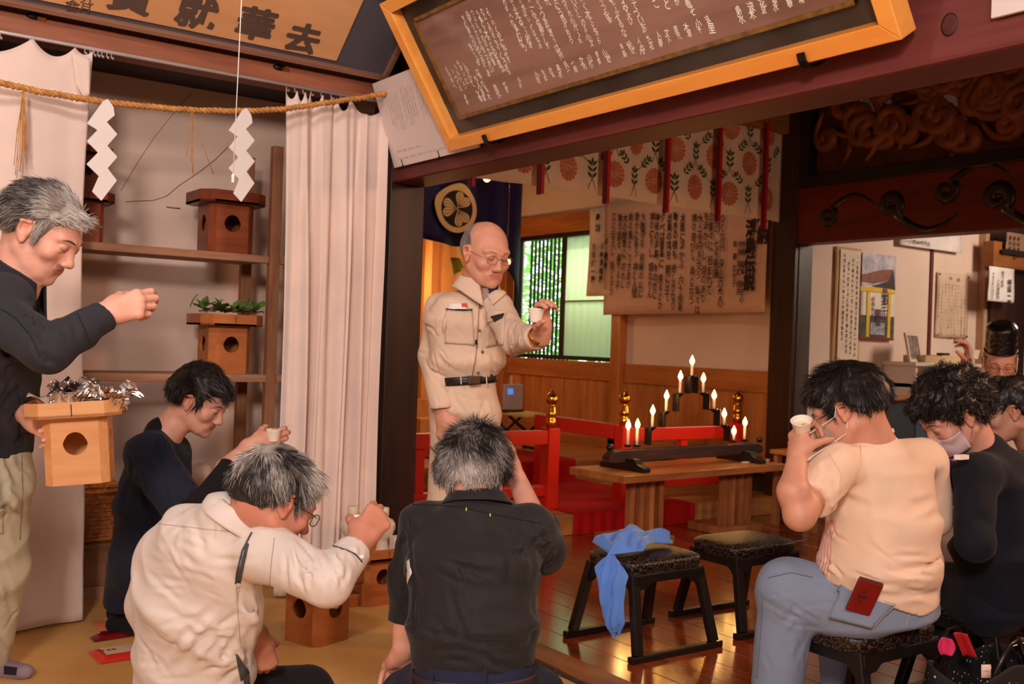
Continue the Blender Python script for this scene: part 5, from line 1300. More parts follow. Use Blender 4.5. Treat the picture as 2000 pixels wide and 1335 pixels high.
# bag with dots under stool at lower right
def bag():
    t = wthing('dotted_tote_bag', (3.05, 1.62, 0), 'black tote bag with white dots and woven tag beneath the stools', 'bag')
    def bf(u, v):
        a = u*2*math.pi; c, s = math.cos(a), math.sin(a); rr = (abs(c)**3+abs(s)**3)**(-1/3)
        k = 1+.10*math.sin(v*3)+.03*math.sin(a*5+v*6)
        return (3.06+.21*rr*c*k, 1.72+.10*rr*s*k, .005+.25*v+.02*math.sin(a*3)*v)
    m = mat('dotted_fabric', (16, 13, 15), .85); N, L = m.node_tree.nodes, m.node_tree.links; b = N['Principled BSDF']
    tc = N.new('ShaderNodeTexCoord'); vo = N.new('ShaderNodeTexVoronoi'); vo.inputs['Scale'].default_value = 46; vo.inputs['Randomness'].default_value = .75
    L.new(tc.outputs['Object'], vo.inputs['Vector']); cr_ = N.new('ShaderNodeValToRGB'); cr_.color_ramp.interpolation = 'CONSTANT'
    cr_.color_ramp.elements[0].color = (.6, .56, .54, 1); cr_.color_ramp.elements[1].position = .15; cr_.color_ramp.elements[1].color = (.006, .005, .006, 1)
    L.new(vo.outputs['Distance'], cr_.inputs[0]); L.new(cr_.outputs[0], b.inputs['Base Color'])
    MB().grid(bf, 60, 20).build('bag_body', m, t, solid=.004)
    for s_ in (-1, 1): MB().tube([(3.06-.10, 1.72+s_*.09, .25), (3.03, 1.72+s_*.10, .34), (3.10, 1.72+s_*.09, .35), (3.16, 1.72+s_*.09, .25)], .008, 6).build('handle', M_BLACK, t)
    q = P(1926, 1310, 2.78)
    MB().grid(lambda u, v: q+Rv*(u-.5)*.026+Uv*(v-.5)*.036, 2, 2).build('woven_tag', mat('tag_cream', (222, 200, 186), .8), t, solid=.001)
    k = MB(); write(k, [(i*.0052-.0085, .004, ch, 1) for i, ch in enumerate('LADIC')], Vector(q)-Vector(Fv)*.0015, Rv, Uv, .007, .006, 0); k.build('tag_lettering', M_INKT, t)
bag()
tag(MB().grid(lambda u, v: P(1848, 1262, 3.05)+Rv*(.045*(u-.5)*math.cos((v-.5)*2))+Uv*(.05*(v-.5))+Fv*.01*math.sin(u*5), 10, 10).build('pink_cloth', mat('pink_cloth', (210, 40, 96), .7), None, solid=.006), 'bright pink cloth end poking out between the stools', 'cloth')
tag(MB().grid(lambda u, v: P(1884, 1258, 3.1)+Rv*(.035*(u-.5)+.03*(.5-v))+Uv*(.07*(v-.5))+Fv*.01*math.sin(u*5), 10, 10).build('red_cloth', mat('crimson_cloth', (170, 10, 20), .7), None, solid=.006), 'dark red cloth end in the bag between the stools', 'cloth')
# ================================================================== people
from mathutils.bvhtree import BVHTree
def _opx(s, fn): s.pr.append((fn, None, None, 0, 'x')); return s
Shape.keep = _opx
_om = Shape.mesh
def _mesh2(s, h, disp=None):
    xs_ = [p for p in s.pr if p[4] == 'x']; s.pr = [p for p in s.pr if p[4] != 'x']
    if not xs_: return _om(s, h, disp)
    pad = .05; lo = np.min(s.lo, 0)-pad; hi = np.max(s.hi, 0)+pad; n = np.ceil((hi-lo)/h).astype(int)+1
    X, Y, Z = [(lo[i]+h*np.arange(n[i])).astype(np.float32) for i in range(3)]
    D = np.full(n, 1, np.float32)
    for fn, a, b, k, op in s.pr:
        d = fn(X[:, None, None], Y[None, :, None], Z[None, None, :]).astype(np.float32); e = np.maximum(k-np.abs(D-d), 0)/k
        if op == 'u': D = np.minimum(D, d)-e*e*k*.25
        else: D = np.maximum(D, -d)
    I = np.nonzero(np.abs(D) < .05); p = np.stack([X[I[0]], Y[I[1]], Z[I[2]]], 1).astype(float)
    if disp is not None: D[I] += disp(p).astype(np.float32)
    for q in xs_:
        d = q[0](X[:, None, None], Y[None, :, None], Z[None, None, :], D); D = d
    return surfnet(D, lo, h)
Shape.mesh = _mesh2
class Head:
    def __init__(s, C, f, s_=1.0, up=None):
        s.C = np.array(C); s.f = nrm(f); u = Zv if up is None else nrm(up); u = nrm(u-s.f*(u@s.f)); s.u = u; s.x = np.cross(s.f, u); s.s = s_
        s.M = np.stack([s.x, s.f, s.u], 1)
    def w(s, x, y, z): return s.C+(s.M@np.array([x, y, z]))*s.s
    def loc(s, p): return ((p-s.C)@s.M)/s.s
def head_prims(S, H, age=1, jaw=1.0, nose=1.0, cheek=1.0):
    k_ = H.s
    def E(c, r, k=.01, op='u', tilt=0):
        M = H.M
        if tilt:
            c_, s_ = math.cos(tilt), math.sin(tilt); R_ = np.array([[1, 0, 0], [0, c_, -s_], [0, s_, c_]]); M = H.M@R_
        S.ell(H.w(*c), np.array(r)*k_, M, k*k_, op)
    def Cn(a, b, ra, rb, k=.006, op='u'): S.cone(H.w(*a), H.w(*b), ra*k_, rb*k_, k*k_, op)
    E((0, -.012, .036), (.076, .096, .080))
    E((0, -.045, .005), (.066, .060, .062), .04)
    E((0, .034, -.02), (.063, .062, .085), .035)
    E((0, .040, -.078), (.048*jaw, .046, .034), .03)
    E((0, .080, -.101), (.023, .018, .018), .020)
    for q in (-1, 1):
        Cn((q*.052, .0, -.055), (q*.030, .060, -.092), .020*jaw, .016, .025)
        E((q*.044*cheek, .068, -.028), (.021, .020, .020), .02)
        Cn((q*.012, .093, .019), (q*.046, .078, .022), .010, .009, .016)
        E((q*.031, .100, -.001), (.017, .014, .011), .010, 's')
        E((q*.031, .081, -.001), (.0155, .0145, .0125), .003)
        E((q*.031, .0855, .004), (.0165, .012, .0085), .004)
        E((q*.031, .0835, -.0085), (.0155, .011, .006), .005)
        E((q*.0125*nose, .104, -.040), (.0095*nose, .011, .0085), .005)
        E((q*.007, .108, -.0475), (.0035, .005, .003), .002, 's')
        E((q*.020, .082, -.066), (.016, .010, .012), .018)
        # ear
        E((q*.0775, -.006, -.004), (.010, .021, .032), .006, tilt=.2)
        E((q*.086, -.004, .002), (.010, .012, .019), .004, 's', tilt=.2)
        Cn((q*.083, .004, .020), (q*.087, -.020, .014), .0045, .0045, .003); Cn((q*.087, -.020, .014), (q*.084, -.018, -.014), .0045, .004, .003)
        E((q*.080, .004, -.030), (.006, .009, .011), .004); E((q*.079, .010, -.006), (.005, .005, .008), .004)
    Cn((0, .092, .012), (0, .106*1, -.028), .0085, .0115, .012); E((0, .111, -.036), (.013*nose, .013, .011), .007)
    E((0, .0905, -.0610), (.024, .0080, .0046), .005); E((0, .0885, -.0700), (.020, .0082, .0050), .005)
    Cn((-.025, .0975, -.0657), (.025, .0975, -.0657), .0018, .0018, .003, 's')
def skin_colors(H, V, base=(1, 1, 1), ear_red=.0, grey=0):
    L = H.loc(V); c = np.ones((len(V), 3))
    def m(cx, cy, cz, rx, ry, rz): return np.clip(1.25-np.sqrt(((L[:, 0]-cx)/rx)**2+((L[:, 1]-cy)/ry)**2+((L[:, 2]-cz)/rz)**2), 0, 1)
    lip = np.clip(m(0, .098, -.0665, .025, .014, .009)*3, 0, 1); c = c*(1-lip[:, None])+lip[:, None]*np.array([.86, .62, .60])
    for q in (-1, 1):
        e = np.clip(m(q*.082, -.005, 0, .016, .028, .038)*1.5, 0, 1)[:, None]*.5; c = c*(1-e)+e*np.array([1.05, .78, .72])
        e = m(q*.04, .07, -.03, .03, .03, .03)[:, None]*.35; c = c*(1-e)+e*np.array([1.02, .84, .80])
    e = m(0, .11, -.036, .02, .02, .016)[:, None]*.4; c = c*(1-e)+e*np.array([1.0, .80, .76])
    n_ = nz(V, 60, 3)[:, None]*.035+nz(V, 14, 5)[:, None]*.04; return np.clip(c*(1+n_), 0, 1.3)
HAIRLINE = ([-.13, -.09, -.055, -.022, -.004, .012, .030, .040, .052, .066, .085], [-.052, -.058, -.052, -.022, .016, .018, -.006, .012, .040, .062, .074])
def hair(parent, H, th=.012, vol=(0, 0, 0), line=HAIRLINE, L=.035, n=6000, lift=.35, wid=.0011, col=None, seed=1, rough_=.42, shape=None, crown=(0, -.055, .115), bald=None, clump=.004, name='hair', h=.0045, grav=.25, curl=0, extra=None):
    k = H.s; S = Shape()
    S.ell(H.w(0, -.012, .036), (np.array([.076, .096, .080])+th+np.array(vol))*k, H.M, .01)
    S.ell(H.w(0, -.045, .005), (np.array([.066, .060, .062])+th)*k, H.M, .04*k)
    S.ell(H.w(0, .030, -.005), (np.array([.0635, .058, .075])+th*.5)*k, H.M, .03*k)
    if extra:
        for c, r, kk in extra: S.ell(H.w(*c), np.array(r)*k, H.M, kk*k)
    C, M = H.C, H.M
    def zbf(ly, lx): return np.interp(ly, line[0], line[1])
    def kp(x, y, z, D):
        w_ = (x-C[0], y-C[1], z-C[2]); l = [_dot(w_, M[:, i])/k for i in range(3)]
        g = zbf(l[1]+0*l[0], l[0])-l[2]
        if bald is not None: g = np.maximum(g, bald(*l))
        g = g*k*.7
        tap = np.clip(1+g/(.022*k), 0, 1)*th*.9*k
        return np.maximum(D+tap, g).astype(np.float32)
    S.keep(kp)
    cl = (lambda p: clump*np.maximum(-1, nz(p, 55, seed))+clump*.5*nz(p, 120, seed+2)) if clump else None
    V, Fq = S.mesh(h, cl)
    rs = np.random.RandomState(seed)
    A, B, Cc, Dd = V[Fq[:, 0]], V[Fq[:, 1]], V[Fq[:, 2]], V[Fq[:, 3]]
    nn = np.cross(Cc-A, Dd-B); ar = np.linalg.norm(nn, axis=1)+1e-12; nn = nn/ar[:, None]
    ctr = (A+B+Cc+Dd)/4; lc = H.loc(ctr)
    g = zbf(lc[:, 1], lc[:, 0])-lc[:, 2]
    if bald is not None: g = np.maximum(g, bald(lc[:, 0], lc[:, 1], lc[:, 2]))
    wgt = ar*(g < -.002)
    pick = rs.choice(len(Fq), n, p=wgt/wgt.sum()); a, b = rs.rand(n, 1), rs.rand(n, 1)
    rt = (A[pick]*(1-a)+B[pick]*a)*(1-b)+(Dd[pick]*(1-a)+Cc[pick]*a)*b; N_ = nn[pick]; rl_ = H.loc(rt)
    fl = rl_-np.array(crown); 
    if shape is not None: fl = shape(rl_, fl)
    flw = fl@M.T; flw -= N_*(flw*N_).sum(1)[:, None]; flw /= (np.linalg.norm(flw, axis=1)[:, None]+1e-6)
    jit_ = np.stack([nz(rt, 38, seed+i) for i in range(3)], 1)*.35+rs.normal(size=(n, 3))*.12
    lf_ = lift(rl_)[:, None] if callable(lift) else lift
    d = flw+N_*(lf_+.15*rs.rand(n, 1))+jit_; d /= np.linalg.norm(d, axis=1)[:, None]
    ln = (L(rl_) if callable(L) else L)*(.6+.6*rs.rand(n))*k
    m_ = 5; pts = [rt-N_*.003]; dirs = d
    for i in range(m_-1):
        pts.append(pts[-1]+dirs*(ln/(m_-1))[:, None])
        dirs = dirs-N_*grav*.25-np.array([0, 0, 1])*grav*.12+flw*.06
        if curl: ph = rs.rand(n, 1)*0+nz(rt, 30, seed+4)[:, None]*3+i*1.6; dirs = dirs+curl*(np.sin(ph)*N_+np.cos(ph)*np.cross(flw, N_))
        dirs /= np.linalg.norm(dirs, axis=1)[:, None]
    sd = np.cross(d, N_); sd /= (np.linalg.norm(sd, axis=1)[:, None]+1e-6)
    ang = rs.rand(n, 1)*3.1; sd = sd*np.cos(ang)+N_*np.sin(ang)*.7
    allv = []; w_ = [1, 1, .9, .6, .1]
    for i in range(m_): allv += [pts[i]-sd*wid*w_[i], pts[i]+sd*wid*w_[i]]
    SV = np.stack(allv, 1).reshape(-1, 3); base = np.arange(n)[:, None]*m_*2
    q = np.array([[2*i, 2*i+1, 2*i+3, 2*i+2] for i in range(m_-1)]); SF = (base[:, :, None]+q[None]).reshape(-1, 4)
    if col is None: col = lambda l, r: np.full((len(l), 3), .02)
    cs = np.repeat(col(rl_, rs.rand(len(rl_))), m_*2, 0)*np.tile(np.linspace(.75, 1.15, m_).repeat(2), n)[:, None]
    lv = H.loc(V); cb = col(lv, .35+.3*nz(V, 90, seed+1).clip(-1, 1))*.6
    VV = np.concatenate([V, SV]); FF = np.concatenate([Fq, SF+len(V)]); CC = np.concatenate([cb, cs])
    m = mat('hair_fibre', (255, 255, 255), rough_, var=0, attr='Col', spec=.35)
    return np_mesh(name, VV, FF, m, parent, True, CC)
def hand(S, wrist, f, s, side=1, curl=(.5, .6, .6, .65), spread=.05, thumb=(.6, .3), sc=1.0, k2=1.0):
    """palm, four jointed fingers and a thumb leaving the side of the palm. s points to the thumb side; curl in radians per joint (scaled)"""
    f = nrm(f); s = nrm(np.asarray(s)-f*(np.asarray(s)@f)); n = np.cross(s, f) if side > 0 else np.cross(f, s); w = np.array(wrist)
    def p(a, b, c): return w+(f*a+s*b+n*c)*sc
    S.cone(p(-.02, 0, 0), p(.025, .0, 0), .027*sc, .029*sc, .015*sc, flat=(n, 1.25))
    for a, b, r in ((.085, .026, .0125), (.088, .008, .012), (.083, -.010, .0115), (.075, -.027, .011)):
        S.cone(p(.010, b*.5, 0), p(a, b, -.001), .0165*sc, r*sc, .014*sc)
    S.ell(p(.035, .026, .012), np.array([.026, .016, .014])*sc, np.stack([f, s, n], 1), .012*sc)
    S.ell(p(.035, -.020, .010), np.array([.030, .013, .012])*sc, np.stack([f, s, n], 1), .012*sc)
    fg = (((.086, .026), (.043, .026, .021), .0092), ((.090, .008), (.047, .029, .022), .0094), ((.084, -.010), (.043, .027, .021), .0090), ((.075, -.027), (.034, .021, .019), .0080))
    tips = []
    for i, ((a, b), ls, r) in enumerate(fg):
        q = p(a, b, -.001); th = 0; sp = (1.5-i)*spread
        for j, l in enumerate(ls):
            th += curl[i]*(1.0, 1.25, .8)[j]
            d = nrm(f*math.cos(th)*math.cos(sp)+s*math.sin(sp)*math.cos(th)+n*math.sin(th)); q2 = q+d*l*sc
            S.cone(q, q2, r*sc*(1-.05*j), r*sc*(.95-.06*j), .0035*sc)
            if j == 0: S.ell(q, np.array([.0115, .0100, .0105])*sc, np.stack([f, s, n], 1), .008*sc)
            q = q2
        tips.append(q)
    ta_, tb_ = thumb; q = p(.022, .024, .008)
    for j, l in enumerate((.040, .033, .027)):
        a = ta_+tb_*j
        d = nrm(f*.72*math.cos(a*.6)+s*(.75-.35*j)*math.cos(a)+n*math.sin(a)*1.0); q2 = q+d*l*sc
        S.cone(q, q2, (.0135, .0112, .0100)[j]*sc, (.0112, .0100, .0082)[j]*sc, .006*sc if j else .014*sc); q = q2
    return p, n
def cup(c, up, lb, r=.026, h=.045):
    up = Vector(up).normalized(); M = up.to_track_quat('Z', 'Y').to_matrix(); t = wthing('sake_cup', c, lb, 'cup')
    MB().lathe([(.001, -h/2), (r*.66, -h/2), (r*.70, -h/2+.004), (r*.98, h/2-.003), (r*1.04, h/2), (r*1.0, h/2+.001), (r*.92, h/2-.003), (r*.62, -h/2+.006), (.001, -h/2+.006)], c, 28, M, cap=False).build('cup_wall', mat('white_cup', (244, 232, 214), .45, var=.02), t)
    MB().lathe([(.001, h*.18), (r*.84, h*.18)], c, 24, M, cap=False).build('sake', mat('clear_sake', (236, 220, 190), .1, var=.02), t)
    return t
SKINS = {}
def skin(name, c, rough_=.5): return mat(name, c, rough_, var=.05, vs=30, sss=.12, attr='Col', bump=.12, bs=420, spec=.4)
def body_mesh(parts, m, label, H, extra_cols=None):
    """joins meshed pieces into the one body; returns the person's root object"""
    VV, FF, n = [], [], 0
    for V, Fq in parts: VV.append(V); FF.append(Fq+n); n += len(V)
    V = np.concatenate(VV); o = np_mesh('person', V, np.concatenate(FF), m, None, True, skin_colors(H, V))
    tag(o, label, 'person'); return o
def inner(limbs, h=.02):
    S = Shape()
    for a, b, ra, rb in limbs: S.cone(a, b, ra, rb, .03)
    return S.mesh(h)
def bvh(o):
    me = o.data; V = np.array([v.co[:] for v in me.vertices])+np.array(o['_b']); return BVHTree.FromPolygons([tuple(v) for v in V], [tuple(p.vertices) for p in me.polygons])
def hit(bv, px_, py_, off=.0015):
    r = Vector(ray(px_, py_)).normalized(); l, n, i, d = bv.ray_cast(Vector(Cv), r, 12)
    if l is None: return None
    if n.dot(r) > 0: n = -n
    return l+n*off
def seam(bv, pts, m, parent, r=.0016, name='seam', off=.0008, n=14):
    out = []
    for (a, b), (c, d) in zip(pts[:-1], pts[1:]):
        for i in range(n):
            q = hit(bv, a+(c-a)*i/n, b+(d-b)*i/n, off)
            if q is not None and (not out or (q-out[-1]).length < .09): out.append(q)
    if len(out) > 1: return MB().tube([tuple(q) for q in out], r, 5).build(name, m, parent)
def patch(bv, quad, m, parent, name, off=.003, solid=.002, nu=12, nv=12):
    (a, b, c, d) = [np.array(q, float) for q in quad]; v = []; ok = True; pts = {}
    last = None
    for j in range(nv+1):
        for i in range(nu+1):
            u, w_ = i/nu, j/nv; q = (a*(1-u)+b*u)*(1-w_)+(d*(1-u)+c*u)*w_; h_ = hit(bv, q[0], q[1], off)
            if h_ is None: h_ = last
            if h_ is None: continue
            last = h_; pts[(i, j)] = h_
    if len(pts) < (nu+1)*(nv+1):
        f0 = next(iter(pts.values()), None)
        if f0 is None: return None
        for j in range(nv+1):
            for i in range(nu+1): pts.setdefault((i, j), f0)
    mb = MB(); vs_ = [tuple(pts[(i, j)]) for j in range(nv+1) for i in range(nu+1)]
    mb.add(vs_, [(j*(nu+1)+i, j*(nu+1)+i+1, (j+1)*(nu+1)+i+1, (j+1)*(nu+1)+i) for j in range(nv) for i in range(nu)], True)
    return mb.build(name, m, parent, solid=solid)
def collar(parent, name, m, c, up, fwd, rx, ry, h, out=.5, fall=.012, tip=.03, gap=.25, thick=.003):
    up, fwd = Vector(nrm(up)), Vector(nrm(fwd)); fwd = (fwd-up*fwd.dot(up)).normalized(); rt = fwd.cross(up); c = Vector(c)
    def g(u, v):
        a = gap+(2*math.pi-2*gap)*u; e = fwd*math.cos(a)*ry+rt*math.sin(a)*rx; w_ = max(0, math.cos(a))**2
        if v < .35: t = v/.35; return c+e*(1-.03*t)+up*h*t
        t = (v-.35)/.65; return c+e*(1+.10*math.sin(t*2.2)+out*t*t*.6+.06)+up*(h*(1-t*.75*(1+t)*.5)-fall*t)+(fwd*tip-up*tip*.9)*t*t*w_
    return MB().grid(g, 48, 12).build(name, m, parent, solid=thick)
def facebits(root, H, brow=(.02, .015, .012), thick=1.0, lash=True, browm='brow_dark'):
    bv = bvh(root)
    def on(x, z, off=.0006):
        o = Vector(H.w(x, .2, z)); l, n, i, d = bv.ray_cast(o, Vector(-H.f), .4)
        return (l+Vector(H.f)*off) if l is not None else Vector(H.w(x, .09, z))
    mb_ = mat('brow_%02d%02d' % (int(brow[0]*99), int(brow[1]*99)), tuple(int(v*255) for v in (brow if brow[0] > .0 else (.1, .1, .1))), .8)
    for q in (-1, 1):
        bm_ = MB(); pts = []
        for i in range(9):
            t = i/8; pts.append(tuple(on(q*(.014+.036*t), .0205+.006*math.sin(t*2.6)-.004*t, .0002)))
        bm_.tube(pts, [.0013*thick*(.4+math.sin(math.pi*min(1, .15+i/9))) for i in range(9)], 6); bm_.build('eyebrow', mb_, root)
        if lash:
            lm = MB(); lm.tube([tuple(on(q*(.0165+.029*i/8), -.0035-.0028*math.sin(math.pi*i/8), .0003)) for i in range(9)], [.0006+.0006*math.sin(math.pi*i/8) for i in range(9)], 5); lm.build('eyelash', mat('lash_dark', (30, 18, 14), .7), root)
    return on
def glasses(root, H, m, r=.0011, lens=(.021, .014), y=.112, z=-.004, lbl=None, temple=True):
    t = None; fr_ = MB()
    for q in (-1, 1):
        n = 28; pts = []
        for i in range(n):
            a = 2*math.pi*i/n; c_, s_ = math.cos(a), math.sin(a); rr = (abs(c_)**3+abs(s_)**3)**(-1/3); pts.append(tuple(H.w(q*.033+lens[0]*rr*c_, y-.10*abs(q*.033+lens[0]*rr*c_)**1.3*2, z+lens[1]*rr*s_)))
        fr_.tube(pts, r, 6, closed=True)
    fr_.tube([tuple(H.w(x, y-.001, z+.004+.002*(1-abs(x)/.012))) for x in (-.012, 0, .012)], r, 6)
    g = fr_.build('spectacles', m, root)
    for q in (-1, 1):
        MB().tube([tuple(H.w(q*.054, y-.012, z+.006)), tuple(H.w(q*.070, y-.022, z+.006)), tuple(H.w(q*.079, .01, z+.010)), tuple(H.w(q*.082, -.012, z+.006)), tuple(H.w(q*.080, -.026, z-.018))], r, 6).build('temple_arm', m, g)
        n = 20; pts = [tuple(H.w(q*.033+lens[0]*.96*((abs(math.cos(2*math.pi*i/n))**3+abs(math.sin(2*math.pi*i/n))**3)**(-1/3))*math.cos(2*math.pi*i/n), y-.008, z+lens[1]*.96*((abs(math.cos(2*math.pi*i/n))**3+abs(math.sin(2*math.pi*i/n))**3)**(-1/3))*math.sin(2*math.pi*i/n))) for i in range(n)]
        MB().add(pts, [tuple(range(n))]).build('lens', M_GLASS, g)
    return g
def gray(dark, light, f):
    d, l = np.array(dark), np.array(light)
    return lambda L_, r: d+(l-d)*np.clip(f(L_, r), 0, 1)[:, None]
def fabr(o): return bvh(o)
HS, BS, CS = .0034, .0032, .0075   # head, hand and cloth resolution
BLACKH = gray((.012, .009, .008), (.035, .026, .022), lambda L_, r: r)
# ------------------------------------------------------------------ standing man, far left
H = Head(P(83, 452, 3.03), cd(.84, -.54, -.06), 1.10)
S = Shape(); head_prims(S, H, jaw=1.05, cheek=1.05)
S.cone(H.w(0, -.03, -.05), P(28, 560, 3.02), .060, .072, .03)
skdisp = lambda H_: (lambda p: crease([H_.w(*q) for q in ((-.02, .098, -.036), (-.034, .085, -.062), (-.036, .074, -.08))], .003*H_.s, .0022)(p)+crease([H_.w(*q) for q in ((.02, .098, -.036), (.034, .085, -.062), (.036, .074, -.08))], .003*H_.s, .0022)(p)+crease([H_.w(*q) for q in ((.02, .09, -.012), (.034, .086, -.019), (.05, .07, -.016))], .003*H_.s, .0012)(p)+crease([H_.w(*q) for q in ((-.02, .09, -.012), (-.034, .086, -.019), (-.05, .07, -.016))], .003*H_.s, .0012)(p)+crease([H_.w(*q) for q in ((.05, .03, -.05), (.047, .05, -.07), (.03, .062, -.095))], .004*H_.s, .0014)(p)+.0005*nz(p, 90, 1))
hd = S.mesh(HS, skdisp(H))
sh_, el_, wr_ = P(-28, 600, 2.88), P(92, 682, 2.76), P(200, 617, 2.88)
A = Shape(); A.cone(P(150, 645, 2.82), wr_, .036, .030, .01); hand(A, P(206, 612, 2.885), cd(.88, .30, .30), cd(-.2, .95, .1), 1, (.62, .72, .78, .85), .02, (.9, .35), 1.12)
hR = A.mesh(BS)
B = Shape(); B.cone(P(40, 808, 3.15), P(52, 812, 3.10), .026, .026, .01); hand(B, P(54, 812, 3.09), cd(.80, -.40, -.45), cd(.35, .75, -.3), -1, (.42, .35, .3, .3), .05, (.35, .25), .98)
hL = B.mesh(BS)
body_in = inner([(P(-20, 640, 3.08), P(-20, 880, 3.2), .10, .10), (P(-15, 930, 3.22), P(-20, 1280, 3.52), .07, .045), (P(-90, 930, 3.2), P(-100, 1300, 3.5), .07, .045)])
p1 = body_mesh([hd, hR, hL, body_in], skin('skin_ruddy', (220, 164, 142)), 'person standing at far left in dark grey shirt and pale trousers, holding an offering stand', H)
S = Shape(); sd = cd(0, 0, 1)
S.loft(P(-32, 905, 3.22), P(-24, 800, 3.17), (.175, .128), (.178, .132), sd, .04)
S.loft(P(-24, 800, 3.17), P(-22, 670, 3.09), (.178, .132), (.20, .130), sd, .04)
S.loft(P(-22, 670, 3.09), P(8, 570, 3.04), (.20, .13), (.16, .09), sd, .05, .05)
S.cone(P(20, 585, 2.92), P(10, 585, 3.18), .062, .062, .05)
S.cone(P(-10, 590, 2.92), P(-30, 600, 2.88), .075, .072, .05)
S.cone(sh_, el_, .078, .060, .04); S.cone(el_, P(150, 650, 2.82), .060, .052, .03); S.cone(P(150, 650, 2.82), P(206, 614, 2.885), .051, .044, .02)
S.cone(P(-60, 640, 3.27), P(-30, 760, 3.36), .07, .06, .04); S.cone(P(-30, 760, 3.36), P(38, 806, 3.17), .055, .046, .03)
S.cut(P(203, 613, 2.884), P(206, 612, 2.885)-P(150, 650, 2.82), .09); S.cut(P(36, 806, 3.17), cd(.8, -.1, -.5), .052)
S.cut(P(-30, 889, 3.2), -Zv, .34)
D_ = sumd(wrinkle(.008, 34, cd(.5, 1, 0), 1), wrinkle(.005, 60, cd(.9, .3, .2), 3), crease([P(60, 640, 2.72), P(100, 720, 2.7), P(88, 735, 2.72)], .012, .010), crease([P(20, 640, 2.8), P(70, 660, 2.7), P(115, 700, 2.7)], .010, .007), crease([P(40, 690, 2.85), P(95, 705, 2.70)], .008, .007), crease([P(0, 700, 2.9), P(20, 790, 2.95), P(40, 830, 3.0)], .014, .008))
D_ = sumd(D_, folds(S, [(0, 590, 110, 720, 60, 35, 90, .007, .007, 14), (100, 620, 200, 670, 70, 25, 40, .006, .004, 6), (-10, 700, 60, 880, 100, 40, 110, .009, .008, 10)], 3))
M_DG = fabric('charcoal_knit', (46, 46, 52), wr=.3)
s_ = np_mesh('shirt', *S.mesh(CS, D_), M_DG, p1); bs_ = bvh(s_)
collar(p1, 'collar', fabric('collar_charcoal', (34, 34, 42), wr=.2), P(14, 548, 3.03), cd(.55, .82, -.02), cd(.82, -.55, -.1), .082, .084, .060, .45, .03, .065, .22)
seam(bs_, [(150, 610), (164, 640), (178, 676)], fabric('seam_charcoal', (28, 28, 34)), s_, .002, 'cuff_seam')
seam(bs_, [(0, 602), (30, 620), (60, 655), (80, 700)], MATS['seam_charcoal'], s_, .0018, 'armhole_seam')
S = Shape(); S.loft(P(-30, 875, 3.2), P(-30, 960, 3.22), (.165, .122), (.17, .125), sd, .04)
S.cone(P(-14, 950, 3.24), P(-2, 1110, 3.36), .108, .090, .05); S.cone(P(-2, 1110, 3.36), P(-22, 1292, 3.52), .090, .066, .03)
S.cone(P(-75, 950, 3.2), P(-110, 1110, 3.3), .108, .085, .05); S.cone(P(-110, 1110, 3.3), P(-120, 1330, 3.4), .085, .066, .03)
S.cut(P(-20, 1298, 3.53), -Zv, .16)
t_ = np_mesh('trousers', *S.mesh(.008, sumd(folds(S, [(0, 900, 60, 1290, 80, 45, 120, .010, .008, 22)], 8), wrinkle(.010, 26, cd(1, .4, .3), 5), wrinkle(.006, 50, cd(.3, 1, .3), 8))), fabric('pale_green_cotton', (186, 182, 158), wr=.4), p1); bt = bvh(t_)
patch(bt, [(-30, 990), (6, 992), (6, 1040), (-30, 1036)], MATS['pale_green_cotton'], t_, 'cargo_pocket', .006)
seam(bt, [(42, 886), (44, 960), (38, 1060)], mat('trouser_stitch', (120, 118, 100), .9), t_, .0016)
S = Shape(); S.cone(P(-16, 1285, 3.54), P(-12, 1305, 3.54), .042, .046, .02); S.cone(P(-12, 1306, 3.54), P(48, 1311, 3.48), .046, .030, .03, flat=(Zv, 1.2))
sk = np_mesh('sock', *S.mesh(.005), fabric('grey_lilac_sock', (140, 122, 138), wr=.1), p1)
patch(bvh(sk), [(8, 1300), (34, 1303), (32, 1318), (8, 1316)], mat('sock_black', (24, 22, 26), .9), sk, 'sock_stripe', .001, .0008)
fr1 = lambda L_, r: .10+.6*r+1.6*np.clip((L_[:, 1]-.0)/.08, -.25, 1)*np.clip((L_[:, 2]+.02)/.1, 0, 1)
hair(p1, H, .013, line=([-.13, -.09, -.055, -.022, -.004, .012, .030, .040, .052, .066, .085], [-.062, -.066, -.058, -.022, .018, .02, -.030, -.012, .035, .058, .070]), L=lambda l: np.where(l[:, 1] > .06, .048, np.where(l[:, 2] < .0, .022, .038)), n=14000, lift=lambda l: np.where(l[:, 1] > .06, .70, .14), col=gray((.055, .048, .044), (.52, .48, .43), fr1), seed=2, wid=.0010,
     shape=lambda l, f: np.where((l[:, 1:2] > .045), np.array([[0., .8, .15]])+0*f, np.where(l[:, 2:3] > .05, np.array([[0, -.2, 0]])+f, f*np.array([[1, 1, 1]])+np.array([[0, -.06, -.03]]))))
on = facebits(p1, H, (.30, .24, .21), 1.7)
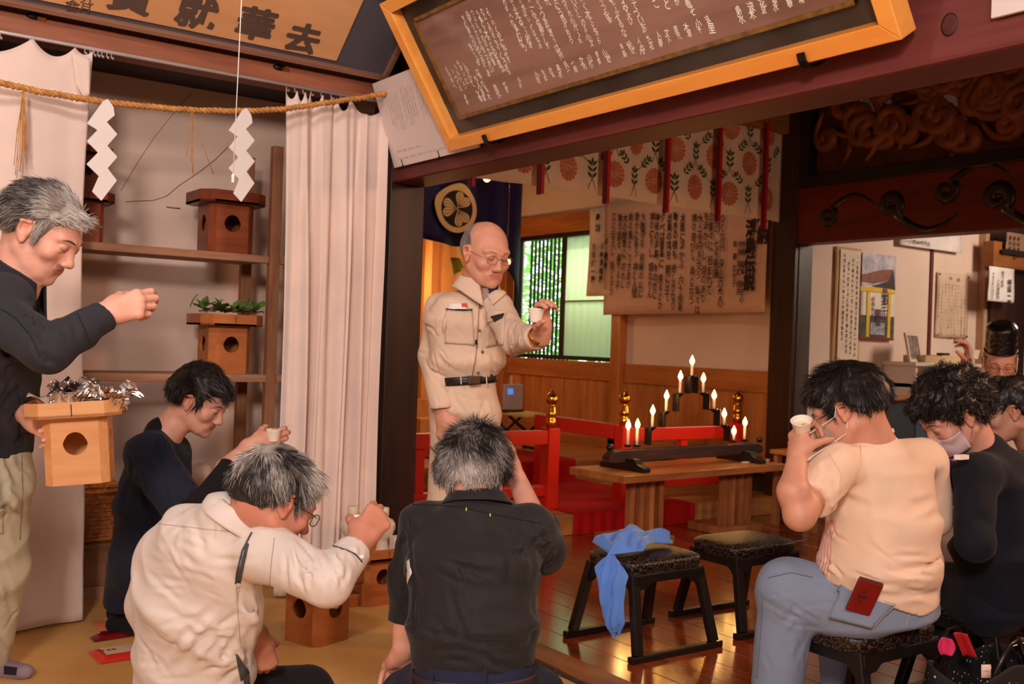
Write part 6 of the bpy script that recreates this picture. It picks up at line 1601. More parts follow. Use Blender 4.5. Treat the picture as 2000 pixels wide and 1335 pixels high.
# ------------------------------------------------------------------ standing man in beige workwear
H = Head(P(949, 494, 3.88), cd(.50, -.30, -.80), 1.0)
S = Shape(); head_prims(S, H, jaw=.95, cheek=1.02); S.cone(H.w(0, -.03, -.05), P(930, 565, 3.93), .052, .060, .03); hd = S.mesh(HS, skdisp(H))
A = Shape(); A.cone(P(1040, 668, 3.50), P(1056, 652, 3.46), .030, .028, .01); pp, nn_ = hand(A, P(1060, 652, 3.455), cd(-.12, .93, -.35), cd(-.75, .1, -.65), -1, (.62, .66, .66, .7), .03, (.65, .3), .98); hL = A.mesh(BS)
B = Shape(); B.cone(P(864, 780, 3.88), P(865, 798, 3.87), .028, .027, .01); hand(B, P(866, 806, 3.865), cd(.08, -.97, -.2), cd(.75, -.1, -.65), 1, (.35, .4, .45, .5), .05, (.35, .2), 1.05); hR = B.mesh(BS)
body_in = inner([(P(915, 620, 3.95), P(912, 780, 3.97), .06, .06), (P(878, 815, 3.98), P(870, 1000, 4.0), .05, .045), (P(870, 1000, 4.0), P(868, 1250, 4.03), .045, .035), (P(938, 815, 3.93), P(945, 1000, 3.93), .05, .045), (P(945, 1000, 3.93), P(948, 1262, 3.93), .045, .035)])
p5 = body_mesh([hd, hL, hR, body_in], skin('skin_tan', (206, 148, 122)), 'person standing in beige work shirt and trousers, raising a white cup by the post', H)
sd = cd(.94, .0, .34)
S = Shape()
S.loft(P(914, 742, 3.95), P(914, 706, 3.95), (.106, .092), (.142, .115), sd, .03)
S.loft(P(914, 706, 3.95), P(912, 630, 3.95), (.142, .115), (.156, .120), sd, .04)
S.loft(P(912, 630, 3.95), P(918, 598, 3.95), (.160, .115), (.135, .080), sd, .05)
S.cut(P(914, 741, 3.95), -Zv, .2)
S.cone(P(868, 597, 4.0), P(972, 594, 3.88), .046, .044, .05)
S.cone(P(930, 566, 3.94), P(926, 590, 3.95), .050, .066, .03)
S.cone(P(856, 600, 4.0), P(845, 695, 4.0), .054, .050, .03); S.cone(P(845, 695, 4.0), P(864, 797, 3.86), .054, .045, .03)
S.cone(P(974, 604, 3.86), P(1004, 662, 3.68), .056, .054, .04); S.cone(P(1004, 660, 3.68), P(1050, 657, 3.48), .054, .044, .03)
S.cut(P(864, 796, 3.86), cd(.1, -1, 0), .07); S.cut(P(1050, 656, 3.48), P(1052, 655, 3.46)-P(1010, 660, 3.68), .07)
D_ = sumd(wrinkle(.007, 40, cd(.4, 1, .2), 2), wrinkle(.004, 75, cd(1, .4, 0), 6), crease([P(860, 700, 3.85), P(880, 722, 3.83), P(905, 733, 3.83)], .010, .008), crease([P(940, 700, 3.83), P(925, 725, 3.82)], .010, .008), crease([P(985, 620, 3.74), P(1000, 650, 3.66), P(1004, 690, 3.66)], .008, .009), crease([P(1020, 610, 3.6), P(1030, 650, 3.55)], .007, .006), crease([P(856, 620, 3.95), P(866, 700, 3.93), P(880, 725, 3.9)], .008, .010))
D_ = sumd(D_, folds(S, [(850, 600, 985, 735, 75, 40, 60, .006, .005, 22), (825, 600, 870, 790, 40, 40, 40, .006, .006, 14), (985, 600, 1045, 690, 80, 30, 50, .006, .007, 10), (870, 700, 980, 738, 80, 20, 30, .006, .006, 12)], 5))
M_BG = fabric('beige_cotton', (216, 190, 166), wr=.35)
s_ = np_mesh('shirt', *S.mesh(.0065, D_), M_BG, p5); bs_ = bvh(s_)
M_BGD = mat('beige_dark_stitch', (150, 120, 96), .9)  # darker beige for the placket edge
collar(p5, 'collar', M_BG, P(933, 553, 3.93), cd(.12, .97, -.15), cd(.5, -.1, -.86), .066, .066, .026, .55, .028, .060, .42)
patch(bs_, [(950, 572), (984, 553), (988, 574), (964, 598)], M_BG, s_, 'collar_leaf', .008, .003)
seam(bs_, [(938, 578), (934, 630), (930, 690), (922, 736)], M_BGD, s_, .0022, 'placket_edge')
for a, b in ((940, 600), (936, 645), (942, 687), (934, 727)):
    q = hit(bs_, a, b, .002)
    if q: MB().lathe([(.006, -.001), (.006, .002), (.001, .003)], q, 12, Vector(-Fv).to_track_quat('Z', 'Y').to_matrix()).build('button', mat('button_grey', (112, 96, 84), .4), s_)
patch(bs_, [(872, 606), (922, 608), (927, 674), (870, 670)], M_BG, s_, 'chest_pocket', .004)
seam(bs_, [(872, 605), (898, 608), (924, 606)], mat('zip_dark', (50, 40, 36), .6), s_, .003, 'pocket_zip', .006)
patch(bs_, [(953, 610), (987, 612), (984, 672), (948, 678)], M_BG, s_, 'chest_pocket', .004); patch(bs_, [(952, 606), (990, 610), (986, 622), (955, 630)], M_BG, s_, 'pocket_flap', .008)
patch(bs_, [(963, 619), (987, 616), (984, 624), (970, 630)], mat('dark_lining', (30, 24, 24), .8), s_, 'flap_dark_patch', .0115, .001)  # dark patch at the end of the pocket flap
patch(bs_, [(877, 594), (912, 592), (912, 606), (877, 606)], M_PAPER, s_, 'paper_card', .009, .001, 4, 4); patch(bs_, [(901, 595), (911, 594), (911, 602), (902, 603)], mat('orange_print', (220, 84, 34), .6), s_, 'printed_mark', .0115, .0006, 3, 3)
MB().cbox(P(930, 668, 3.80), (.006, .006, .018)).build('pen', M_BLACK, s_)
# dark collar lining showing at the neck
MB().grid(lambda u, v: P(958+16*u-4*v, 556+20*v, 3.835+.01*u), 4, 4).build('collar_lining', fabric('navy_lining', (34, 36, 58)), p5, solid=.002)
MB().grid(lambda u, v: P(944+10*u, 562+24*v, 3.845), 4, 4).build('undershirt', fabric('grey_undershirt', (150, 140, 136)), p5, solid=.002)
S = Shape(); S.loft(P(914, 744, 3.95), P(908, 800, 3.95), (.108, .092), (.140, .110), sd, .03)
S.cone(P(880, 815, 3.98), P(870, 1000, 4.0), .082, .074, .05, flat=(nrm(sd), 1.05)); S.cone(P(870, 1000, 4.0), P(868, 1250, 4.03), .076, .062, .03)
S.cone(P(934, 815, 3.93), P(945, 1000, 3.93), .082, .074, .045); S.cone(P(945, 1000, 3.93), P(948, 1262, 3.93), .076, .062, .03)
S.cut(P(905, 741, 3.95), Zv, .3)
D_ = sumd(wrinkle(.007, 36, cd(.6, 1, 0), 7), wrinkle(.004, 70, cd(1, .2, 0), 2), crease([P(912, 770, 3.84), P(925, 830, 3.84), P(908, 880, 3.85)], .008, .007), crease([P(880, 830, 3.88), P(900, 870, 3.86), P(908, 890, 3.86)], .010, .007), crease([P(945, 770, 3.85), P(950, 860, 3.84), P(940, 900, 3.84)], .010, .006))
D_ = sumd(D_, folds(S, [(860, 760, 975, 900, 60, 60, 60, .007, .006, 18)], 6))
t_ = np_mesh('trousers', *S.mesh(.0075, D_), M_BG, p5); bt = bvh(t_)
seam(bt, [(843, 872), (852, 882), (868, 886)], mat('cord_grey', (110, 100, 80), .7), t_, .004, 'pocket_trim', .004)
# belt
def ring(parent, name, m, c, up, sdv, w_, d_, hh, th=.003):
    up = nrm(up); sdv = nrm(np.asarray(sdv)-up*(np.asarray(sdv)@up)); fw = np.cross(up, sdv)
    return MB().grid(lambda u, v: c+sdv*math.cos(u*2*math.pi)*w_+fw*math.sin(u*2*math.pi)*d_+up*(v-.5)*hh, 64, 3).build(name, m, parent, solid=th)
bl = ring(p5, 'belt', mat('black_leather', (26, 20, 18), .4), P(914, 741, 3.95), cd(-.08, 1, 0), sd, .114, .098, .032, .006)
MB().cbox(P(926, 741, 3.80), (.05, .01, .03)).build('buckle', mat('buckle_pewter', (120, 104, 84), .35, metal=.8), bl, bevel=.003)
for x_ in (867, 900, 950): MB().beam(tuple(P(x_, 734, 3.83)), tuple(P(x_+1, 750, 3.83)), .010, .004).build('belt_loop', M_BG, t_)
for d_, x_ in ((4.0, 866), (3.9, 950)):
    S = Shape(); a = P(x_, 1250, d_); a[2] = .04; S.cone(a+Zv*.04, a, .042, .042, .02); S.cone(a, a+cd(.4, 0, -.9)*.15-Zv*.005, .042, .032, .03, flat=(Zv, 1.2)); np_mesh('sock', *S.mesh(.007), fabric('dark_sock', (38, 34, 36)), p5)
ring(p5, 'wristwatch', M_GOLD, P(1050, 656, 3.462), P(1056, 652, 3.46)-P(1040, 668, 3.5), sd, .034, .030, .014, .003)
cup(P(1047, 616, 3.40), cd(.05, 1, 0), 'white cup raised by the standing man in beige workwear', .028, .046)
hair(p5, H, .006, line=([-.13, -.09, -.055, -.022, -.004, .012, .030, .040, .052, .066, .085], [-.050, -.054, -.046, -.018, .020, .022, .004, .02, .050, .080, .12]), bald=lambda x, y, z: (y+.005)*.8+(z-.055)*.75, L=.014, n=3200, lift=.12, col=gray((.16, .14, .13), (.5, .46, .42), lambda L_, r: r), seed=4, clump=.0012, wid=.0008)
facebits(p5, H, (.42, .30, .24), .9)
glasses(p5, H, mat('thin_metal_rim', (90, 76, 66), .3, metal=.8), .0008, (.021, .0145))
# ------------------------------------------------------------------ kneeling man in navy shirt
H = Head(P(390, 780, 4.0), cd(.86, -.48, -.16), 1.04)
S = Shape(); head_prims(S, H, jaw=1.0); S.cone(H.w(0, -.03, -.05), P(322, 850, 3.97), .054, .066, .03); hd = S.mesh(HS)
A = Shape(); A.cone(P(440, 915, 3.86), P(488, 872, 3.88), .040, .029, .01); hand(A, P(494, 868, 3.88), cd(.9, .22, .35), cd(-.15, .97, 0), 1, (.55, .55, .58, .62), .02, (.8, .35), 1.05); hR = A.mesh(BS)
body_in = inner([(P(300, 880, 3.97), P(262, 1080, 4.0), .08, .09), (P(265, 1120, 4.0), P(420, 1150, 3.9), .06, .05), (P(410, 1165, 3.9), P(245, 1180, 4.05), .045, .035)])
p2 = body_mesh([hd, hR, body_in], skin('skin_olive', (212, 156, 132)), 'person kneeling in navy shirt over long black sleeves, raising a white cup', H)
S = Shape(); sd = cd(.25, 0, .95)
S.loft(P(290, 1090, 4.02), P(300, 980, 4.0), (.165, .115), (.175, .125), sd, .04); S.loft(P(300, 980, 4.0), P(312, 890, 3.98), (.175, .125), (.165, .095), sd, .05)
S.cone(P(292, 880, 3.84), P(338, 872, 4.12), .062, .058, .05); S.cone(P(312, 848, 3.97), P(312, 870, 3.97), .062, .075, .04)
S.cone(P(290, 890, 3.84), P(358, 985, 3.76), .088, .082, .04); S.cut(P(372, 1005, 3.75), cd(.62, -.78, -.1), .12)
S.loft(P(278, 1150, 4.02), P(286, 1080, 4.02), (.15, .10), (.165, .115), sd, .04)
D_ = sumd(wrinkle(.008, 32, cd(.8, .8, 0), 4), crease([P(330, 940, 3.75), P(350, 960, 3.72), P(370, 985, 3.7)], .01, .008), crease([P(380, 900, 3.8), P(400, 960, 3.85), P(380, 1000, 3.9)], .012, .010))
D_ = sumd(D_, folds(S, [(250, 880, 400, 1100, 60, 50, 90, .008, .008, 18)], 4))
M_NV = fabric('navy_cotton', (26, 32, 48), wr=.35)
s_ = np_mesh('shirt', *S.mesh(CS, D_), M_NV, p2)
S = Shape(); S.cone(P(366, 985, 3.745), P(392, 995, 3.72), .056, .056, .03); S.cone(P(392, 995, 3.72), P(452, 905, 3.85), .056, .040, .03); S.cut(P(450, 908, 3.85), P(452, 905, 3.85)-P(392, 995, 3.72), .08)
np_mesh('undersleeve', *S.mesh(.0065, sumd(wrinkle(.003, 60, cd(.5, .8, 0), 3), folds(S, [(350, 900, 450, 1000, 120, 30, 45, .006, .005, 10)], 2))), fabric('black_jersey', (16, 15, 18), wr=.2), p2)
S = Shape(); S.cone(P(316, 846, 3.97), P(313, 856, 3.97), .0655, .070, .01); np_mesh('inner_collar', *S.mesh(.006), MATS['black_jersey'], p2)
S = Shape(); S.cone(P(275, 1110, 4.05), P(400, 1130, 3.95), .11, .085, .04); S.cone(P(275, 1110, 3.92), P(400, 1140, 3.82), .11, .085, .04); S.cone(P(395, 1150, 3.85), P(265, 1165, 4.05), .075, .065, .04); S.loft(P(268, 1160, 4.05), P(272, 1090, 4.02), (.16, .10), (.15, .10), sd, .04)
np_mesh('trousers', *S.mesh(.009, wrinkle(.006, 40, cd(.4, 1, 0), 2)), fabric('navy_twill', (24, 27, 42), wr=.3), p2)
S = Shape()
for d_ in (4.0, 4.16): a = P(226, 1186, d_); a[2] = .045; b_e = P(262, 1175, d_); b_e[2] = .06; S.cone(a, b_e, .036, .045, .02); S.cone(b_e, b_e+cd(.5, .1, 0)*.12, .045, .05, .02)
np_mesh('sock', *S.mesh(.007), fabric('black_sock', (20, 18, 20)), p2)
cup(P(534, 850, 3.90), cd(.03, 1, -.05), 'white cup raised by the kneeling person in navy shirt', .0285, .046)
hair(p2, H, .017, vol=(.003, .0, .004), line=([-.13, -.09, -.055, -.022, -.004, .012, .030, .040, .052, .066, .085], [-.052, -.056, -.050, -.018, .020, .022, -.012, .010, .034, .050, .050]), L=lambda l: np.where(l[:, 1] > .03, .060, .035), n=8000, lift=.10, col=BLACKH, seed=6, clump=.004, wid=.0011, shape=lambda l, f: np.where(l[:, 2:3] > .04, f*.6+np.array([[0, .12, 0]]), f+np.array([[0, .02, -.06]])))
facebits(p2, H, (.04, .03, .03), 1.3)
# ------------------------------------------------------------------ kneeling man in white work shirt
H = Head(P(538, 972, 2.63), cd(.66, -.50, .48), 1.03)
S = Shape(); head_prims(S, H); S.cone(H.w(0, -.035, -.04), P(474, 1010, 2.62), .056, .050, .03); hd = S.mesh(HS, sumd(skdisp(H), crease([P(500, 985, 2.5), P(515, 1005, 2.5), P(520, 1030, 2.5)], .004, .003)))
A = Shape(); A.cone(P(688, 1085, 2.56), P(700, 1062, 2.60), .036, .031, .01); hand(A, P(702, 1056, 2.61), cd(.42, .55, .62), cd(-.72, .62, .0), 1, (.75, .8, .85, .9), .02, (.75, .35), 1.08); hR = A.mesh(BS)
B = Shape(); B.cone(P(492, 1225, 2.80), P(504, 1245, 2.84), .032, .028, .01); hand(B, P(506, 1248, 2.85), cd(.12, -.93, .3), cd(.8, .1, .5), 1, (.75, .8, .8, .85), .02, (.6, .3), 1.0); hL = B.mesh(BS)
body_in = inner([(P(420, 1100, 2.72), P(385, 1370, 2.86), .06, .07), (P(385, 1420, 2.85), P(600, 1380, 3.05), .06, .05), (P(600, 1400, 3.05), P(350, 1450, 2.9), .04, .035)])
p3 = body_mesh([hd, hR, hL, body_in], skin('skin_brown', (196, 132, 108)), 'person kneeling with grey hair and white work shirt, seen from behind, raising a cup', H)
S = Shape(); sd = cd(.85, .0, -.52)
S.loft(P(376, 1400, 2.86), P(378, 1290, 2.82), (.190, .135), (.178, .135), sd, .04)
S.loft(P(378, 1290, 2.82), P(388, 1160, 2.76), (.178, .135), (.185, .140), sd, .04)
S.loft(P(388, 1160, 2.76), P(415, 1065, 2.68), (.185, .140), (.165, .105), sd, .05, .05)
S.cone(P(330, 1075, 2.78), P(520, 1075, 2.58), .070, .062, .05)
S.cone(P(440, 1015, 2.64), P(430, 1040, 2.66), .072, .090, .05)
S.cone(P(525, 1085, 2.57), P(640, 1135, 2.46), .072, .058, .04); S.cone(P(640, 1135, 2.46), P(690, 1078, 2.565), .058, .046, .02)
S.cone(P(318, 1085, 2.80), P(292, 1180, 2.86), .068, .06, .04); S.cone(P(292, 1180, 2.86), P(330, 1260, 2.98), .055, .045, .04)
S.cut(P(692, 1074, 2.573), P(693, 1070, 2.575)-P(648, 1130, 2.46), .09)
D_ = sumd(wrinkle(.010, 30, cd(.5, 1, .2), 9, 2.6), wrinkle(.005, 62, cd(1, .6, 0), 4), crease([P(466, 1140, 2.6), P(478, 1090, 2.58), P(500, 1050, 2.55)], .007, .012), crease([P(466, 1140, 2.6), P(468, 1200, 2.62), P(472, 1260, 2.66), P(474, 1330, 2.7)], .006, .008),
          crease([P(430, 1220, 2.62), P(465, 1200, 2.62)], .008, .010), crease([P(300, 1230, 2.66), P(400, 1215, 2.64), P(460, 1260, 2.66)], .012, .006), crease([P(290, 1280, 2.7), P(380, 1310, 2.7)], .012, .008), crease([P(480, 1190, 2.6), P(520, 1165, 2.56), P(540, 1150, 2.52)], .008, .014),
          crease([P(600, 1080, 2.42), P(620, 1120, 2.38), P(615, 1170, 2.4)], .010, .009), crease([P(650, 1080, 2.44), P(640, 1130, 2.38), P(660, 1170, 2.4)], .010, .010), crease([P(560, 1090, 2.5), P(590, 1140, 2.44)], .010, .007), crease([P(535, 1120, 2.52), P(560, 1160, 2.5)], .010, .008))
D_ = sumd(D_, folds(S, [(260, 1050, 460, 1330, 30, 45, 170, .0075, .0036, 24), (470, 1150, 520, 1330, 60, 30, 90, .008, .007, 10), (540, 1060, 660, 1170, 70, 35, 90, .007, .006, 14), (640, 1060, 710, 1150, 80, 30, 50, .006, .007, 10), (330, 1200, 500, 1334, 150, 25, 120, .009, .006, 12), (300, 1010, 480, 1060, 100, 40, 60, .008, .004, 8)], 7))
M_WS = fabric('white_workcloth', (212, 201, 192), wr=.4, sheen=.1)
s_ = np_mesh('shirt', *S.mesh(.0062, D_), M_WS, p3); bs_ = bvh(s_)
collar(p3, 'collar', M_WS, P(466, 1012, 2.63), cd(.52, .80, .12), cd(.80, -.50, .34), .064, .068, .026, .35, .030, .04, .35)
M_ARM = mat('dark_gusset', (66, 70, 70), .85)
for pts in ([(492, 1040), (474, 1075), (463, 1120), (460, 1140)],): seam(bs_, pts, M_ARM, s_, .0030, 'gusset_edge')
patch(bs_, [(482, 1058), (487, 1062), (470, 1138), (462, 1136)], M_ARM, s_, 'gusset_panel', .0015, .001)
patch(bs_, [(459, 1275), (464, 1277), (486, 1312), (470, 1330)], M_ARM, s_, 'gusset_panel', .0015, .001); patch(bs_, [(470, 1308), (486, 1312), (488, 1334), (476, 1334)], M_ARM, s_, 'gusset_panel', .0015, .001)
M_STT = mat('white_stitch', (176, 160, 150), .9)
seam(bs_, [(536, 1050), (530, 1100), (526, 1150)], M_STT, s_, .0013); seam(bs_, [(461, 1142), (465, 1200), (470, 1270)], M_STT, s_, .0013); seam(bs_, [(300, 1022), (380, 1030), (470, 1040)], M_STT, s_, .0008)
seam(bs_, [(651, 1066), (672, 1072), (694, 1082), (708, 1098)], M_ARM, s_, .0022, 'cuff_seam')
q = hit(bs_, 706, 1088, .002)
if q: MB().lathe([(.0055, -.001), (.0055, .002), (.001, .003)], q, 10, Vector(-Fv).to_track_quat('Z', 'Y').to_matrix()).build('cuff_button', M_PAPER, s_)
S = Shape(); S.cone(P(400, 1390, 2.92), P(600, 1352, 3.08), .12, .082, .05); S.cone(P(340, 1400, 2.92), P(470, 1380, 3.25), .12, .085, .05); S.cone(P(620, 1390, 3.05), P(380, 1440, 2.95), .07, .06, .04); S.loft(P(378, 1430, 2.88), P(378, 1360, 2.88), (.17, .12), (.165, .12), sd, .04)
np_mesh('trousers', *S.mesh(.009, wrinkle(.004, 40, cd(.4, 1, 0), 2)), fabric('black_twill', (26, 22, 24), wr=.2), p3)
cup(P(700, 1024, 2.76), cd(-.05, 1, .05), 'white cup held in the fist of the white-shirted kneeling person', .028, .046)
def c3(l, r):
    t = .12+.9*(r-.5)+.75*np.clip((l[:, 2]+.015)/.09, -.35, .8)*(.6+.9*nz(l, 40, 3))
    return t-.5*np.clip((-l[:, 1]-.05)/.05, 0, 1)*np.clip((.02-l[:, 2])/.05, 0, 1)
hair(p3, H, .014, line=([-.13, -.09, -.055, -.022, -.004, .012, .030, .040, .052, .066, .085], [-.062, -.066, -.062, -.024, .018, .02, -.022, -.008, .030, .055, .066]), L=lambda l: np.where(l[:, 1] > .045, .045, np.where(l[:, 2] < -.01, .020, .034)), n=11000, lift=lambda l: np.where(l[:, 1] > .05, .30, .07), col=gray((.028, .024, .022), (.60, .56, .50), c3), seed=8, clump=.003, wid=.0009, shape=lambda l, f: f+np.array([[0, .05, -.05]]))
facebits(p3, H, (.12, .1, .08), 1.2)
glasses(p3, H, M_BLACKIRON, .0013, (.022, .015))
# ------------------------------------------------------------------ kneeling man in black shirt
H = Head(P(925, 925, 2.98), cd(.10, -.50, .86), 1.02)
S = Shape(); head_prims(S, H); S.cone(H.w(0, -.035, -.03), P(930, 985, 2.94), .058, .068, .03); hd = S.mesh(.0042)
A = Shape(); A.cone(P(1062, 1060, 3.02), P(1010, 935, 3.14), .046, .029, .01); hand(A, P(1006, 926, 3.15), cd(-.22, .93, .25), cd(-.2, .1, -.95), 1, (.35, .4, .42, .45), .03, (.5, .3), 1.02); hR = A.mesh(BS)
B = Shape(); B.cone(P(792, 1195, 2.98), P(786, 1272, 2.99), .038, .030, .01); hand(B, P(785, 1276, 2.99), cd(-.30, -.62, .55), cd(.5, -.5, .5), -1, (.3, .4, .4, .4), .06, (.3, .2), 1.02); hL = B.mesh(BS)
body_in = inner([(P(930, 1080, 2.90), P(925, 1300, 2.84), .07, .07), (P(890, 1360, 2.78), P(800, 1370, 3.1), .06, .05), (P(960, 1360, 2.78), P(1050, 1370, 3.1), .06, .05), (P(800, 1385, 3.1), P(880, 1420, 2.75), .04, .04), (P(1050, 1385, 3.1), P(970, 1420, 2.75), .04, .04)])
p4 = body_mesh([hd, hR, hL, body_in], skin('skin_pinkish', (222, 164, 142)), 'person kneeling in black shirt with spiky grey hair, seen from behind', H)
S = Shape(); sd = cd(1, -.02, -.06)
S.loft(P(925, 1290, 2.82), P(922, 1220, 2.82), (.168, .120), (.175, .125), sd, .04, .02)
S.loft(P(922, 1220, 2.82), P(922, 1110, 2.86), (.175, .125), (.182, .130), sd, .04)
S.loft(P(922, 1110, 2.86), P(930, 1035, 2.92), (.182, .130), (.170, .100), sd, .05, .05)
S.cone(P(838, 1020, 2.97), P(1030, 1028, 2.93), .062, .060, .05); S.cone(P(932, 972, 2.94), P(930, 1000, 2.93), .070, .095, .05)
S.cone(P(822, 1030, 2.96), P(800, 1130, 2.98), .066, .060, .04); S.cone(P(800, 1130, 2.98), P(792, 1205, 2.99), .058, .052, .03); S.cut(P(791, 1212, 2.99), cd(-.05, -1, 0), .08)
S.cone(P(1040, 1035, 2.92), P(1062, 1075, 2.99), .068, .062, .04); S.cone(P(1062, 1075, 2.99), P(1058, 1030, 3.06), .058, .056, .03); S.cut(P(1055, 1015, 3.08), cd(-.25, .9, .3), .09)
S.cut(P(925, 1306, 2.82), -Zv, .3)
D_ = sumd(wrinkle(.007, 30, cd(.9, .5, 0), 11), wrinkle(.004, 58, cd(.4, 1, 0), 5), crease([P(805, 990, 2.86), P(900, 985, 2.8), P(1000, 1010, 2.8), P(1060, 1020, 2.85)], .005, .005), crease([P(800, 1060, 2.85), P(812, 1140, 2.78), P(806, 1200, 2.78)], .006, .010), crease([P(1040, 1090, 2.84), P(1030, 1160, 2.8), P(1040, 1250, 2.76)], .010, .007), crease([P(950, 1030, 2.78), P(1000, 1080, 2.76), P(1030, 1090, 2.8)], .012, .005), crease([P(820, 1250, 2.7), P(900, 1285, 2.68), P(1030, 1260, 2.7)], .012, .007), crease([P(1020, 1200, 2.72), P(1045, 1240, 2.74)], .01, .008))
D_ = sumd(D_, folds(S, [(800, 1000, 1050, 1300, 60, 60, 120, .010, .005, 18), (1000, 1030, 1080, 1130, 120, 40, 60, .008, .007, 10), (785, 1040, 815, 1210, 100, 30, 50, .007, .007, 10), (820, 1230, 1040, 1300, 10, 25, 120, .010, .006, 10)], 9))
M_BK = fabric('black_technical_cloth', (34, 33, 34), wr=.35, sheen=.1, rough=.7)
s_ = np_mesh('shirt', *S.mesh(.0065, D_), M_BK, p4); bs_ = bvh(s_)
collar(p4, 'collar', M_BK, P(932, 975, 2.94), cd(.0, .93, .33), cd(.0, -.4, .9), .074, .068, .020, .45, .022, .03, .4)
M_LN = mat('black_seam', (14, 13, 14), .8)
seam(bs_, [(806, 985), (850, 986), (900, 990), (960, 1003), (1020, 1015), (1060, 1022)], M_LN, s_, .0016, 'yoke_seam'); seam(bs_, [(800, 1010), (806, 1080), (808, 1160), (806, 1230)], M_LN, s_, .0014, 'side_seam')
seam(bs_, [(911, 992), (911, 998)], mat('lime_thread', (210, 214, 120), .7), s_, .0018, 'lime_stitch', .002); seam(bs_, [(957, 1003), (957, 1009)], MATS['lime_thread'], s_, .0018, 'lime_stitch', .002)
patch(bs_, [(797, 1095), (801, 1093), (805, 1118), (797, 1140)], mat('reflective_silver', (220, 216, 212), .4, metal=.2), s_, 'reflective_strip', .004, .001)
S = Shape(); S.cone(P(895, 1350, 2.80), P(800, 1356, 3.05), .115, .085, .05); S.cone(P(955, 1350, 2.80), P(1052, 1360, 3.05), .115, .085, .05); S.loft(P(925, 1400, 2.80), P(925, 1310, 2.80), (.165, .125), (.155, .112), sd, .04)
S.cone(P(800, 1385, 3.1), P(880, 1420, 2.75), .07, .06, .04); S.cone(P(1050, 1385, 3.1), P(970, 1420, 2.75), .07, .06, .04)
np_mesh('trousers', *S.mesh(.009, wrinkle(.006, 40, cd(.6, 1, 0), 2)), fabric('navy_denim', (34, 38, 62), wr=.4), p4)
bl = ring(p4, 'belt', mat('plum_leather', (52, 34, 44), .5), P(925, 1322, 2.80), cd(0, 1, .05), sd, .168, .126, .036, .005)
for x_ in (843, 948): MB().beam(tuple(P(x_, 1308, 2.655)), tuple(P(x_, 1334, 2.655)), .012, .006).build('belt_loop', MATS['navy_denim'], p4)
def c4(l, r):
    b = np.clip((-l[:, 1]-.01)/.09, 0, 1); low = np.clip((.035-l[:, 2])/.08, 0, 1)
    return -.02+.75*(r-.45)+.95*low*b+.45*nz(l, 38, 2)*.6
hair(p4, H, .017, vol=(.004, .002, .004), line=([-.13, -.09, -.055, -.022, -.004, .012, .030, .040, .052, .066, .085], [-.086, -.088, -.080, -.046, .0, .010, -.022, -.008, .030, .055, .066]), L=lambda l: np.where(l[:, 2] > .06, .040, .034), n=13000, lift=lambda l: np.where(l[:, 2] > .07, .75, .40), col=gray((.020, .017, .016), (.56, .51, .46), c4), seed=10, clump=.006, wid=.0009, curl=.25)
# ------------------------------------------------------------------ seated person in cream shirt
H = Head(P(1655, 797, 3.10), cd(-.74, -.42, .42), 1.0)
S = Shape(); head_prims(S, H, jaw=1.05); S.cone(H.w(0, -.035, -.04), P(1704, 868, 3.12), .056, .072, .03); hd = S.mesh(HS)
A = Shape(); A.cone(P(1592, 950, 2.97), P(1563, 1006, 2.88), .052, .043, .02); A.cone(P(1560, 1004, 2.88), P(1549, 960, 2.89), .042, .042, .02); A.cone(P(1549, 960, 2.89), P(1556, 898, 2.95), .042, .028, .02); hand(A, P(1557, 892, 2.955), cd(.18, .86, .42), cd(.45, .3, -.75), -1, (.85, .85, .9, .95), .02, (.75, .35), .98); hL = A.mesh(BS)
body_in = inner([(P(1735, 950, 3.12), P(1725, 1150, 3.14), .10, .12), (P(1680, 1180, 3.12), P(1535, 1150, 3.18), .06, .05), (P(1535, 1150, 3.18), P(1500, 1440, 3.2), .05, .04)])
p6 = body_mesh([hd, hL, body_in], skin('skin_warm', (208, 150, 124)), 'person seated in cream short sleeved shirt and blue jeans, holding a cup to the brow', H)
S = Shape(); sd = cd(.80, 0, .60)
S.loft(P(1718, 1170, 3.15), P(1716, 1100, 3.14), (.195, .165), (.198, .168), sd, .04, .03)
S.loft(P(1716, 1100, 3.14), P(1728, 1010, 3.14), (.198, .168), (.178, .150), sd, .04)
S.loft(P(1728, 1010, 3.14), P(1736, 920, 3.13), (.178, .150), (.170, .105), sd, .05, .05)
S.cone(P(1636, 905, 3.04), P(1800, 895, 3.24), .060, .066, .05); S.cone(P(1702, 862, 3.12), P(1706, 885, 3.12), .068, .095, .05)
S.cone(P(1622, 915, 3.02), P(1592, 966, 2.95), .070, .068, .04); S.cone(P(1808, 910, 3.26), P(1822, 1010, 3.3), .068, .064, .04)
S.cut(P(1586, 984, 2.935), P(1570, 1000, 2.87)-P(1622, 915, 3.02), .11)
S.cut(P(1718, 1165, 3.14), cd(-.33, -.94, .0), .40)
D_ = sumd(wrinkle(.005, 24, cd(.2, 1, 0), 13), crease([P(1632, 1000, 2.97), P(1690, 1012, 2.93), P(1770, 1000, 2.97), P(1850, 960, 3.1)], .010, .014), crease([P(1600, 1092, 2.98), P(1660, 1106, 2.93), P(1720, 1118, 2.93), P(1790, 1108, 2.98), P(1850, 1088, 3.1)], .009, .018), crease([P(1700, 1125, 2.93), P(1760, 1150, 2.95), P(1830, 1160, 3.05)], .012, .009),
          crease([P(1625, 930, 2.98), P(1640, 975, 2.95), P(1632, 1005, 2.96)], .008, .010), crease([P(1690, 880, 3.04), P(1680, 960, 2.98)], .012, -.002), lambda p: -.012*np.exp(-(((p-P(1730, 1055, 2.95))@Zv)/.045)**2)*0)
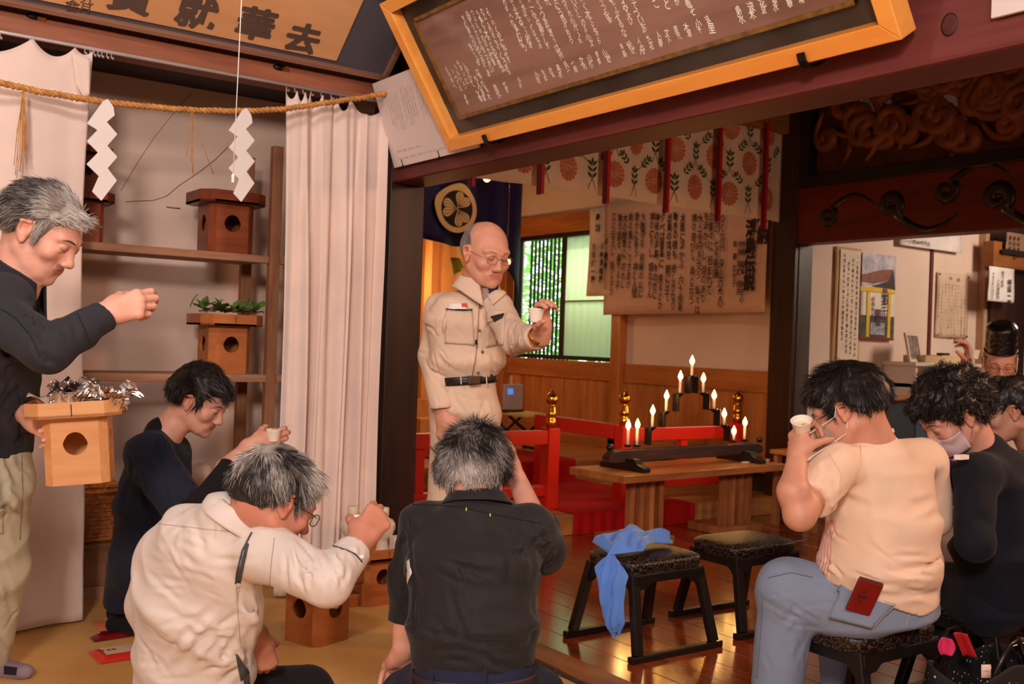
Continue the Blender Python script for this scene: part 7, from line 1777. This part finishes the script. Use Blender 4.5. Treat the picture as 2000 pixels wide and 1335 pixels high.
D_ = sumd(D_, folds(S, [(1600, 1080, 1850, 1200, 15, 30, 120, .010, .006, 12), (1640, 960, 1850, 1030, 5, 20, 120, .011, .005, 6), (1560, 900, 1640, 990, 110, 40, 60, .009, .005, 8), (1590, 1000, 1640, 1130, 70, 40, 60, .007, .006, 10)], 12))
M_CR = fabric('cream_jersey', (232, 202, 176), wr=.12, sheen=.1)
s_ = np_mesh('shirt', *S.mesh(.0065, D_), M_CR, p6); bs_ = bvh(s_)
seam(bs_, [(1680, 868), (1682, 905), (1668, 950)], mat('cream_stitch', (214, 180, 150), .9), s_, .0012); seam(bs_, [(1620, 885), (1642, 925), (1640, 965)], MATS['cream_stitch'], s_, .0012, 'armhole_seam'); seam(bs_, [(1552, 952), (1580, 975), (1612, 988)], MATS['cream_stitch'], s_, .0012, 'sleeve_hem')
for k in range(5): seam(bs_, [(1590+k*6, 1118+k*1.5), (1598+k*6, 1092), (1604+k*5, 1050), (1618+k*4, 1012)], mat('rose_stripe', (196, 130, 124), .8), s_, .0016, 'rose_stripe', .0004)
ring(p6, 'neck_rib', M_CR, P(1702, 853, 3.12), cd(-.30, .93, .15), cd(.8, 0, .6), .070, .066, .012, .004)
S = Shape()
S.loft(P(1722, 1195, 3.16), P(1720, 1150, 3.16), (.192, .160), (.185, .155), sd, .04, .04)
S.cone(P(1665, 1178, 3.12), P(1540, 1152, 3.16), .112, .092, .06); S.cone(P(1540, 1150, 3.16), P(1505, 1440, 3.2), .090, .072, .04)
S.cone(P(1700, 1180, 3.28), P(1635, 1165, 3.55), .11, .09, .05); S.cone(P(1635, 1165, 3.55), P(1645, 1360, 3.6), .085, .066, .04)
D_ = sumd(wrinkle(.005, 50, cd(1, .3, 0), 2), crease([P(1560, 1110, 3.05), P(1600, 1140, 3.03), P(1590, 1180, 3.03)], .007, .007), crease([P(1500, 1130, 3.05), P(1535, 1170, 3.05), P(1580, 1185, 3.05)], .007, .006), crease([P(1490, 1150, 3.05), P(1530, 1200, 3.06), P(1570, 1205, 3.08)], .007, .008), crease([P(1585, 1100, 3.03), P(1640, 1120, 3.0)], .006, .006))
M_DN = fabric('washed_denim', (128, 142, 164), wr=.35, weave=700)
D_ = sumd(D_, folds(S, [(1490, 1110, 1640, 1230, 25, 30, 120, .006, .0035, 16), (1480, 1200, 1580, 1334, 90, 30, 80, .008, .004, 12)], 14))
j_ = np_mesh('jeans', *S.mesh(.0075, D_), M_DN, p6); bj = bvh(j_)
M_DS = mat('denim_stitch', (176, 160, 140), .9)
patch(bj, [(1646, 1140), (1742, 1178), (1700, 1222), (1622, 1200)], M_DN, j_, 'back_pocket', .022, .003)
seam(bj, [(1646, 1141), (1668, 1160), (1705, 1172), (1742, 1178)], M_DS, j_, .0013, 'pocket_stitch', .025); seam(bj, [(1742, 1179), (1720, 1200), (1702, 1222)], M_DS, j_, .0013, 'pocket_stitch', .025)
seam(bj, [(1640, 1150), (1625, 1185)], M_DS, j_, .0013); seam(bj, [(1500, 1128), (1545, 1118), (1590, 1128)], mat('denim_dark_seam', (92, 104, 128), .9), j_, .0015); seam(bj, [(1776, 1196), (1768, 1228)], M_DS, j_, .0013)
seam(bj, [(1490, 1165), (1486, 1240), (1478, 1330)], MATS['denim_dark_seam'], j_, .0015)
q = bj.ray_cast(Vector(Cv), Vector(ray(1690, 1175)).normalized(), 9)[0]
ph = wthing('smartphone', q, 'dark red phone in the back pocket of the blue jeans', 'phone')
u1 = Vector(cd(.95, -.27, -.08)); u2 = Vector(cd(.23, .88, -.40)); u3 = u1.cross(u2).normalized()
if u3.dot(Vector(Fv)) > 0: u3 = -u3
pc_ = Vector(Cv)+Vector(ray(1691, 1158))*(min(((x_-Vector(Cv)).dot(Vector(Fv)) for x_ in [hit(b_q, a_, c_) for b_q in (bs_, bj) for a_ in (1665, 1691, 1718) for c_ in (1130, 1150, 1170)] if x_ is not None))-.008)
Mp = Matrix((u1.normalized(), (u2-u1.normalized()*u2.dot(u1.normalized())).normalized(), u3)).transposed().to_4x4(); Mp.translation = pc_
MB().box((-.036, -.070, -.006), (.036, .045, .006), Mp).build('phone_case', mat('dark_red_case', (120, 14, 14), .3, coat=.3), ph, bevel=.005, seg=3)
MB().box((-.034, .0455, -.005), (.034, .0465, .005), Mp).build('top_edge', M_BLACK, ph)
kk = MB(); write(kk, [(-.008, .012, '日', 1), (-.016, -.006, '鶴', 1), (.0, -.006, '岡', 1), (-.008, -.022, '山', .8)], tuple(Mp @ Vector((0, 0, .0063))), Mp.to_3x3() @ Vector((1, 0, 0)), Mp.to_3x3() @ Vector((0, 1, 0)), .014, .016, .02, .05); kk.build('case_print', M_INK, ph)
cup(P(1566, 834, 2.975), cd(-.20, .90, -.42), 'white cup held before the face by the person in cream', .030, .048)
hair(p6, H, .020, vol=(.004, .004, .004), line=([-.13, -.09, -.055, -.022, -.004, .012, .030, .040, .052, .066, .085], [-.052, -.056, -.050, -.016, .022, .022, -.020, -.005, .020, .040, .045]), L=lambda l: np.where(l[:, 2] > .085, .040, .034), n=9000, lift=lambda l: np.where(l[:, 2] > .085, .40, .08), col=BLACKH, seed=12, clump=.004, wid=.0010)
facebits(p6, H, (.04, .03, .03), 1.0)
glasses(p6, H, M_BLACKIRON, .0012, (.022, .015))
M_STR = mat('mask_elastic', (240, 236, 232), .7)
def mask(root, H, m, ms, col='mask'):
    bv = bvh(root)
    def on(a, z, off=.003):
        x = math.sin(a)*.062; o = Vector(H.w(math.sin(a)*.25, math.cos(a)*.25, z)); d = Vector(H.M @ np.array([-math.sin(a), -math.cos(a), 0])); l, n, i, dd = bv.ray_cast(o, d, .4)
        return (l-d*off) if l is not None else Vector(H.w(x, .08, z))
    g = MB().grid(lambda u, v: on((u-.5)*2*1.05, -.030-.072*v, .004+.006*math.sin(v*3.1)*math.cos((u-.5)*3)), 24, 10); o = g.build('face_mask', m, root, solid=.0015)
    for q in (-1, 1):
        MB().tube([on(q*1.04, -.034), Vector(H.w(q*.074, .030, -.012)), Vector(H.w(q*.084, .004, .022)), Vector(H.w(q*.086, -.016, .018))], .0014, 6).build('ear_loop', ms, root)
        MB().tube([on(q*1.04, -.098), Vector(H.w(q*.066, .022, -.070)), Vector(H.w(q*.078, -.002, -.034)), Vector(H.w(q*.086, -.022, -.010)), Vector(H.w(q*.087, -.020, .010))], .0014, 6).build('ear_loop', ms, root)
mask(p6, H, fabric('white_mask', (230, 222, 216), wr=.1), M_STR)
# ------------------------------------------------------------------ seated person in navy sweater
H = Head(P(1860, 808, 3.36), cd(-.74, -.52, -.12), 1.02)
S = Shape(); head_prims(S, H); S.cone(H.w(0, -.035, -.04), P(1915, 890, 3.40), .052, .068, .03); hd = S.mesh(HS)
A = Shape(); hand(A, P(1885, 985, 3.32), cd(-.55, .65, .3), cd(.2, .5, .6), -1, (.5, .5, .5, .5), .03, (.5, .3), .95); hL = A.mesh(.004)
body_in = inner([(P(1960, 950, 3.4), P(1970, 1150, 3.4), .10, .10), (P(1960, 1170, 3.4), P(1850, 1150, 3.6), .06, .05)])
p7 = body_mesh([hd, hL, body_in], skin('skin_soft', (204, 150, 128)), 'person seated in navy sweater with curly black hair and pale pleated mask', H)
S = Shape(); sd = cd(.62, 0, .78)
S.loft(P(1966, 1160, 3.42), P(1960, 1070, 3.41), (.180, .150), (.185, .155), sd, .04, .03); S.loft(P(1960, 1070, 3.41), P(1962, 940, 3.40), (.185, .155), (.178, .115), sd, .05, .05)
S.cone(P(1912, 925, 3.26), P(2020, 915, 3.56), .068, .068, .05); S.cone(P(1925, 880, 3.40), P(1930, 900, 3.4), .066, .09, .05)
S.cone(P(1905, 935, 3.24), P(1905, 1060, 3.14), .066, .056, .04); S.cone(P(1905, 1060, 3.14), P(1888, 992, 3.28), .050, .040, .03); S.cone(P(2030, 930, 3.58), P(2050, 1080, 3.6), .068, .06, .04)
s_ = np_mesh('sweater', *S.mesh(.008, sumd(wrinkle(.008, 30, cd(.5, 1, 0), 3), crease([P(1900, 1000, 3.1), P(1960, 1060, 3.2)], .02, .008))), fabric('navy_knit', (17, 18, 29), wr=.4), p7)
S = Shape(); S.loft(P(1968, 1185, 3.42), P(1968, 1150, 3.42), (.18, .15), (.17, .15), sd, .04, .04); S.cone(P(1930, 1180, 3.40), P(1850, 1150, 3.62), .11, .09, .05); S.cone(P(2000, 1180, 3.5), P(1930, 1150, 3.8), .11, .09, .05); S.cone(P(1850, 1150, 3.62), P(1850, 1340, 3.66), .085, .066, .04); S.cone(P(1930, 1150, 3.8), P(1930, 1310, 3.84), .085, .066, .04)
np_mesh('trousers', *S.mesh(.010, wrinkle(.005, 40, cd(.6, 1, 0), 2)), fabric('dark_indigo', (18, 19, 30), wr=.3), p7)
hair(p7, H, .026, vol=(.006, .006, .006), line=([-.15, -.09, -.055, -.022, -.004, .012, .030, .040, .052, .066, .085], [-.070, -.074, -.070, -.030, .016, .016, -.024, -.012, .015, .035, .040]), L=.030, n=10000, lift=.45, col=BLACKH, seed=14, clump=.010, wid=.0011, curl=.7)
facebits(p7, H, (.04, .03, .03), .9)
mask(p7, H, fabric('mauve_mask', (196, 172, 176), wr=.2), mat('rose_elastic', (170, 84, 92), .7))
tag(MB().cbox(P(1878, 892, 3.16), (.05, .02, .014)).build('folded_paper', M_PAPER), 'tiny folded white paper in the lap of navy sweater person', 'paper')
tag(MB().grid(lambda u, v: P(1838+34*u+10*v, 900+70*v, 3.30+.03*math.sin(u*4)+.05*v), 8, 8).build('purple_pouch', fabric('purple_pouch', (52, 24, 92)), None, solid=.012), 'dark purple cloth pouch between the cream and navy persons', 'pouch')
# ------------------------------------------------------------------ person at the right edge
H = Head(P(1968, 800, 3.98), cd(-.90, -.30, .18), 1.0)
S = Shape(); head_prims(S, H); S.cone(H.w(0, -.035, -.04), P(2020, 860, 4.0), .056, .07, .03); hd = S.mesh(.004)
p8 = body_mesh([hd, inner([(P(2050, 900, 4.0), P(2060, 1090, 4.0), .1, .1)])], MATS['skin_warm'], 'person at the right edge with short black hair, behind the navy sweater', H)
S = Shape(); sd = cd(.45, 0, .9); S.loft(P(2060, 1080, 4.0), P(2055, 930, 4.0), (.18, .14), (.175, .11), sd, .05); S.cone(P(2035, 905, 3.86), P(2080, 900, 4.18), .065, .065, .05); S.cone(P(2030, 910, 3.85), P(2010, 1020, 3.78), .06, .055, .04); S.cone(P(2010, 1020, 3.78), P(1960, 1000, 3.8), .05, .04, .03)
np_mesh('shirt', *S.mesh(.010, wrinkle(.006, 34, cd(.5, 1, 0), 3)), fabric('dark_brown_cotton', (44, 30, 28), wr=.3), p8)
S = Shape(); S.loft(P(2062, 1120, 4.0), P(2060, 1070, 4.0), (.17, .15), (.16, .14), sd, .04); S.cone(P(2040, 1110, 3.95), P(1960, 1090, 4.1), .10, .08, .05); S.cone(P(1960, 1090, 4.1), P(1955, 1230, 4.12), .075, .06, .04)
np_mesh('trousers', *S.mesh(.011), MATS['black_twill'], p8)
hair(p8, H, .014, L=.030, n=5000, lift=.06, col=BLACKH, seed=16, clump=.003, wid=.0011)
# ------------------------------------------------------------------ priest
H = Head(P(1953, 707, 5.24), cd(-.34, -.30, -.89), .97)
S = Shape(); head_prims(S, H, jaw=.95); S.cone(H.w(0, -.03, -.05), P(1962, 760, 5.28), .050, .056, .03); hd = S.mesh(.0042, skdisp(H))
A = Shape(); A.cone(P(1885, 745, 5.06), P(1886, 722, 5.04), .032, .028, .01); hand(A, P(1886, 718, 5.035), cd(.10, .93, -.2), cd(-.1, .1, -.95), 1, (.55, .6, .62, .66), .02, (.5, .3), 1.0); hR = A.mesh(.004)
p9 = body_mesh([hd, hR, inner([(P(1965, 800, 5.3), P(1960, 900, 5.3), .10, .12), (P(1962, 760, 5.28), P(1965, 800, 5.3), .05, .08), (P(1962, 790, 5.28), P(1890, 802, 5.10), .05, .04), (P(1890, 802, 5.10), P(1885, 735, 5.05), .04, .03)])], MATS['skin_tan'], 'priest seated in white robe and black lacquered hat, raising a cup', H)
S = Shape(); sd = cd(.93, 0, -.35)
S.loft(P(1965, 900, 5.30), P(1965, 800, 5.30), (.24, .17), (.20, .13), sd, .06); S.cone(P(1918, 775, 5.28), P(2005, 772, 5.26), .062, .062, .05); S.cone(P(1962, 752, 5.28), P(1962, 765, 5.28), .060, .085, .03)
S.cone(P(1912, 782, 5.26), P(1890, 800, 5.10), .070, .085, .04); S.cone(P(1890, 800, 5.10), P(1885, 745, 5.06), .085, .060, .04); S.cone(P(2012, 785, 5.25), P(2000, 860, 5.1), .07, .10, .05)
S.cone(P(1930, 900, 5.2), P(1860, 890, 4.95), .15, .13, .06); S.cone(P(1990, 900, 5.2), P(1960, 900, 4.9), .15, .13, .06); S.cone(P(1880, 890, 4.95), P(1885, 1050, 4.95), .13, .17, .06); S.cone(P(1960, 900, 4.95), P(1960, 1050, 4.95), .13, .17, .06)
S.cut(P(1886, 730, 5.04), cd(.0, 1, -.15), .10); S.cut(np.array([5, 2.8, .02]), -Zv, 1.2)
s_ = np_mesh('robe', *S.mesh(.012, sumd(wrinkle(.016, 22, cd(1, .2, .4), 3), wrinkle(.008, 40, cd(.3, 1, 0), 5))), fabric('white_silk_robe', (206, 194, 180), wr=.3), p9)
collar(p9, 'white_collar', fabric('collar_silk', (240, 234, 228)), P(1962, 748, 5.27), cd(.05, 1, 0), cd(-.34, -.1, -.93), .066, .064, .03, .5, .03, .05, .3)
hat = MB()
Mh2 = Matrix((tuple(H.x), tuple(H.f), tuple(H.u))).transposed()
def hatf(u, v):
    a = u*2*math.pi; t = v; rx = .077*(1-.05*t) if t < .75 else .077*.9625*math.cos((t-.75)/.25*math.pi/2)**.6+.001
    ry = .100*(1+.03*t) if t < .75 else .1022*math.cos((t-.75)/.25*math.pi/2)**.6+.001
    z = .066+.150*min(1, t*1.08)-.008*math.cos(a)*0; b_ = .0025*nz(np.array([[math.cos(a)*2, math.sin(a)*2, t*3]]), 9, 2)[0]
    return H.w((rx+b_)*math.cos(a), -.005+(ry+b_)*math.sin(a), z)
hm = MB().grid(hatf, 56, 26); ho = hm.build('lacquer_hat', mat('crinkled_black_lacquer', (14, 12, 12), .22, var=.2, bump=1.0, bs=150, coat=.5), p9)
MB().tube([tuple(H.w(.079*math.cos(a), -.005+.102*math.sin(a), .067)) for a in np.linspace(0, 6.2832, 40)], .004, 6).build('hat_rim', M_BLACK, ho)
for q in (-1, 1): MB().tube([tuple(H.w(q*.083, .0, .045)), tuple(H.w(q*.080, .035, -.03)), tuple(H.w(q*.055, .07, -.085)), tuple(H.w(q*.01, .085, -.12))], .0012, 5).build('hat_cord', M_PAPER, ho)
hair(p9, H, .005, bald=lambda x, y, z: z-.045, L=.012, n=2200, lift=.1, col=gray((.10, .09, .08), (.40, .36, .33), lambda L_, r: r), seed=18, clump=.001, wid=.0008)
facebits(p9, H, (.12, .08, .07), .9); glasses(p9, H, MATS['thin_metal_rim'], .0009, (.022, .015))
cup(P(1903, 692, 4.96), cd(.05, 1, 0), 'white cup raised by the priest in the black hat', .026, .044)
bpy.data.objects.remove(_to)
